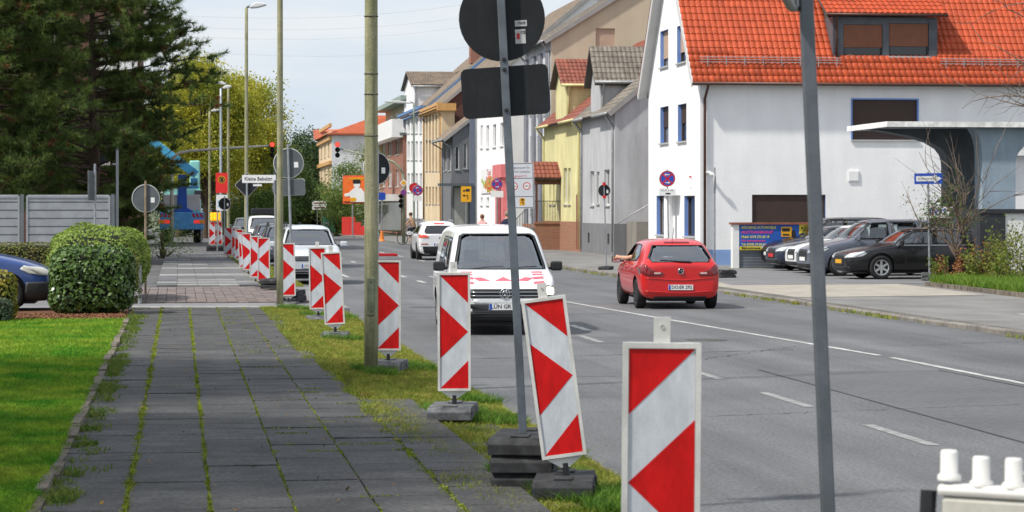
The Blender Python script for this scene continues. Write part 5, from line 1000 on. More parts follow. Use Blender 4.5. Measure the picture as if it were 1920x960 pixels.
STEM = MB().tube([(0, 0, -.67), (0, 0, -.56)], .022, 8).mesh('stem', BLACK)
def beacon(label, px, d, zb, lean=0, flip=0, top=0, rz=0, base=1, m=None, grp='warning beacons along the kerb', pitch=0):
    x, y = place(px, d); t = thing('warning_beacon', label, 'beacon', (x, y, zb), R(rz), grp)
    hp = t
    for nm, me in BM[flip] + ([('top_tongue', TOPM)] if top else []) + [('stem', STEM)]:
        o = inst(nm, me, (0, 0, 0), t)
        o.matrix_local = Matrix.Translation((0, 0, .10)) @ Matrix.Rotation(R(pitch), 4, 'X') @ Matrix.Rotation(R(lean), 4, 'Y') @ Matrix.Translation((0, 0, .65))
    if base: foot(t, base, rz=R(random.uniform(82, 98)), m=m)
    return t
beacon('nearest warning beacon, red chevrons pointing left, cut off by the bottom edge', 1236, 9.15, -.02 + .06, .5, 1, 1, -8)
beacon('leaning warning beacon beside the black rubber plates of the tall sign', 1063, 15.9, -.02, -7.6, 0, 1, -7)
beacon('upright warning beacon with grey foot on the verge, left of the white van', 852, 21.6, -.01, -.3, 0, 1, -6, m=RUBG)
beacon('warning beacon half hidden behind the thick concrete pole', 728, 28.4, -.04, 0, 0, 0, -6, m=RUBG)
beacon('slightly tilted warning beacon in front of the silver off-road car', 629, 35.4, -.06, -3.2, 0, 1, -6, m=RUBG)
beacon('warning beacon overlapped by the slightly tilted one beside it', 597, 41.4, -.08, -1., 0, 1, -6, m=RUBG)
beacon('warning beacon just right of the thin concrete lamp pole', 541, 48.4, -.10, -1.2, 0, 0, -6, m=RUBG)
for i, (px, d, ln, fl, lb) in enumerate([(494.5, 58.5, 0, 1, 'warning beacon with chevrons pointing left, beyond the side street'), (479, 62, .5, 0, 'warning beacon partly hidden by the left-pointing one'), (466, 70, -4, 0, 'leaning warning beacon in the far row by the verge'), (458, 73, -2, 0, 'narrow glimpse of a warning beacon behind the leaning one'), (448, 86, 0, 0, 'warning beacon standing in the middle of the far row'), (441.5, 91, 0, 0, 'warning beacon tucked behind its neighbour in the far row'), (428, 94, 0, 0, 'leftmost warning beacon of the far row on the verge')]):
    beacon(lb, px, d, -.1, ln, fl, 0, -5, m=RUBBER)
b = thing('rubber_foot_plate', 'black rubber foot lying flat at the edge of the red pavers', 'base plate', (*place(512, 56.3), .03), R(70)); foot(b, 2, .8, .4)
# barrier with yellow lamps in the distance
bt = thing('lamp_barrier', 'red and white barrier with yellow warning lamps near the bus stop board', 'barrier', (*place(404, 112), -.02))
for k in range(3):
    for nm, me in BM[k % 2]: o = inst(nm, me, ((k - 1) * .16, .03 * k, .82), bt)
    b = MB(); b.lathe([(0, .2), (.07, .2), (.09, .13), (.09, .05), (.06, 0)], 10); b.build('warning_lamp', mat('amber_lamp', (.95, .42, .01), .3, 0, emit=.5), bt, loc=((k - 1) * .15, 0, 1.38)); b = MB(); b.lathe([(0, .2), (.07, .2), (.09, .13), (.09, .05), (.06, 0)], 10); b.build('warning_lamp', MATS['amber_lamp'], bt, loc=((k - 1) * .15, .1, 1.56))
foot(bt, 2, .8, .5)
# near plastic barrier at the lower right corner
fb = thing('plastic_barrier', 'white plastic barrier with red stripes in the lower right corner', 'barrier', (*place(1840, 6.2), 0), R(-38)); PLW = mat('white_plastic', (.70, .69, .66), .4, .06, 6)
zt = EYE - (910 - HOR) * 6.2 / FPX
b = MB(); b.box(-.1, 1.2, -.022, .022, zt - .34, zt - .03); b.build('board', mat('grey_board', (.46, .45, .40), .5, .1), fb, bev=.012)  # board in a duller grey than the white rail and pegs
for k in range(5): b = MB(); b.box(-.09 + .26 * k, .04 + .26 * k, -.0235, -.0225, zt - .28, zt - .09); b.build('red_stripe', RED, fb)
b = MB(); b.box(-.11, 1.2, -.03, .03, zt - .03, zt + .0); b.build('top_rail', PLW, fb, bev=.012)
for k in range(10): b = MB(); b.lathe([(.030, 0), (.030, .012), (.0225, .018), (.0222, .07), (.019, .076), (0, .077)], 14); b.build('peg', PLW, fb, True, loc=(-.085 + .085 * k, 0, zt - .003 + (.012 if k == 0 else 0)))
b = MB(); b.tube([(-.14, .0, zt - .02), (-.16, -.1, .0)], .022, 8); b.build('leg', ALU, fb); b = MB(); b.tube([(1.1, .0, zt - .02), (1.1, -.1, .0)], .022, 8); b.build('leg', ALU, fb)
# ---- signs
def sqpost(m, h, w=.045, name='post', parent=None, bands=False):
    b = MB(); b.box(-w / 2, w / 2, -w / 2, w / 2, 0, h); return b.build(name, m, parent, bev=.006)
def rdisc(r, t, m, parent, z, name='disc', rim=None, y=0):
    b = MB(); b.lathe([(0, -t / 2), (r, -t / 2), (r, t / 2), (0, t / 2)], 40, Matrix.Rotation(R(90), 4, 'X')); o = b.build(name, m, parent, loc=(0, y, z))
    if rim: b = MB(); b.lathe([(r - .012, -.014), (r + .004, -.016), (r + .006, 0), (r + .004, .016), (r - .012, .014)], 40, Matrix.Rotation(R(90), 4, 'X')); b.build('rim', rim, o, True)
    return o
def panel(w, h, t, m, parent, z, name='panel', r=.04, y=0, x=0):
    b = MB(); b.prism(rrect(-w / 2, w / 2, -h / 2, h / 2, r), (0, -t / 2, 0), UX, UZ, UY, t); return b.build(name, m, parent, loc=(x, y, z))
DPOST = mat('dark_steel', (.15, .17, .195), .5, .2, 6, metal=.5); LRIM = mat('pale_rim', (.45, .46, .45), .6, .1)
# tall sign in the foreground, seen from behind
d = 16.35; x, y = place(985, d); s1 = thing('road_sign', 'dark back of a large round sign over a rectangular plate on leaning steel post', 'road sign', (x, y, 0), -YAW, ry=R(-2.9))
sqpost(DPOST, 4.2, .055, parent=s1)
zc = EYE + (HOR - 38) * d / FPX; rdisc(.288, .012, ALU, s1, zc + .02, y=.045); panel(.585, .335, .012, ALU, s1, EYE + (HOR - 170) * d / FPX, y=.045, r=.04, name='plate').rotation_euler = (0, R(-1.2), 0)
b = MB()
for py in (111, 130, 206): b.lathe([(0, 0), (.014, 0), (.014, .008), (0, .01)], 10, Matrix.Translation((.0, -.028, EYE + (HOR - py) * d / FPX)) @ Matrix.Rotation(R(90), 4, 'X'))
b.build('bolt', BLACK, s1)
STK = mat('sticker', (.50, .50, .50), .5, .1, 30); b = MB(); b.box(.085, .165, .036, .038, zc - .04, zc + .0); b.box(.083, .152, .036, .038, zc - .155, zc - .06); st_ = b.build('sticker', STK, s1)
b = MB(); b.box(.093, .113, .0345, .0358, zc - .125, zc - .085); b.build('sticker_mark', SIGNRED, st_); text('MICE', .022, (.13, .0345, zc - .018), (R(90), 0, 0), INK, st_); text('CE', .026, (.135, .0345, zc - .08), (R(90), 0, 0), INK, st_)
s1b = thing('rubber_plate_stack', 'stack of black rubber base plates holding the leaning sign post', 'base plate', (x + .01, y + .1, -.03), R(84) - YAW)
foot(s1b, 3, .80, .40)
# near post at the right, sign seen edge-on at the top of the picture
d = 9.1; x, y = place(1553, d); z0 = -.02; s2 = thing('sign_post', 'grey steel sign post standing closest to the camera, sign edge-on at its top', 'road sign', (x + .03, y, z0), -YAW + R(0), ry=R(-2.45)); sqpost(mat('post_grey', (.13, .145, .165), .5, .15, 6, metal=.4), 3.4, .05, parent=s2)
o = rdisc(.30, .012, LRIM, s2, 2.87, y=0, rim=LRIM); o.location.x = -.045; o.rotation_euler = (0, 0, R(72))
foot(s2, 2, .8, .4)
# distant back-to-camera signs
def backsign(name, label, px, d, cpy, dia, pm=GALV, rect=None, lean=0, h=None, fm=ALUM, base=0, rz=0, z0=0, face=None, stk=True, pw=.05, rim=LRIM):
    x, y = place(px, d); z = lambda py: EYE + (HOR - py) * d / FPX
    t = thing(name, label, 'road sign', (x, y, z0), -YAW + R(rz), 'road signs seen from behind', ry=R(lean)); hh = (h or z(cpy) + dia / 2 + .08) - z0
    b = MB(); b.tube([(0, 0, 0), (0, 0, hh)], pw / 2, 8); b.build('post', pm, t)
    rdisc(dia / 2, .01, fm, t, z(cpy) - z0, rim=rim, y=.035)
    if stk: b = MB(); b.box(dia * .18, dia * .32, .026, .028, z(cpy) - z0 - .09, z(cpy) - z0 + .02); b.build('sticker', WHITE, t)
    if rect: w_, h_, cp = rect; o = panel(w_, h_, .01, fm, t, z(cp) - z0, y=.035, name='plate'); panel(w_ + .025, h_ + .025, .006, rim, o, 0, 'plate_rim', y=.006)
    if base: foot(t, base, rz=R(80))
    return t
backsign('road_sign', 'grey back of a round sign above a plate, leaning, beside the street name', 549, 49, 306, .60, rect=(.60, .31, 351), lean=-1.8, base=2)
backsign('road_sign', 'round sign seen from behind on a brown post above the big hedge', 273, 53, 372, .60, pm=mat('rusty_post', (.26, .19, .13), .8, .3, 6))
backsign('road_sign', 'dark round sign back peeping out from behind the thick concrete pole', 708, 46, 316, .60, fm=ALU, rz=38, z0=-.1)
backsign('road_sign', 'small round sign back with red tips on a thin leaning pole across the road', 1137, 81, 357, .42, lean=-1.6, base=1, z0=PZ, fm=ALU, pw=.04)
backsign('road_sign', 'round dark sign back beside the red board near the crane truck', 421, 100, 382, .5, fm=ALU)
for k, (cp, nm) in enumerate(((345, 'a'), (369, 'b'))):
    x, y = place(1133, 75.6); b = MB(); b.box(-.05, .05, -.03, .03, -.05, .05); o = b.build('red_marker', SIGNRED, bpy.data.objects[[q.name for q in C.objects if q.get('label', '').startswith('small round sign back')][0]], loc=(0, -.01, EYE + (HOR - cp) * 81 / FPX - PZ))
# edge-on signs
for (px, d, py, lb) in ((1340, 82, 345, 'narrow edge-on sign on a pole at the white house corner'), (178, 62, 348, 'edge-on sign on a galvanised post before the grey gate')):
    x, y = place(px, d); t = thing('road_sign', lb, 'road sign', (x, y, 0), -YAW, 'edge-on road signs'); z = EYE + (HOR - py) * d / FPX
    b = MB(); b.tube([(0, 0, 0), (0, 0, z + .55)], .03, 8); b.build('post', GALV, t)
    if px > 1000: rdisc(.33, .012, LRIM, t, z + .0, rim=LRIM, y=0).rotation_euler = (0, 0, R(80))
    else: o = panel(.5, .75, .02, ALUM, t, z, y=0, r=.02); o.rotation_euler = (0, 0, R(76)); o.location.x = -.07
# street name sign
d = 57; x, y = place(517, d); t = thing('street_name_sign', 'white street name sign reading Kleine Bebelstr. on a grey post', 'street sign', (x, y, 0), -YAW); z = lambda py: EYE + (HOR - py) * d / FPX
b = MB(); b.tube([(0, 0, 0), (0, 0, z(305))], .035, 8); b.build('post', mat('grey_post', (.22, .22, .21), .7, .15), t); o = panel(.78, .185, .02, WHITE, t, z(335.5), x=-.385, y=-.05, r=.01, name='name_plate'); text('Kleine Bebelstr.', .125, (0, -.0115, 0), (R(90), 0, 0), INK, o, sx=.84, bold=.0015)
b = MB(); b.box(-.08, .02, -.06, .06, z(360), z(343)); b.box(-.04, .05, -.05, .05, z(325), z(306)); b.build('bracket', RUBG, t); o = panel(.2, .05, .01, WHITE, t, z(347), x=-.42, y=-.04, r=.005, name='sub_plate')
# diamond sign back
d = 72; x, y = place(463, d); t = thing('road_sign', 'grey diamond-shaped sign back behind the street name sign', 'road sign', (x, y, 0), -YAW, 'road signs seen from behind'); zc = EYE + (HOR - 347) * d / FPX
b = MB(); b.tube([(0, 0, 0), (0, 0, zc + .3)], .03, 8); b.build('post', GALV, t); o = panel(.5, .5, .012, ALU, t, zc, y=.04, r=.03); o.rotation_euler = (0, R(45), 0); p = panel(.53, .53, .006, LRIM, o, 0, 'plate_rim', y=.008)
# front-facing signs
def no_stop(t, z, r, y=-.04, arrows=True):
    o = rdisc(r, .012, SIGNRED, t, z, 'sign_face', GALV, y); b = MB(); b.lathe([(0, 0), (r * .8, 0)], 32, Matrix.Translation((0, -.0085, 0)) @ Matrix.Rotation(R(90), 4, 'X')); q = b.build('blue_field', BLUE, o)
    b = MB()
    for a in (45, -45): M = Matrix.Rotation(R(a), 4, 'Y'); b.box(-r * .8, r * .8, -.0125, -.0095, -r * .09, r * .09, M)
    b.build('red_cross', SIGNRED, q)
    if arrows:
        for zz, f in ((r * .5, -1), (-r * .5, 1)): b = MB(); b.box(-r * .26, r * .26, -.0155, -.0135, zz - r * .05, zz + r * .05); b.prism([(f * r * .38, 0), (f * r * .14, r * .16), (f * r * .14, -r * .16)], (0, -.0135, zz), UX, UZ, -UY, .002); b.build('arrow', PLATE, q)
    return o
def frontsign(name, label, px, d, base_z=PZ): x, y = place(px, d); return thing(name, label, 'road sign', (x, y, base_z), -YAW, 'no stopping signs'), (lambda py: EYE + (HOR - py) * d / FPX - base_z)
t, z = frontsign('no_stopping_sign', 'red and blue no stopping sign with plate before the white house front', 1251, 81); b = MB(); b.tube([(.06, 0, 0), (0, 0, z(318))], .025, 8); b.build('post', GALV, t); no_stop(t, z(335), .265); o = panel(.55, .24, .012, PLATE, t, z(360), y=-.04, r=.02); text('Mo-Fr 7-17h', .08, (0, -.007, .045), (R(90), 0, 0), INK, o); b = MB(); b.box(-.06, .1, -.009, -.0065, -.08, -.03); b.build('truck_symbol', INK, o)
t, z = frontsign('no_stopping_sign', 'no stopping sign with plate in front of the pizza take-away', 932, 122); b = MB(); b.tube([(0, 0, 0), (0, 0, z(332))], .03, 8); b.build('post', GALV, t); no_stop(t, z(345), .29); panel(.62, .32, .012, PLATE, t, z(364), y=-.04, r=.02)
t, z = frontsign('no_stopping_sign', 'no stopping sign with small plate on the pole above the cyclist', 783, 146); b = MB(); b.tube([(0, 0, 0), (0, 0, z(345))], .035, 8); b.build('post', GALV, t); no_stop(t, z(357), .31); o = rdisc(.31, .012, SIGNRED, t, z(352), 'rear_sign', GALV, .12); o.location.x = -.2; panel(.5, .3, .012, PLATE, t, z(372), y=-.04, r=.02)
# detour boards (yellow)
def detour(label, px, d, py, w=.5, h=.75, post=True):
    x, y = place(px, d); t = thing('detour_sign', label, 'road sign', (x, y, 0), -YAW); z = EYE + (HOR - py) * d / FPX
    b = MB(); b.tube([(0, 0, 0), (0, 0, z + .1)], .03, 8); b.build('post', GALV, t); o = panel(w, h, .015, YEL, t, z, y=-.04, r=.03)
    b = MB(); b.box(-.02, .17, -.0105, -.008, .12, .25); b.box(-.15, -.04, -.0105, -.008, .12, .2); b.box(.06, .1, -.0105, -.008, -.25, -.05); b.box(-.08, .1, -.0105, -.008, -.09, -.05); b.prism([(-.18, -.07), (-.07, 0), (-.07, -.14)], (0, -.008, 0), UX, UZ, -UY, .0025); b.build('arrow_symbol', INK, o)
detour('yellow lorry detour sign before the dark grey house', 874, 118, 364)
# big white notice board
d = 108; x, y = place(980, d); t = thing('height_limit_board', 'large white notice board with height limit circles and detour symbol', 'road sign', (x, y, 0), -YAW, ry=R(-1)); z = lambda py: EYE + (HOR - py) * d / FPX; w_, h_ = 51 * d / FPX, 86 * d / FPX
for sx in (-.35, .42): b = MB(); b.tube([(sx, .04, 0), (sx, .04, z(306))], .03, 8); b.build('post', GALV, t)
o = panel(w_, h_, .02, mat('board_face', (.60, .63, .67), .5, .04), t, z(348), x=-.05, y=-.02, r=.04); b = MB()
for zz in (h_ * .16, -h_ * .24, h_ * .48, -h_ * .48): b.box(-w_ * .47, w_ * .47, -.0135, -.0105, zz - .012, zz + .012)
for xx in (-w_ * .47, w_ * .47): b.box(xx - .012, xx + .012, -.0135, -.0105, -h_ * .48, h_ * .48)
b.build('rule', INK, o)
text('Bergkamener Str.', .13, (0, -.011, h_ * .39), (R(90), 0, 0), INK, o); text('LKW-Verkehr', .14, (.03, -.011, h_ * .30), (R(90), 0, 0), INK, o); text('gesperrt!', .15, (.02, -.011, h_ * .21), (R(90), 0, 0), SIGNRED, o)
for xx in (-.28, .28):
    b = MB(); b.lathe([(.13, 0), (.13, .004), (.165, .004), (.165, 0)], 28, Matrix.Translation((xx, -.0105, -.02)) @ Matrix.Rotation(R(90), 4, 'X')); q = b.build('limit_ring', SIGNRED, o); b = MB(); b.lathe([(0, .002), (.13, .002)], 24, Matrix.Translation((xx, -.0105, -.02)) @ Matrix.Rotation(R(90), 4, 'X')); b.build('limit_field', PLATE, o); text('3,8m', .095, (xx, -.014, -.02), (R(90), 0, 0), INK, o, bold=.001)
b = MB(); b.box(-.05, .19, -.0125, -.0105, -h_ * .43, -h_ * .27); q = b.build('detour_symbol', YEL, o); b = MB(); b.box(.02, .15, -.0155, -.0135, -h_ * .33, -h_ * .29); b.box(.1, .13, -.0155, -.0135, -h_ * .42, -h_ * .36); b.box(.02, .13, -.0155, -.0135, -h_ * .375, -h_ * .355); b.build('arrow_symbol', INK, q)
# one-way sign by the shrubs
d = 68; x, y = place(1743, d); t = thing('one_way_sign', 'blue one-way street sign with white arrow beside the bare shrub', 'road sign', (x, y, PZ), -YAW, ry=R(-.8)); z = lambda py: EYE + (HOR - py) * d / FPX - PZ
b = MB(); b.tube([(0, 0, 0), (0, 0, z(322))], .028, 8); b.build('post', GALV, t); o = panel(.78, .30, .015, BLUE, t, z(335), y=-.04, r=.02); b = MB(); b.box(-.34, .18, -.0105, -.008, -.07, .07); b.prism([(.16, .13), (.36, 0), (.16, -.13)], (0, -.008, 0), UX, UZ, -UY, .0025); q = b.build('white_arrow', PLATE, o); text('Einbahnstraße', .085, (-.07, -.0115, 0), (R(90), 0, 0), INK, q, sx=.92); foot(t, 2, .4, .3, m=RUBG)
d = 72; x, y = place(1757, d); t = thing('name_board', 'white TWS board leaning behind the parked cars', 'sign board', (x, y, 0), -YAW); z = lambda py: EYE + (HOR - py) * d / FPX
b = MB(); b.box(-.5, -.46, 0, .04, 0, z(388)); b.box(.46, .5, 0, .04, 0, z(388)); b.build('post', GALV, t); o = panel(1.05, .32, .03, PLATE, t, z(398), y=-.02, r=.03, x=.0); text('TWS', .24, (-.0, -.016, 0), (R(90), 0, 0), mat('print_navy', (.03, .05, .3), .5, 0), o, sx=1.1, bold=.006)
foot_r = thing('rubber_foot_plate', 'rubber foot plates on the pavement right of the red hatchback', 'base plate', (*place(1360, 71), PZ), R(10)); foot(foot_r, 2, .5, .5)
# ---- poles and lamps
def pole(name, label, px, d, h, r, m, cat='lamp post', head=None, z0=0, hatch=False, rz=0, r1=None):
    x, y = place(px, d); t = thing(name, label, cat, (x, y, z0), -YAW, 'street lamps on the left pavement'); b = MB(); n = 10
    b.tube([(0, 0, h * k / n) for k in range(n + 1)], [r + ((r1 or r * .62) - r) * k / n for k in range(n + 1)], 16); b.build('pole', m, t, True)
    if hatch:
        b = MB(); b.box(-.045, .045, -r - .012, -r + .03, .62, 1.05); o = b.build('service_door', mat('door_green', (.15, .17, .11), .7, .3, 8), t, bev=.012); b = MB(); b.lathe([(0, .004), (.008, .004), (.008, 0)], 8, Matrix.Translation((0, -r - .012, 1.0)) @ Matrix.Rotation(R(90), 4, 'X')); b.lathe([(0, .004), (.008, .004), (.008, 0)], 8, Matrix.Translation((0, -r - .012, .67)) @ Matrix.Rotation(R(90), 4, 'X')); b.build('screw', BLACK, o)
        b = MB()
        for zz in (2.65, 3.12, 3.35, 4.0): b.lathe([(r * .97, -.008), (r * .97 + .006, 0), (r * .97, .008)], 16, Matrix.Translation((0, 0, zz)))
        b.build('clamp_band', mat('band', (.10, .10, .07), .6, .2), t)
    if head:
        hx_, sgn = head; b = MB(); b.tube([(0, 0, h), (sgn * .12, 0, h + .06), (sgn * .25, 0, h + .08)], .035, 8); b.build('bracket', ALUM, t, True)
        b = MB(); b.prism([(.1, .04), (hx_ * .5, .17), (hx_, .14), (hx_ + .03, .08), (hx_ * .6, .0), (.12, -.02)], (0, -.14, h), UX * sgn, UZ, UY, .28); b.build('lamp_head', mat('lamp_head', (.62, .63, .62), .4, .05), t, bev=.04)
    return t
pole('lamp_post', 'thick mossy concrete lamp pole with service door on the verge', 696, 27.7, 9, .079, CONC, hatch=True, r1=.066)
pole('lamp_post', 'thin pale concrete pole by the corner of the side street', 525, 47.6, 9, .066, CONC, hatch=False, r1=.05)
pole('lamp_post', 'tall lamp post with its white head against the sky', 462, 79, 8.35, .07, CONC, head=(.62, 1), r1=.05)
pole('lamp_post', 'lamp post with pale head in front of the yellow tree', 428, 124, 8.2, .085, CONC, head=(.6, -1), r1=.06)
pole('lamp_post', 'grey steel lamp pole carrying the red board', 414, 118, 7.7, .07, mat('pale_steel', (.42, .47, .52), .5, .1, metal=.3), head=(.5, 1), r1=.05)
pole('lamp_post', 'most distant of the lamp posts before the yellow tree', 393, 150, 7.9, .08, CONC, head=(.6, 1), r1=.06)
pole('lamp_post', 'tall thin post with cross arm before the white house with blue cornice', 776, 150, 8.4, .07, mat('green_steel', (.20, .25, .20), .6, .15), head=(1.8, -1), r1=.05)
b = MB()
x, y = place(519, 50); 
# red board at the bus stop
d = 110; x, y = place(416, d); t = thing('bus_stop_board', 'red board with round emblem above a white and blue panel', 'sign board', (x, y, 0), -YAW); z = lambda py: EYE + (HOR - py) * d / FPX
b = MB(); b.tube([(-.2, 0, 0), (-.2, 0, z(330))], .03, 8); b.build('post', GALV, t); o = panel(.53, .9, .03, mat('bright_red', (.75, .03, .03), .5, .05), t, z(343), y=-.05, r=.02); b = MB(); b.lathe([(0, .004), (.17, .004), (.17, 0)], 20, Matrix.Translation((0, -.016, .15)) @ Matrix.Rotation(R(90), 4, 'X')); q = b.build('emblem', YEL, o); b = MB(); b.lathe([(.1, .007), (.14, .007)], 20, Matrix.Translation((0, -.016, .15)) @ Matrix.Rotation(R(90), 4, 'X')); b.box(-.06, .06, -.026, -.022, .08, .22); b.build('emblem_ring', INK, q)
o = panel(.5, .7, .03, WHITE, t, z(380), y=-.05, r=.02, name='timetable'); b = MB(); b.box(-.2, .2, -.018, -.0155, -.2, -.12); b.box(-.18, -.02, -.018, -.0155, -.05, .1); b.build('print', mat('print_sky', (.3, .5, .65), .6, 0), o); b = MB(); b.box(.02, .22, -.018, -.0155, -.05, .14); b.build('dark_print', ALU, o)
# ---- traffic signals
def signal(parent, x, z, y=0, s=1., lit=True):
    o = None
    for k in range(3):
        b = MB(); M = Matrix.Translation((x, y, z - k * .3 * s)) @ Matrix.Rotation(R(90), 4, 'X'); b.lathe([(0, -.15 * s), (.13 * s, -.12 * s), (.145 * s, 0), (.145 * s, .02), (.12 * s, .02), (.12 * s, .0), (0, 0)], 16, M); h = b.build('lamp_housing', BLACK, parent, True)
        b = MB(); b.lathe([(0, .03), (.08 * s, .025), (.118 * s, .006)], 16, M); b.build('lens', LAMPR if k == 0 and lit else LAMPOFF, h, True); b = MB(); b.lathe([(.125 * s, .02), (.125 * s, .2 * s)], 16, M); b.build('visor', mat('red_visor', (.35, .02, .015), .5, 0) if k == 0 else BLACK, h)
    b = MB(); b.box(x - .03, x + .03, y + .02, y + .08, z - .75 * s, z + .15 * s); b.build('bracket', BLACK, parent)
d = 139; x, y = place(322, d); t = thing('traffic_signal', 'traffic signal showing red on the long pale mast arm at left', 'traffic light', (x, y, 0), -YAW); z = lambda py: EYE + (HOR - py) * d / FPX; X_ = lambda px: (px - 322) * d / FPX
b = MB(); b.tube([(0, 0, 0), (0, 0, z(310)), (X_(325), 0, z(296)), (X_(335), 0, z(287)), (X_(355), 0, z(283)), (X_(420), 0, z(278)), (X_(508), 0, z(273))], [.12, .1, .09, .085, .08, .07, .055], 10); b.build('mast', mat('pale_mast', (.55, .54, .48), .6, .1), t, True); signal(t, X_(511), z(271), -.1)
x, y = place(757, d); t = thing('traffic_signal', 'traffic signal showing red on the thin arm left of the brick flats', 'traffic light', (x, y, 0), -YAW); X_ = lambda px: (px - 757) * d / FPX
b = MB(); b.tube([(0, 0, 0), (0, 0, z(345)), (X_(756), 0, z(328)), (X_(750), 0, z(315)), (X_(738), 0, z(304)), (X_(722), 0, z(298)), (X_(690), 0, z(292)), (X_(637), 0, z(279))], [.1, .1, .09, .08, .075, .065, .05, .035], 10); b.build('mast', mat('olive_mast', (.30, .32, .22), .6, .1), t, True); signal(t, X_(633), z(271), -.05); signal(t, X_(752), z(368), -.25, .9, False)
o = panel(.32, .32, .012, WHITE, t, z(343), y=-.12, r=.02, name='priority_sign'); o.rotation_euler = (0, R(45), 0); panel(.22, .22, .006, YEL, o, 0, 'priority_core', r=.01, y=-.01); no_stop(t, z(361), .18, -.15, False)
# other small street things
def small_sign(label, px, d, py, w, h, m, base=None):
    x, y = place(px, d); t = thing('direction_sign', label, 'road sign', (x, y, -.05), -YAW); z = EYE + (HOR - py) * d / FPX
    for sx in (-w * .15, w * .15): b = MB(); b.tube([(sx, .04, 0), (sx, .04, z)], .035, 8); b.build('post', GALV, t)
    for k in range(2): o = panel(w, h * .46, .02, m, t, z + (k - .5) * h * .5, y=-.02, r=.02); p = panel(w * .8, h * .16, .004, mat('brown_print', (.22, .10, .06), .6, .2), o, 0, 'print', y=-.013)
small_sign('white and brown double direction sign before the dark trees', 599, 205, 384, 1.2, .75, WHITE); small_sign('small white direction sign far left among the green bushes', 488, 190, 384, .65, .4, WHITE)
x, y = place(665, 185); t = thing('billboard', 'orange billboard with a white figure and lemon picture beside the bend', 'billboard', (x, y, -.1), -YAW - R(12)); z = lambda py: EYE + (HOR - py) * 185 / FPX
b = MB(); b.box(-.95, 1.1, .05, .2, z(382) + .1, z(329) + .1); b.build('frame', mat('red_frame', (.7, .12, .05), .5, .1), t); o = panel(1.85, z(333) - z(378), .04, mat('poster_orange', (.80, .16, .025), .6, .08), t, z(355) + .1, y=.0, r=.01, x=.05, name='poster')
b = MB(); b.prism([(-.35, -.95), (.75, -.95), (.7, -.2), (.45, .1), (-.05, .12), (-.5, -.25), (-.85, -.35), (-.8, -.55), (-.4, -.5)], (0, -.03, 0), UX, UZ, -UY, .01); b.prism(rrect(-.12, .38, .1, .55, .2), (0, -.03, 0), UX, UZ, -UY, .012); b.build('figure_picture', WHITE, o); b = MB(); b.prism(rrect(-.2, .42, .42, .74, .14), (0, -.045, 0), UX, UZ, -UY, .004); b.build('hair_picture', INK, o); b = MB(); b.prism(rrect(-.4, .1, -.92, -.62, .14), (0, -.045, 0), UX, UZ, -UY, .004); b.prism(rrect(-.5, .7, .75, .88, .03), (0, -.028, 0), UX, UZ, -UY, .004); b.build('lemon_picture', YEL, o)
for sx in (-.2, .9): b = MB(); b.tube([(sx, .15, 0), (sx, .15, z(380) + .1)], .06, 8); b.build('post', GALV, t)
for (px0, px1, py0, py1, d, c, lb) in ((606, 629, 425, 396, 212, (.02, .20, .15), 'dark teal container behind the bend'), (630, 652, 422, 394, 206, (.38, .70, .08), 'lime green container beside the red hoarding')):
    x, y = place((px0 + px1) / 2, d); t = thing('container', lb, 'container', (x, y, -.05), -YAW); w_ = (px1 - px0) * d / FPX; h_ = (426 - py1) * d / FPX; m_ = mat('container_%d' % px0, c, .6, .1)
    b = MB(); b.box(-w_ / 2, w_ / 2, 0, 2.2, 0, h_); b.build('body', m_, t, bev=.03)
    for k in range(6): b = MB(); b.box(-w_ / 2 + w_ * (k + .2) / 6, -w_ / 2 + w_ * (k + .6) / 6, -.05, -.001, .1, h_ - .1); b.build('rib', m_, t)
x, y = place(668, 190); t = thing('red_hoarding', 'stepped red hoarding at the roadside under the billboard', 'fence', (x, y, -.05), -YAW); q = 190 / FPX; HM = mat('hoarding_red', (.75, .05, .04), .6, .06)
for (a, b_, h) in ((-27, -12, 34), (-12, -2, 34), (-2, 9, 24), (9, 20, 17), (20, 40, 12)): m_ = MB(); m_.box(a * q, b_ * q - .02, 0, .12, 0, h * q); m_.build('board', HM, t)
for k, (px, py) in enumerate(((561, 415), (571, 416))):
    x, y = gp(px, 428, -.05); t = thing('bollard', ('left', 'right')[k] + ' one of the two white bollards at the bend', 'bollard', (x, y, -.1)); b = MB(); b.tube([(0, 0, 0), (0, 0, .95)], .09, 8); b.build('post', WHITE, t); b = MB(); b.lathe([(.092, .6), (.092, .75)], 8); b.build('band', STRIPE, t)
x, y = place(735, 150); t = thing('utility_cabinet', 'small white cabinet by the crossing near the cyclist', 'cabinet', (x + 1.6, y, 0)); b = MB(); b.box(-.35, .35, 0, .3, 0, 1.25); b.build('housing', WHITE, t, bev=.02); b = MB(); b.box(-.38, .38, -.03, .33, 1.25, 1.3); b.build('lid', SILL, t)
x, y = place(716, 148); t = thing('direction_sign', 'blue round-cornered sign on a post left of the brick flats', 'road sign', (x, y, 0), -YAW); b = MB(); b.tube([(0, 0, 0), (0, 0, 3.1)], .04, 8); b.build('post', GALV, t); panel(.45, .45, .02, BLUE, t, 2.7, y=-.05, r=.08); b = MB(); b.lathe([(0, .62), (.07, .6), (.13, .12), (.2, 0)], 8); b.build('cone_foot', mat('cone_orange', (.8, .22, .03), .6, .05), t)
x, y = place(772, 104); t = thing('red_foot_plate', 'red plastic foot plate lying on the road left of the white car', 'base plate', (x - 1.1, y, -.1), R(5)); foot(t, 1, .9, .45, m=SIGNRED)
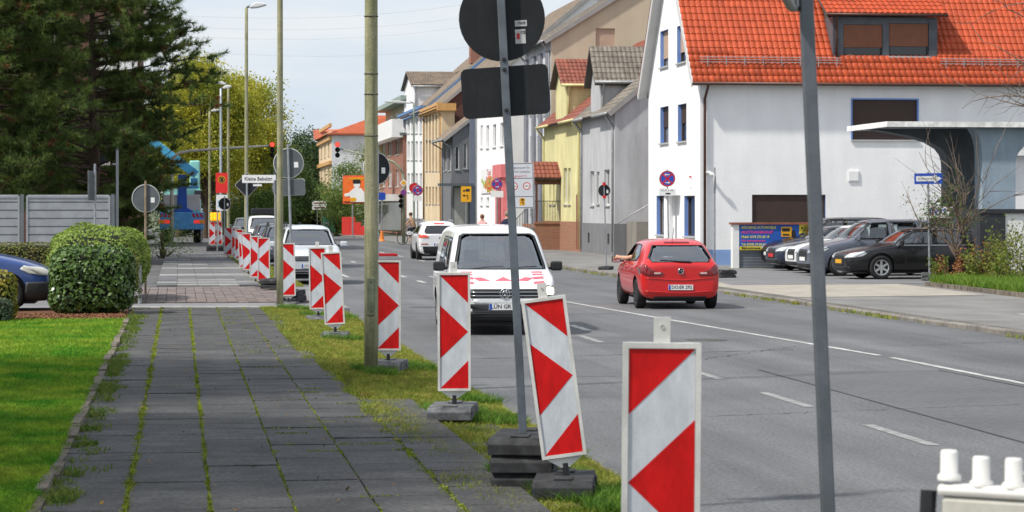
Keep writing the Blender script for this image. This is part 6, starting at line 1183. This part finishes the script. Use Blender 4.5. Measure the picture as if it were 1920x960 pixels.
# overhead wires
wt = thing('overhead_wires', 'thin overhead wires crossing the pale sky', 'wires'); WM = mat('wire', (.30, .31, .33), .6, 0)
for (ya, yb_, yc) in ((48, 20, 60), (66, 38, 61), (92, 78, 62), (28, -5, 63)):
    d = 170; p0 = Vector((*place(300, d), EYE + (HOR - ya) * d / FPX)); p1 = Vector((*place(960, d + 20), EYE + (HOR - yb_) * (d + 20) / FPX)); b = MB(); b.tube([p0.lerp(p1, k / 12) - Vector((0, 0, .8 * math.sin(k / 12 * 3.1416))) for k in range(13)], .005, 4); b.build('wire', WM, wt)
# ---- grey metal gates at the left
gd = 74.; gy_ = place(100, gd)[1]; GM_ = mat('gate_grey', (.33, .345, .36), .5, .12, 3, metal=.2, rnd=.05); GF = mat('gate_frame', (.16, .18, .19), .5, .1, metal=.3)
for (p0, p1, lb) in ((-95, 37, 'grey slatted metal gate leaf cut off by the left edge'), (49, 207, 'grey slatted metal gate leaf behind the large hedge')):
    x0, x1 = xonY(p0, gy_), xonY(p1, gy_); t = thing('metal_gate', lb, 'gate', (x0, gy_, 0), 0, 'grey gate leaves'); zt = zp(367, x0, gy_); w_ = x1 - x0; k = 0; z0 = .12
    sl_ = MB(); sl_.prism([(0, 0), (.03, .012), (.03, .2), (0, .212)], (.04, 0, 0), -UY, UZ, UX, w_ - .08); sl_ = sl_.mesh('slat', GM_)
    while z0 < zt - .15: inst('slat', sl_, (0, 0, z0), t); z0 += .245
    b = MB(); b.box(0, .06, -.05, .05, .05, zt); b.box(w_ - .06, w_, -.05, .05, .05, zt); b.box(.06, w_ - .06, -.05, .05, zt - .06, zt); b.box(.06, w_ - .06, .012, .04, .1, zt - .06); b.build('gate_frame', GM_, t)
    b = MB(); b.box(w_ + .02, w_ + .12, -.06, .06, 0, zt + .05); b.build('gate_post', GF, t)
x0 = xonY(220, gy_); t = thing('gate_post', 'tall dark steel post at the right end of the grey gates', 'post', (x0, gy_, 0)); b = MB(); b.box(-.04, .04, -.04, .04, 0, zp(280, x0, gy_)); b.box(-.14, -.06, -.05, .05, 0, zp(366, x0, gy_)); b.build('shaft', GF, t); b = MB(); b.box(-.05, .05, -.05, .05, 0, .03); b.build('cap', BLACK, t, loc=(0, 0, zp(280, x0, gy_)))
for (px, d, lb) in ((262, 47.5, 'short grey post at the foot of the hedge by the crossing'),):
    x, y = place(px, d); t = thing('marker_post', lb, 'post', (x, y, 0)); b = MB(); b.tube([(0, 0, 0), (0, 0, .75)], .035, 8); b.build('shaft', GALV, t); b = MB(); b.lathe([(.04, 0), (.04, .04), (0, .06)], 8); b.build('cap', BLACK, t, loc=(0, 0, .75))
# ---- people
def person(label, px, d, z0, hgt, top, legs, skin, hair, pose='walk', rz=0, arms=None):
    x, y = place(px, d); s = hgt / 1.75; root = thing('person', label, 'person', (x, y, z0), R(rz) - YAW); vs, es, rs = [], [], []
    def add(p, r, par=None):
        vs.append(Vector(p) * s); rs.append(r * s)
        if par is not None: es.append((par, len(vs) - 1))
        return len(vs) - 1
    ride = pose == 'ride'
    pz = 1.0 if ride else .93; pe = add((0, 0, pz), .15); ch = add((0, .05 if not ride else .12, pz + .3), .16, pe); sh = add((0, .06 if not ride else .2, pz + .5), .13, ch); nk = add((0, .07 if not ride else .23, pz + .6), .055, sh); hd = add((0, .09 if not ride else .26, pz + .72), .095, nk); add((0, .09 if not ride else .26, pz + .80), .075, hd)
    for sx in (-1, 1):
        if ride: h = add((sx * .09, .02, pz - .03), .11, pe); k = add((sx * .11, .38, pz - .12 - .2 * (sx > 0)), .07, h); a = add((sx * .11, .25, .42 - .2 * (sx > 0)), .045, k); add((sx * .11, .4, .36 - .2 * (sx > 0)), .04, a)
        else: h = add((sx * .09, 0, pz - .05), .11, pe); k = add((sx * .1, .1 * sx + .04, .5), .07, h); a = add((sx * .1, .12 * sx - .08, .08), .045, k); add((sx * .1, .12 * sx + .08, .04), .04, a)
        s1_ = add((sx * .19, .05 if not ride else .2, pz + .47), .06, sh)
        if ride: e = add((sx * .25, .38, pz + .22), .045, s1_); w = add((sx * .25, .56, pz + .08), .035, e); add((sx * .24, .62, pz + .06), .04, w)
        else: e = add((sx * .25, .02, pz + .2), .045, s1_); w = add((sx * .24, .12, pz - .03), .035, e); add((sx * .24, .14, pz - .12), .04, w)
    me = bpy.data.meshes.new('body'); me.from_pydata(vs, es, []); o = link('body', me, None, None); o.modifiers.new('sk', 'SKIN'); ss = o.modifiers.new('ss', 'SUBSURF'); ss.levels = 2
    for i, q in enumerate(me.skin_vertices[0].data): q.radius = (rs[i] * (1.25 if i in (0, 1, 2) else 1), rs[i]); q.use_root = i == 0
    bpy.context.view_layer.update(); me2 = bpy.data.meshes.new_from_object(o.evaluated_get(bpy.context.evaluated_depsgraph_get())); o.modifiers.clear(); o.data = me2; o.parent = root
    for m_ in (skin, top, legs, hair): me2.materials.append(m_)
    for p in me2.polygons:
        c = p.center / s; r_ = (c.x ** 2 + (c.y - .1) ** 2) ** .5; p.use_smooth = True
        p.material_index = 3 if (c.z > pz + .70 and c.y < (.10 if not ride else .27) + (c.z - pz - .72) * .6) else 0 if c.z > pz + .57 or (abs(c.x) > .2 and c.z < pz + .36) or c.z < (.45 if arms else .1) else 1 if c.z > pz + .03 else 2
    b = MB(); hy2 = .09 if not ride else .26
    b.lathe([(0, .14), (.07, .12), (.105, .05), (.1, -.03), (.07, -.07)], 12, Matrix.Translation((0, (hy2 - .02) * s, (pz + .76) * s)) @ Matrix.Diagonal((s, s * 1.1, s, 1))); b.build('hair', hair, root, True)
    return root
SKIN = mat('skin', (.55, .30, .20), .6, .08); HB = mat('brown_hair', (.10, .05, .025), .7, .2); HG = mat('grey_hair', (.30, .24, .18), .7, .2); HR = mat('auburn_hair', (.20, .08, .035), .7, .2)
person('person in a sleeveless pink top walking away past the take-away', 904, 117, PZ, 1.72, mat('pink_cloth', (.68, .38, .38), .8, .1), mat('light_trousers', (.3, .32, .36), .8, .1), SKIN, HR)
person('person in a navy T-shirt walking away beside the notice board', 951, 107, PZ, 1.86, mat('navy_cloth', (.012, .016, .045), .8, .1), mat('dark_trousers', (.05, .05, .06), .8, .1), SKIN, HG)
bxx, byy = place(771, 141); bk = thing('bicycle', 'bicycle ridden by the person across the road', 'bicycle', (bxx, byy, PZ), R(62)); 
for yy in (-.5, .55): b = MB(); b.lathe([(.31, -.02), (.345, -.015), (.345, .015), (.31, .02), (.31, -.02)], 24, Matrix.Rotation(R(90), 4, 'Y')); o = b.build('wheel', TYRE, bk, loc=(0, yy, .345)); b = MB(); [b.tube([(0, 0, 0), (0, .31 * math.cos(k * .785), .31 * math.sin(k * .785))], .004, 4) for k in range(8)]; b.build('spokes', GALV, o)
b = MB(); b.tube([(0, -.5, .345), (0, -.05, .3), (0, .42, .82), (0, -.18, .85), (0, -.5, .345)], .018, 6); b.tube([(0, -.05, .3), (0, -.2, .9)], .018, 6); b.tube([(0, .55, .345), (0, .42, .82), (0, .38, 1.0)], .018, 6); b.build('frame', WHITE, bk); b = MB(); b.box(-.07, .07, -.34, -.08, .92, .97); b.build('saddle', BLACK, bk, bev=.02); b = MB(); b.tube([(-.28, .3, 1.05), (-.1, .4, 1.02), (.1, .4, 1.02), (.28, .3, 1.05)], .014, 6); b.build('handlebar', BLACK, bk); b = MB(); b.box(-.17, .17, -.72, -.4, .72, .98); b.build('basket', mat('basket_blue', (.12, .2, .25), .7, .2), bk)
cyc = person('cyclist in a tan top riding a bicycle across the road', 771, 141, .0, 1.7, mat('tan_cloth', (.42, .26, .16), .8, .1), mat('black_shorts', (.02, .02, .025), .8, .1), SKIN, HB, 'ride', 0, True); cyc.rotation_euler = (0, 0, R(62)); cyc.location = (bxx - .0, byy - .2 * 0, .03)
cyc.location = Vector((bxx, byy, PZ + .03)) - Vector((-math.sin(R(62)), math.cos(R(62)), 0)) * .2
# driver's arm out of the red hatchback
dr = thing('person', 'driver of the red hatchback with bare arm out of the window', 'person', Hb.root.location, Hb.root.rotation_euler.z)
vs = [(-.36, -.02, .62), (-.36, -.08, .95), (-.36, -.06, 1.12), (-.36, -.05, 1.2), (-.36, -.04, 1.30), (-.58, .02, 1.08), (-.84, .18, 1.03), (-.97, .42, 1.05), (-1.0, .50, 1.05), (-.14, .05, 1.02), (-.16, .38, .98)]
rs_ = [.15, .16, .1, .06, .09, .06, .048, .036, .042, .06, .045]; es = [(0, 1), (1, 2), (2, 3), (3, 4), (2, 5), (5, 6), (6, 7), (7, 8), (2, 9), (9, 10)]
for k in range(5): vs.append((-1.0 - .012 * (k - 2), .56 + (.03 if k else -.03), 1.07 - .024 * k if k else 1.1)); rs_.append(.011); es.append((8, len(vs) - 1))
me = bpy.data.meshes.new('body'); me.from_pydata(vs, es, []); o = link('body', me, None, None); o.modifiers.new('sk', 'SKIN'); ss = o.modifiers.new('ss', 'SUBSURF'); ss.levels = 2
for i, q in enumerate(me.skin_vertices[0].data): q.radius = (rs_[i], rs_[i]); q.use_root = i == 0
bpy.context.view_layer.update(); me2 = bpy.data.meshes.new_from_object(o.evaluated_get(bpy.context.evaluated_depsgraph_get())); o.modifiers.clear(); o.data = me2; o.parent = dr
me2.materials.append(SKIN); me2.materials.append(mat('navy_cloth', (.02, .02, .04)))
for p in me2.polygons: p.use_smooth = True; p.material_index = 1 if p.center.z < 1.14 and p.center.x > -.62 else 0
b = MB(); b.lathe([(0, .11), (.07, .09), (.1, .02), (.08, -.05)], 12, Matrix.Translation((-.36, -.06, 1.32))); b.build('hair', HB, dr, True)
# ================================================================ vegetation
def leafquads(P, size, asp=.5, nrm=None, jit=1., fold=0):
    n = len(P); a = rng.normal(0, 1, (n, 3)); 
    if nrm is not None: a = nrm * 1.6 + a * jit
    a /= np.linalg.norm(a, axis=1)[:, None]; t = rng.normal(0, 1, (n, 3)); t -= a * (t * a).sum(1)[:, None]; t /= np.linalg.norm(t, axis=1)[:, None]; b = np.cross(a, t); s = (size * rng.uniform(.6, 1.35, n))[:, None]
    return np.stack([P - t * s * .5, P + b * s * asp * .5 + a * s * .08, P + t * s * .5, P - b * s * asp * .5 + a * s * .08], 1)
def leafobj(name, P, size, m, parent, asp=.5, nrm=None, jit=1.):
    V = leafquads(P, size, asp, nrm, jit); o = link(name, npmesh(name, V, np.arange(4 * len(P)), m), None, parent); return tag(o, kind='stuff')
BARK = mat('bark', (.10, .07, .05), .95, .35, 6, .8, 30); GBARK = mat('grey_bark', (.17, .13, .10), .95, .3, 8, .5, 40)
def limb(b, p0, d, L, r, n=5, wob=.15, sides=6):
    pts = [Vector(p0)]; d = Vector(d).normalized()
    for k in range(n): d = (d + Vector((random.gauss(0, wob), random.gauss(0, wob), random.gauss(0, wob * .6)))).normalized(); pts.append(pts[-1] + d * L / n)
    b.tube(pts, [r * (1 - .75 * k / n) for k in range(n + 1)], sides, False); return pts, d
# ---- pines
PN = mat('pine_needles', (.028, .066, .015), .7, 0, 1.6, col2=(.16, .22, .04), trans=.15, fine=3); PND = mat('dead_needles', (.16, .07, .025), .8, .3, 3)
def pine(label, px, d, h, spread, n_br, zlow, seed, needles=24, tsz=.21, xmin=-99):
    random.seed(seed); x, y = place(px, d); t = thing('pine_tree', label, 'tree', (x, y, 0), 0, 'dark conifers on the left')
    b = MB(); b.tube([(0, 0, -.1), (.05, .02, h * .3), (-.05, .05, h * .6), (0, 0, h * .98)], [.24, .2, .13, .02], 9, False); tw = []; dirs = []
    for k in range(n_br):
        f = (k + random.random()) / n_br; z = zlow + (h - zlow) * f; a = random.uniform(0, 6.283); L_ = spread * (1.05 - .75 * f ** 1.4) * random.uniform(.6, 1.12) * (1 - .5 * max(0, math.cos(a)) * max(0, min(1, (5.2 - z) / 1.5))); dn = Vector((math.cos(a), math.sin(a), random.uniform(-.12, .3)))
        pts, dd = limb(b, (0, 0, z), dn, L_, .06 * (1 - f * .6), 6, .13, 5)
        for q in range(2, 7):
            for _ in range(4 if q < 6 else 3):
                sd = (dd + Vector((random.gauss(0, .8), random.gauss(0, .8), random.gauss(.25, .35)))).normalized(); l2 = random.uniform(.3, .95) * (.6 + .4 * L_ / spread); p0 = pts[q]; p1 = p0 + sd * l2; b.tube([p0, (p0 + p1) / 2 + Vector((0, 0, -.03)), p1], [.018, .012, .006], 4, False)
                m_ = max(2, int(l2 / .17))
                for j in range(m_): e = p0.lerp(p1, (j + 1) / m_); tw.append(e); dirs.append((sd + Vector((random.gauss(0, .35), random.gauss(0, .35), random.gauss(.3, .3)))).normalized())
    b.build('trunk', BARK, t, True)
    P = np.array(tw); D = np.array(dirs); n = len(P); q = needles; P = np.repeat(P, q, 0); D = np.repeat(D, q, 0); v = D * .8 + rng.normal(0, .52, (n * q, 3)); v /= np.linalg.norm(v, axis=1)[:, None]
    ln = tsz * rng.uniform(.6, 1.2, n * q)[:, None]; st = P - D * rng.uniform(0, .12, n * q)[:, None]; s = np.cross(v, rng.normal(0, 1, (n * q, 3))); s /= np.linalg.norm(s, axis=1)[:, None]; w = .011
    V = np.stack([st - s * w, st + s * w, st + v * ln], 1); dead = np.repeat(rng.uniform(0, 1, n) < .05, q); F = np.arange(3 * n * q).reshape(-1, 3)
    me = npmesh('crown', V, F, PN, 3); me.materials.append(PND); me.polygons.foreach_set('material_index', dead.astype(np.int32)); tag(link('crown', me, None, t), kind='stuff')
    print('pine', n, n * q)
pine('large dark pine whose branches reach towards the street lamps', 175, 88, 12.2, 5.7, 165, 1.8, 3, 36, .26)
pine('dark pine filling the left edge behind the grey gates', -30, 84, 12.2, 5.2, 150, 1.9, 5, 34, .26)
pine('middle pine between the two larger ones behind the gates', 75, 96, 11.5, 4.2, 110, 1.8, 14, 26, .25)
pine('low conifer between the grey gate and the crane truck', 228, 92, 6.4, 1.6, 66, .6, 8, 30, .22)
# ---- broadleaf trees
def tree(label, px, d, ztop, zlow, rx, m, n_cl, per, size, seed, grp='trees beyond the junction', bark=BARK, dy=None, ry=None, z0=-.1, cl=.55):
    random.seed(seed); x, y = place(px, d); t = thing('broadleaf_tree', label, 'tree', (x, y, z0), 0, grp); b = MB(); hz = (ztop - zlow) / 2; zc = (ztop + zlow) / 2
    b.tube([(0, 0, 0), (.05, 0, zlow), (0, .05, zc)], [.03 * ztop * .5 + .08, .02 * ztop * .5 + .06, .06], 8, False); cs = []
    for k in range(n_cl):
        while True:
            q = Vector((random.uniform(-1, 1), random.uniform(-1, 1), random.uniform(-1, 1)))
            if .35 < q.length < 1: break
        q *= random.uniform(.85, 1.08); c = Vector((q.x * rx * (1 - .25 * max(0, q.z)), q.y * (ry or rx), zc + q.z * hz)); cs.append(c)
        if k % 3 == 0: b.tube([(0, 0, max(zlow * .8, c.z - hz * .9)), Vector((c.x * .5, c.y * .5, c.z - .3 * hz)), c], [.07, .045, .015], 5, False)
    b.build('trunk', bark, t, True); cs = np.array(cs); rr = cl * rng.uniform(.6, 1.3, n_cl); P = np.repeat(cs, per, 0) + rng.normal(0, 1, (n_cl * per, 3)) * np.repeat(rr, per)[:, None] * [1, 1, .6]
    leafobj('crown', P, size, m, t, .62); return t
YL = mat('yellowing_leaves', (.20, .26, .03), .7, 0, .55, col2=(.55, .49, .045), trans=.35, fine=4); GL = mat('green_leaves', (.045, .10, .014), .7, 0, .6, col2=(.11, .17, .03), trans=.25, fine=4); DGL = mat('deep_green_leaves', (.018, .045, .01), .7, 0, .5, col2=(.05, .09, .02), trans=.2, fine=.6); LGL = mat('light_green_leaves', (.10, .17, .03), .7, 0, .6, col2=(.19, .25, .06), trans=.3, fine=.6)
tree('tall yellowing tree behind the street lamps', 385, 168, 12.9, 2.6, 3.6, YL, 170, 260, .17, 21)
tree('yellow tree overhanging the crane truck', 335, 176, 11.0, 3.0, 2.8, YL, 110, 240, .17, 23)
tree('yellow-green tree just right of the tallest lamp post', 462, 176, 12.0, 2.8, 3.0, YL, 130, 250, .17, 22)
tree('green tree behind the street name sign', 505, 200, 8.6, 1.0, 2.6, GL, 90, 150, .2, 24)
for i, (px, d, zt, rx, lb) in enumerate([(545, 262, 9.6, 3.4, 'dark green tree left in the clump at the bend'), (575, 285, 11.3, 3.8, 'tallest dark green tree of the clump at the bend'), (598, 275, 10.6, 3.0, 'dark green tree against the cream corner house'), (528, 240, 7.6, 2.6, 'shorter dark tree behind the round sign back'), (560, 250, 5.2, 3.4, 'low dark bushy tree under the clump at the bend'), (588, 255, 5.0, 3.0, 'low shaded tree beside the direction sign')]):
    tree(lb, px, d, zt, .3, rx, DGL, 90, 170, .26, 30 + i)
tree('light green tree beside the billboard', 655, 215, 6.2, .2, 2.3, LGL, 70, 140, .17, 41); tree('bushy green shrub left of the billboard', 632, 205, 4.2, .0, 1.5, LGL, 50, 140, .15, 42); tree('feathery green sapling above the billboard', 690, 222, 8.2, 1.0, 1.3, LGL, 45, 110, .15, 43)
tree('round green bush by the parked cars down the street', 500, 172, 3.3, .2, 2.2, GL, 60, 150, .14, 44); tree('pale green hedge bush behind the bus stop board', 440, 180, 2.6, .1, 2.4, LGL, 60, 150, .12, 45); tree('dark bushes closing the view behind the crane truck', 345, 182, 5.5, .2, 3.2, DGL, 80, 160, .18, 46)
# ---- clipped bushes
def bush(name, label, px, d, hw, hd, h, m, n, size, seed, e=.35, grp='clipped hedges at the left', rz=0, core=True, z0=0, X=None, Y=None, pw=4.):
    x, y = place(px, d) if X is None else (X, Y); t = thing(name, label, 'hedge' if 'hedge' in name else 'bush', (x, y, z0), R(rz), grp)
    # even scatter: sample the box, push out to the rounded hull
    q = rng.uniform(-1, 1, (n * 3, 3)); k = np.abs(q).max(1); q = q / k[:, None]; p_ = pw; r_ = (np.abs(q) ** p_).sum(1) ** (1 / p_); q = q / r_[:, None]
    keep = rng.uniform(0, 1, len(q)) < np.array([hd * h, hw * h, hw * hd])[np.abs(q).argmax(1)] / max(hd * h, hw * h, hw * hd); q = q[keep][:n]
    nz_ = 1 + .07 * (hash2(q[:, 0] * 3 + seed, q[:, 2] * 3 + q[:, 1] * 2, seed) - .5) * 2 - np.abs(rng.normal(0, .035, len(q))); P = q * nz_[:, None] * [hw, hd, h / 2] + [0, 0, h / 2]; nr = np.sign(q) * np.abs(q) ** 4; nr /= np.linalg.norm(nr, axis=1)[:, None]
    leafobj('foliage', P, size, m, t, .6, nr + [0, 0, .35], .9)
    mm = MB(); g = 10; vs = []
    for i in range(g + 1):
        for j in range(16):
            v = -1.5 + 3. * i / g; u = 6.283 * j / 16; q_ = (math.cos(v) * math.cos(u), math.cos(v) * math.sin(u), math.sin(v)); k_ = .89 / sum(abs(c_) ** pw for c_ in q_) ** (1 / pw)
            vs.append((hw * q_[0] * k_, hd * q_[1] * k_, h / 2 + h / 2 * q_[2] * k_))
    mm.add(vs, [(i * 16 + j, i * 16 + (j + 1) % 16, (i + 1) * 16 + (j + 1) % 16, (i + 1) * 16 + j) for i in range(g) for j in range(16)]); mm.build('core', mat('hedge_core', (.014, .018, .008), .95, .3, 6), t); return t  # near-black hull put inside the leaves to block the light
HG1 = mat('hedge_leaves', (.035, .085, .014), .32, 0, 14, spec=.6, col2=(.13, .22, .04), trans=.2, fine=4); HG2 = mat('privet_leaves', (.11, .20, .025), .6, 0, 12, col2=(.30, .38, .06), trans=.25, fine=4); HGB = mat('brownish_hedge', (.15, .13, .035), .8, 0, 2.5, col2=(.20, .24, .04), trans=.2, fine=4)
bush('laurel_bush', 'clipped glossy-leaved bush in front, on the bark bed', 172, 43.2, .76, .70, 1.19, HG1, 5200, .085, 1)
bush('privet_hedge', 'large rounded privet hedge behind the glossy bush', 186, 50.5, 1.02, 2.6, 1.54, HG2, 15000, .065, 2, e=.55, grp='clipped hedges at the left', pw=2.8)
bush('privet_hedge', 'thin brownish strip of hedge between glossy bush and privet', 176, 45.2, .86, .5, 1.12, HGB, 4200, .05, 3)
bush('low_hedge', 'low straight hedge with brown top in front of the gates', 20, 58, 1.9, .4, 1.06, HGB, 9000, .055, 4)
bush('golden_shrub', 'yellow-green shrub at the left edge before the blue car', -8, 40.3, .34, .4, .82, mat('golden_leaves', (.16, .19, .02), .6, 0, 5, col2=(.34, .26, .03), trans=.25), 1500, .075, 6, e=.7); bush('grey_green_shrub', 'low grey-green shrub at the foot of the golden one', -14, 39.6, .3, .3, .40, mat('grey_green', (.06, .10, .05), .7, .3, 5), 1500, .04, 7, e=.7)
tree('green bush beside the far pavement at the left', 305, 96, 1.3, .0, .5, GL, 30, 60, .07, 47)
# ---- bare shrub and weeds in the bed at the right
random.seed(12); x, y = gp(1806, 527, PZ); bt_ = thing('bare_shrub_tree', 'small mostly bare tree with brown twigs beside the one-way sign', 'tree', (x, y, PZ)); b = MB(); tips = []
def grow(p, d_, L_, r, lvl):
    pts, dd = limb(b, p, d_, L_, r, 5, .12, 5 if lvl > 0 else 8)
    if lvl == 3: tips.append(pts[-1]); return
    for k in range((6, 4, 3)[lvl]):
        q = pts[random.randint(2, 5)] if lvl else pts[random.randint(3, 5)]; up = .85 if lvl < 2 else .5
        grow(q, dd + Vector((random.gauss(0, .55), random.gauss(0, .5), random.gauss(up - .4, .35))), L_ * random.uniform(.55, .85), r * .5, lvl + 1)
grow((0, 0, -.05), (-.03, 0, 1), 1.45, .085, 0)
for k in range(11): grow((random.gauss(0, .05), 0, 1.3 + random.random() * .3), (random.gauss(.15, .45), random.gauss(0, .3), 1.1), random.uniform(1.2, 2.4), .022, 2)
b.build('trunk', GBARK, bt_, True)
P = np.concatenate([np.array([(-.75, 0, 2.0)]) + rng.normal(0, 1, (420, 3)) * [.34, .3, .28], np.array([(-.3, 0, 2.5)]) + rng.normal(0, 1, (160, 3)) * [.2, .25, .3], np.array([(-.1, -.1, 1.75)]) + rng.normal(0, 1, (220, 3)) * [.4, .3, .2]]); leafobj('crown', P, .07, GL, bt_, .55)
P = np.array([(-.5, 0, 1.75)]) + rng.normal(0, 1, (420, 3)) * [.5, .3, .28]; leafobj('dry_foliage', P, .06, mat('dry_brown', (.19, .10, .06), .9, .3, 6), bt_, .4)
random.seed(15); x2, y2 = place(1935, 50); b2 = thing('overhanging_twigs', 'bare thin branches of a tree reaching in at the upper right', 'tree', (x2 + .6, y2, 0)); b = MB(); b.tube([(0, 0, 0), (.05, 0, 2.5), (0, 0, 5.5), (-.1, 0, 7.5)], [.14, .11, .07, .03], 8, False)
for k in range(15):
    pts, dd = limb(b, (0, 0, random.uniform(3.2, 7)), (-1, random.gauss(0, .3), random.uniform(-.1, .6)), random.uniform(1.0, 2.4), .02, 6, .2, 4)
    for q in range(4): limb(b, pts[random.randint(1, 6)], dd + Vector((random.gauss(0, .5), random.gauss(0, .5), random.gauss(0, .6))), random.uniform(.4, 1.1), .008, 5, .25, 4)
b.build('trunk', GBARK, b2, True)
struct(slabbox('planting_bed', [(18.6, 50.4), (43, 52.5), (43, 67), (22, 65.5), (19.2, 61.5)], PZ - .02, PZ + .05, SOIL))
bedp = scatter(62000, 18.6, 26, 51, 65, PZ + .05, lambda xx, yy: xx > 18.65 + (yy - 50.4) * .055 + np.clip(yy - 61.5, 0, 9) * .7)
tag(blades('bed_grass', bedp, .24, .012, mat('bright_grass', (.09, .20, .018), .7, 0, 2.5, col2=(.19, .28, .03), trans=.35), .7), 'bright uncut grass in the planting bed at the right', 'grass', kind='stuff')
em2 = MB().box(-.05, .05, -.3, .3, -.05, .1).mesh('edging_stone', EDGE); ed = thing('bed_edging', None, None); ed['kind'] = 'structure'
for k in range(19): f = k / 18; inst('edging_stone', em2, (18.6 + .6 * f, 50.4 + 11 * f, PZ), ed, R(-4) + random.gauss(0, .03))
wl = mat('weed_leaves', (.10, .17, .02), .7, 0, 3, col2=(.24, .24, .04), trans=.3)
for i, (px, d, h, lb) in enumerate([(1862, 61.1, 2.0, 'tall leafy weed left of the white panel'), (1885, 60.6, 1.75, 'leafy weed in front of the dark screen wall'), (1908, 60.0, 2.1, 'tall leafy weed at the right edge of the bed'), (1845, 61.6, 1.3, 'rusty brown dock weed beside the bare tree'), (1896, 62.2, 1.5, 'yellowing weed before the white panel'), (1828, 61.1, 1.0, 'short green weed at the foot of the bare tree'), (1765, 64.3, .75, 'green weed clump at the foot of the one-way sign'), (1788, 63.8, .95, 'brown-tipped weed clump between sign and bare tree'), (1875, 59.5, 1.0, 'broad-leaved weed low in the grass bed')]):
    random.seed(60 + i); x, y = place(px, d * 1.05); t = thing('tall_weed', lb, 'weed', (x, y, PZ + .03), 0, 'weeds in the planting bed'); b = MB(); P = []
    for k in range(7): pts, _ = limb(b, (random.gauss(0, .12), random.gauss(0, .12), 0), (random.gauss(0, .15), random.gauss(0, .15), 1), h * random.uniform(.5, 1.), .012, 7, .08, 4); P += [p.lerp(q, random.random()) + Vector((random.gauss(0, .07), random.gauss(0, .07), random.gauss(0, .05))) for p, q in zip(pts[:-1], pts[1:]) for _ in range(13)]
    b.build('stem', GBARK, t); leafobj('leaves', np.array(P), .085, mat('dock_brown', (.22, .09, .03), .8, .3, 4) if i in (3, 7) else wl, t, .5)

# three unseen trees added left of the picture to shade the near lawn and slabs
for i, (X, Y) in enumerate(((-6.0, 24.6), (-6.2, 16.4), (-6.0, 9.5))):
    t = tree(('added tree left of the view shading the near lawn edge', 'added tree left of the view shading the nearest slabs', 'added unseen tree left of the camera shading the lawn')[i], 0, 30, 9.4, 4.6, 3.3, GL, 120, 170, .2, 70 + i, 'unseen trees added for shade', cl=.75); t.location = (X, Y, 0)
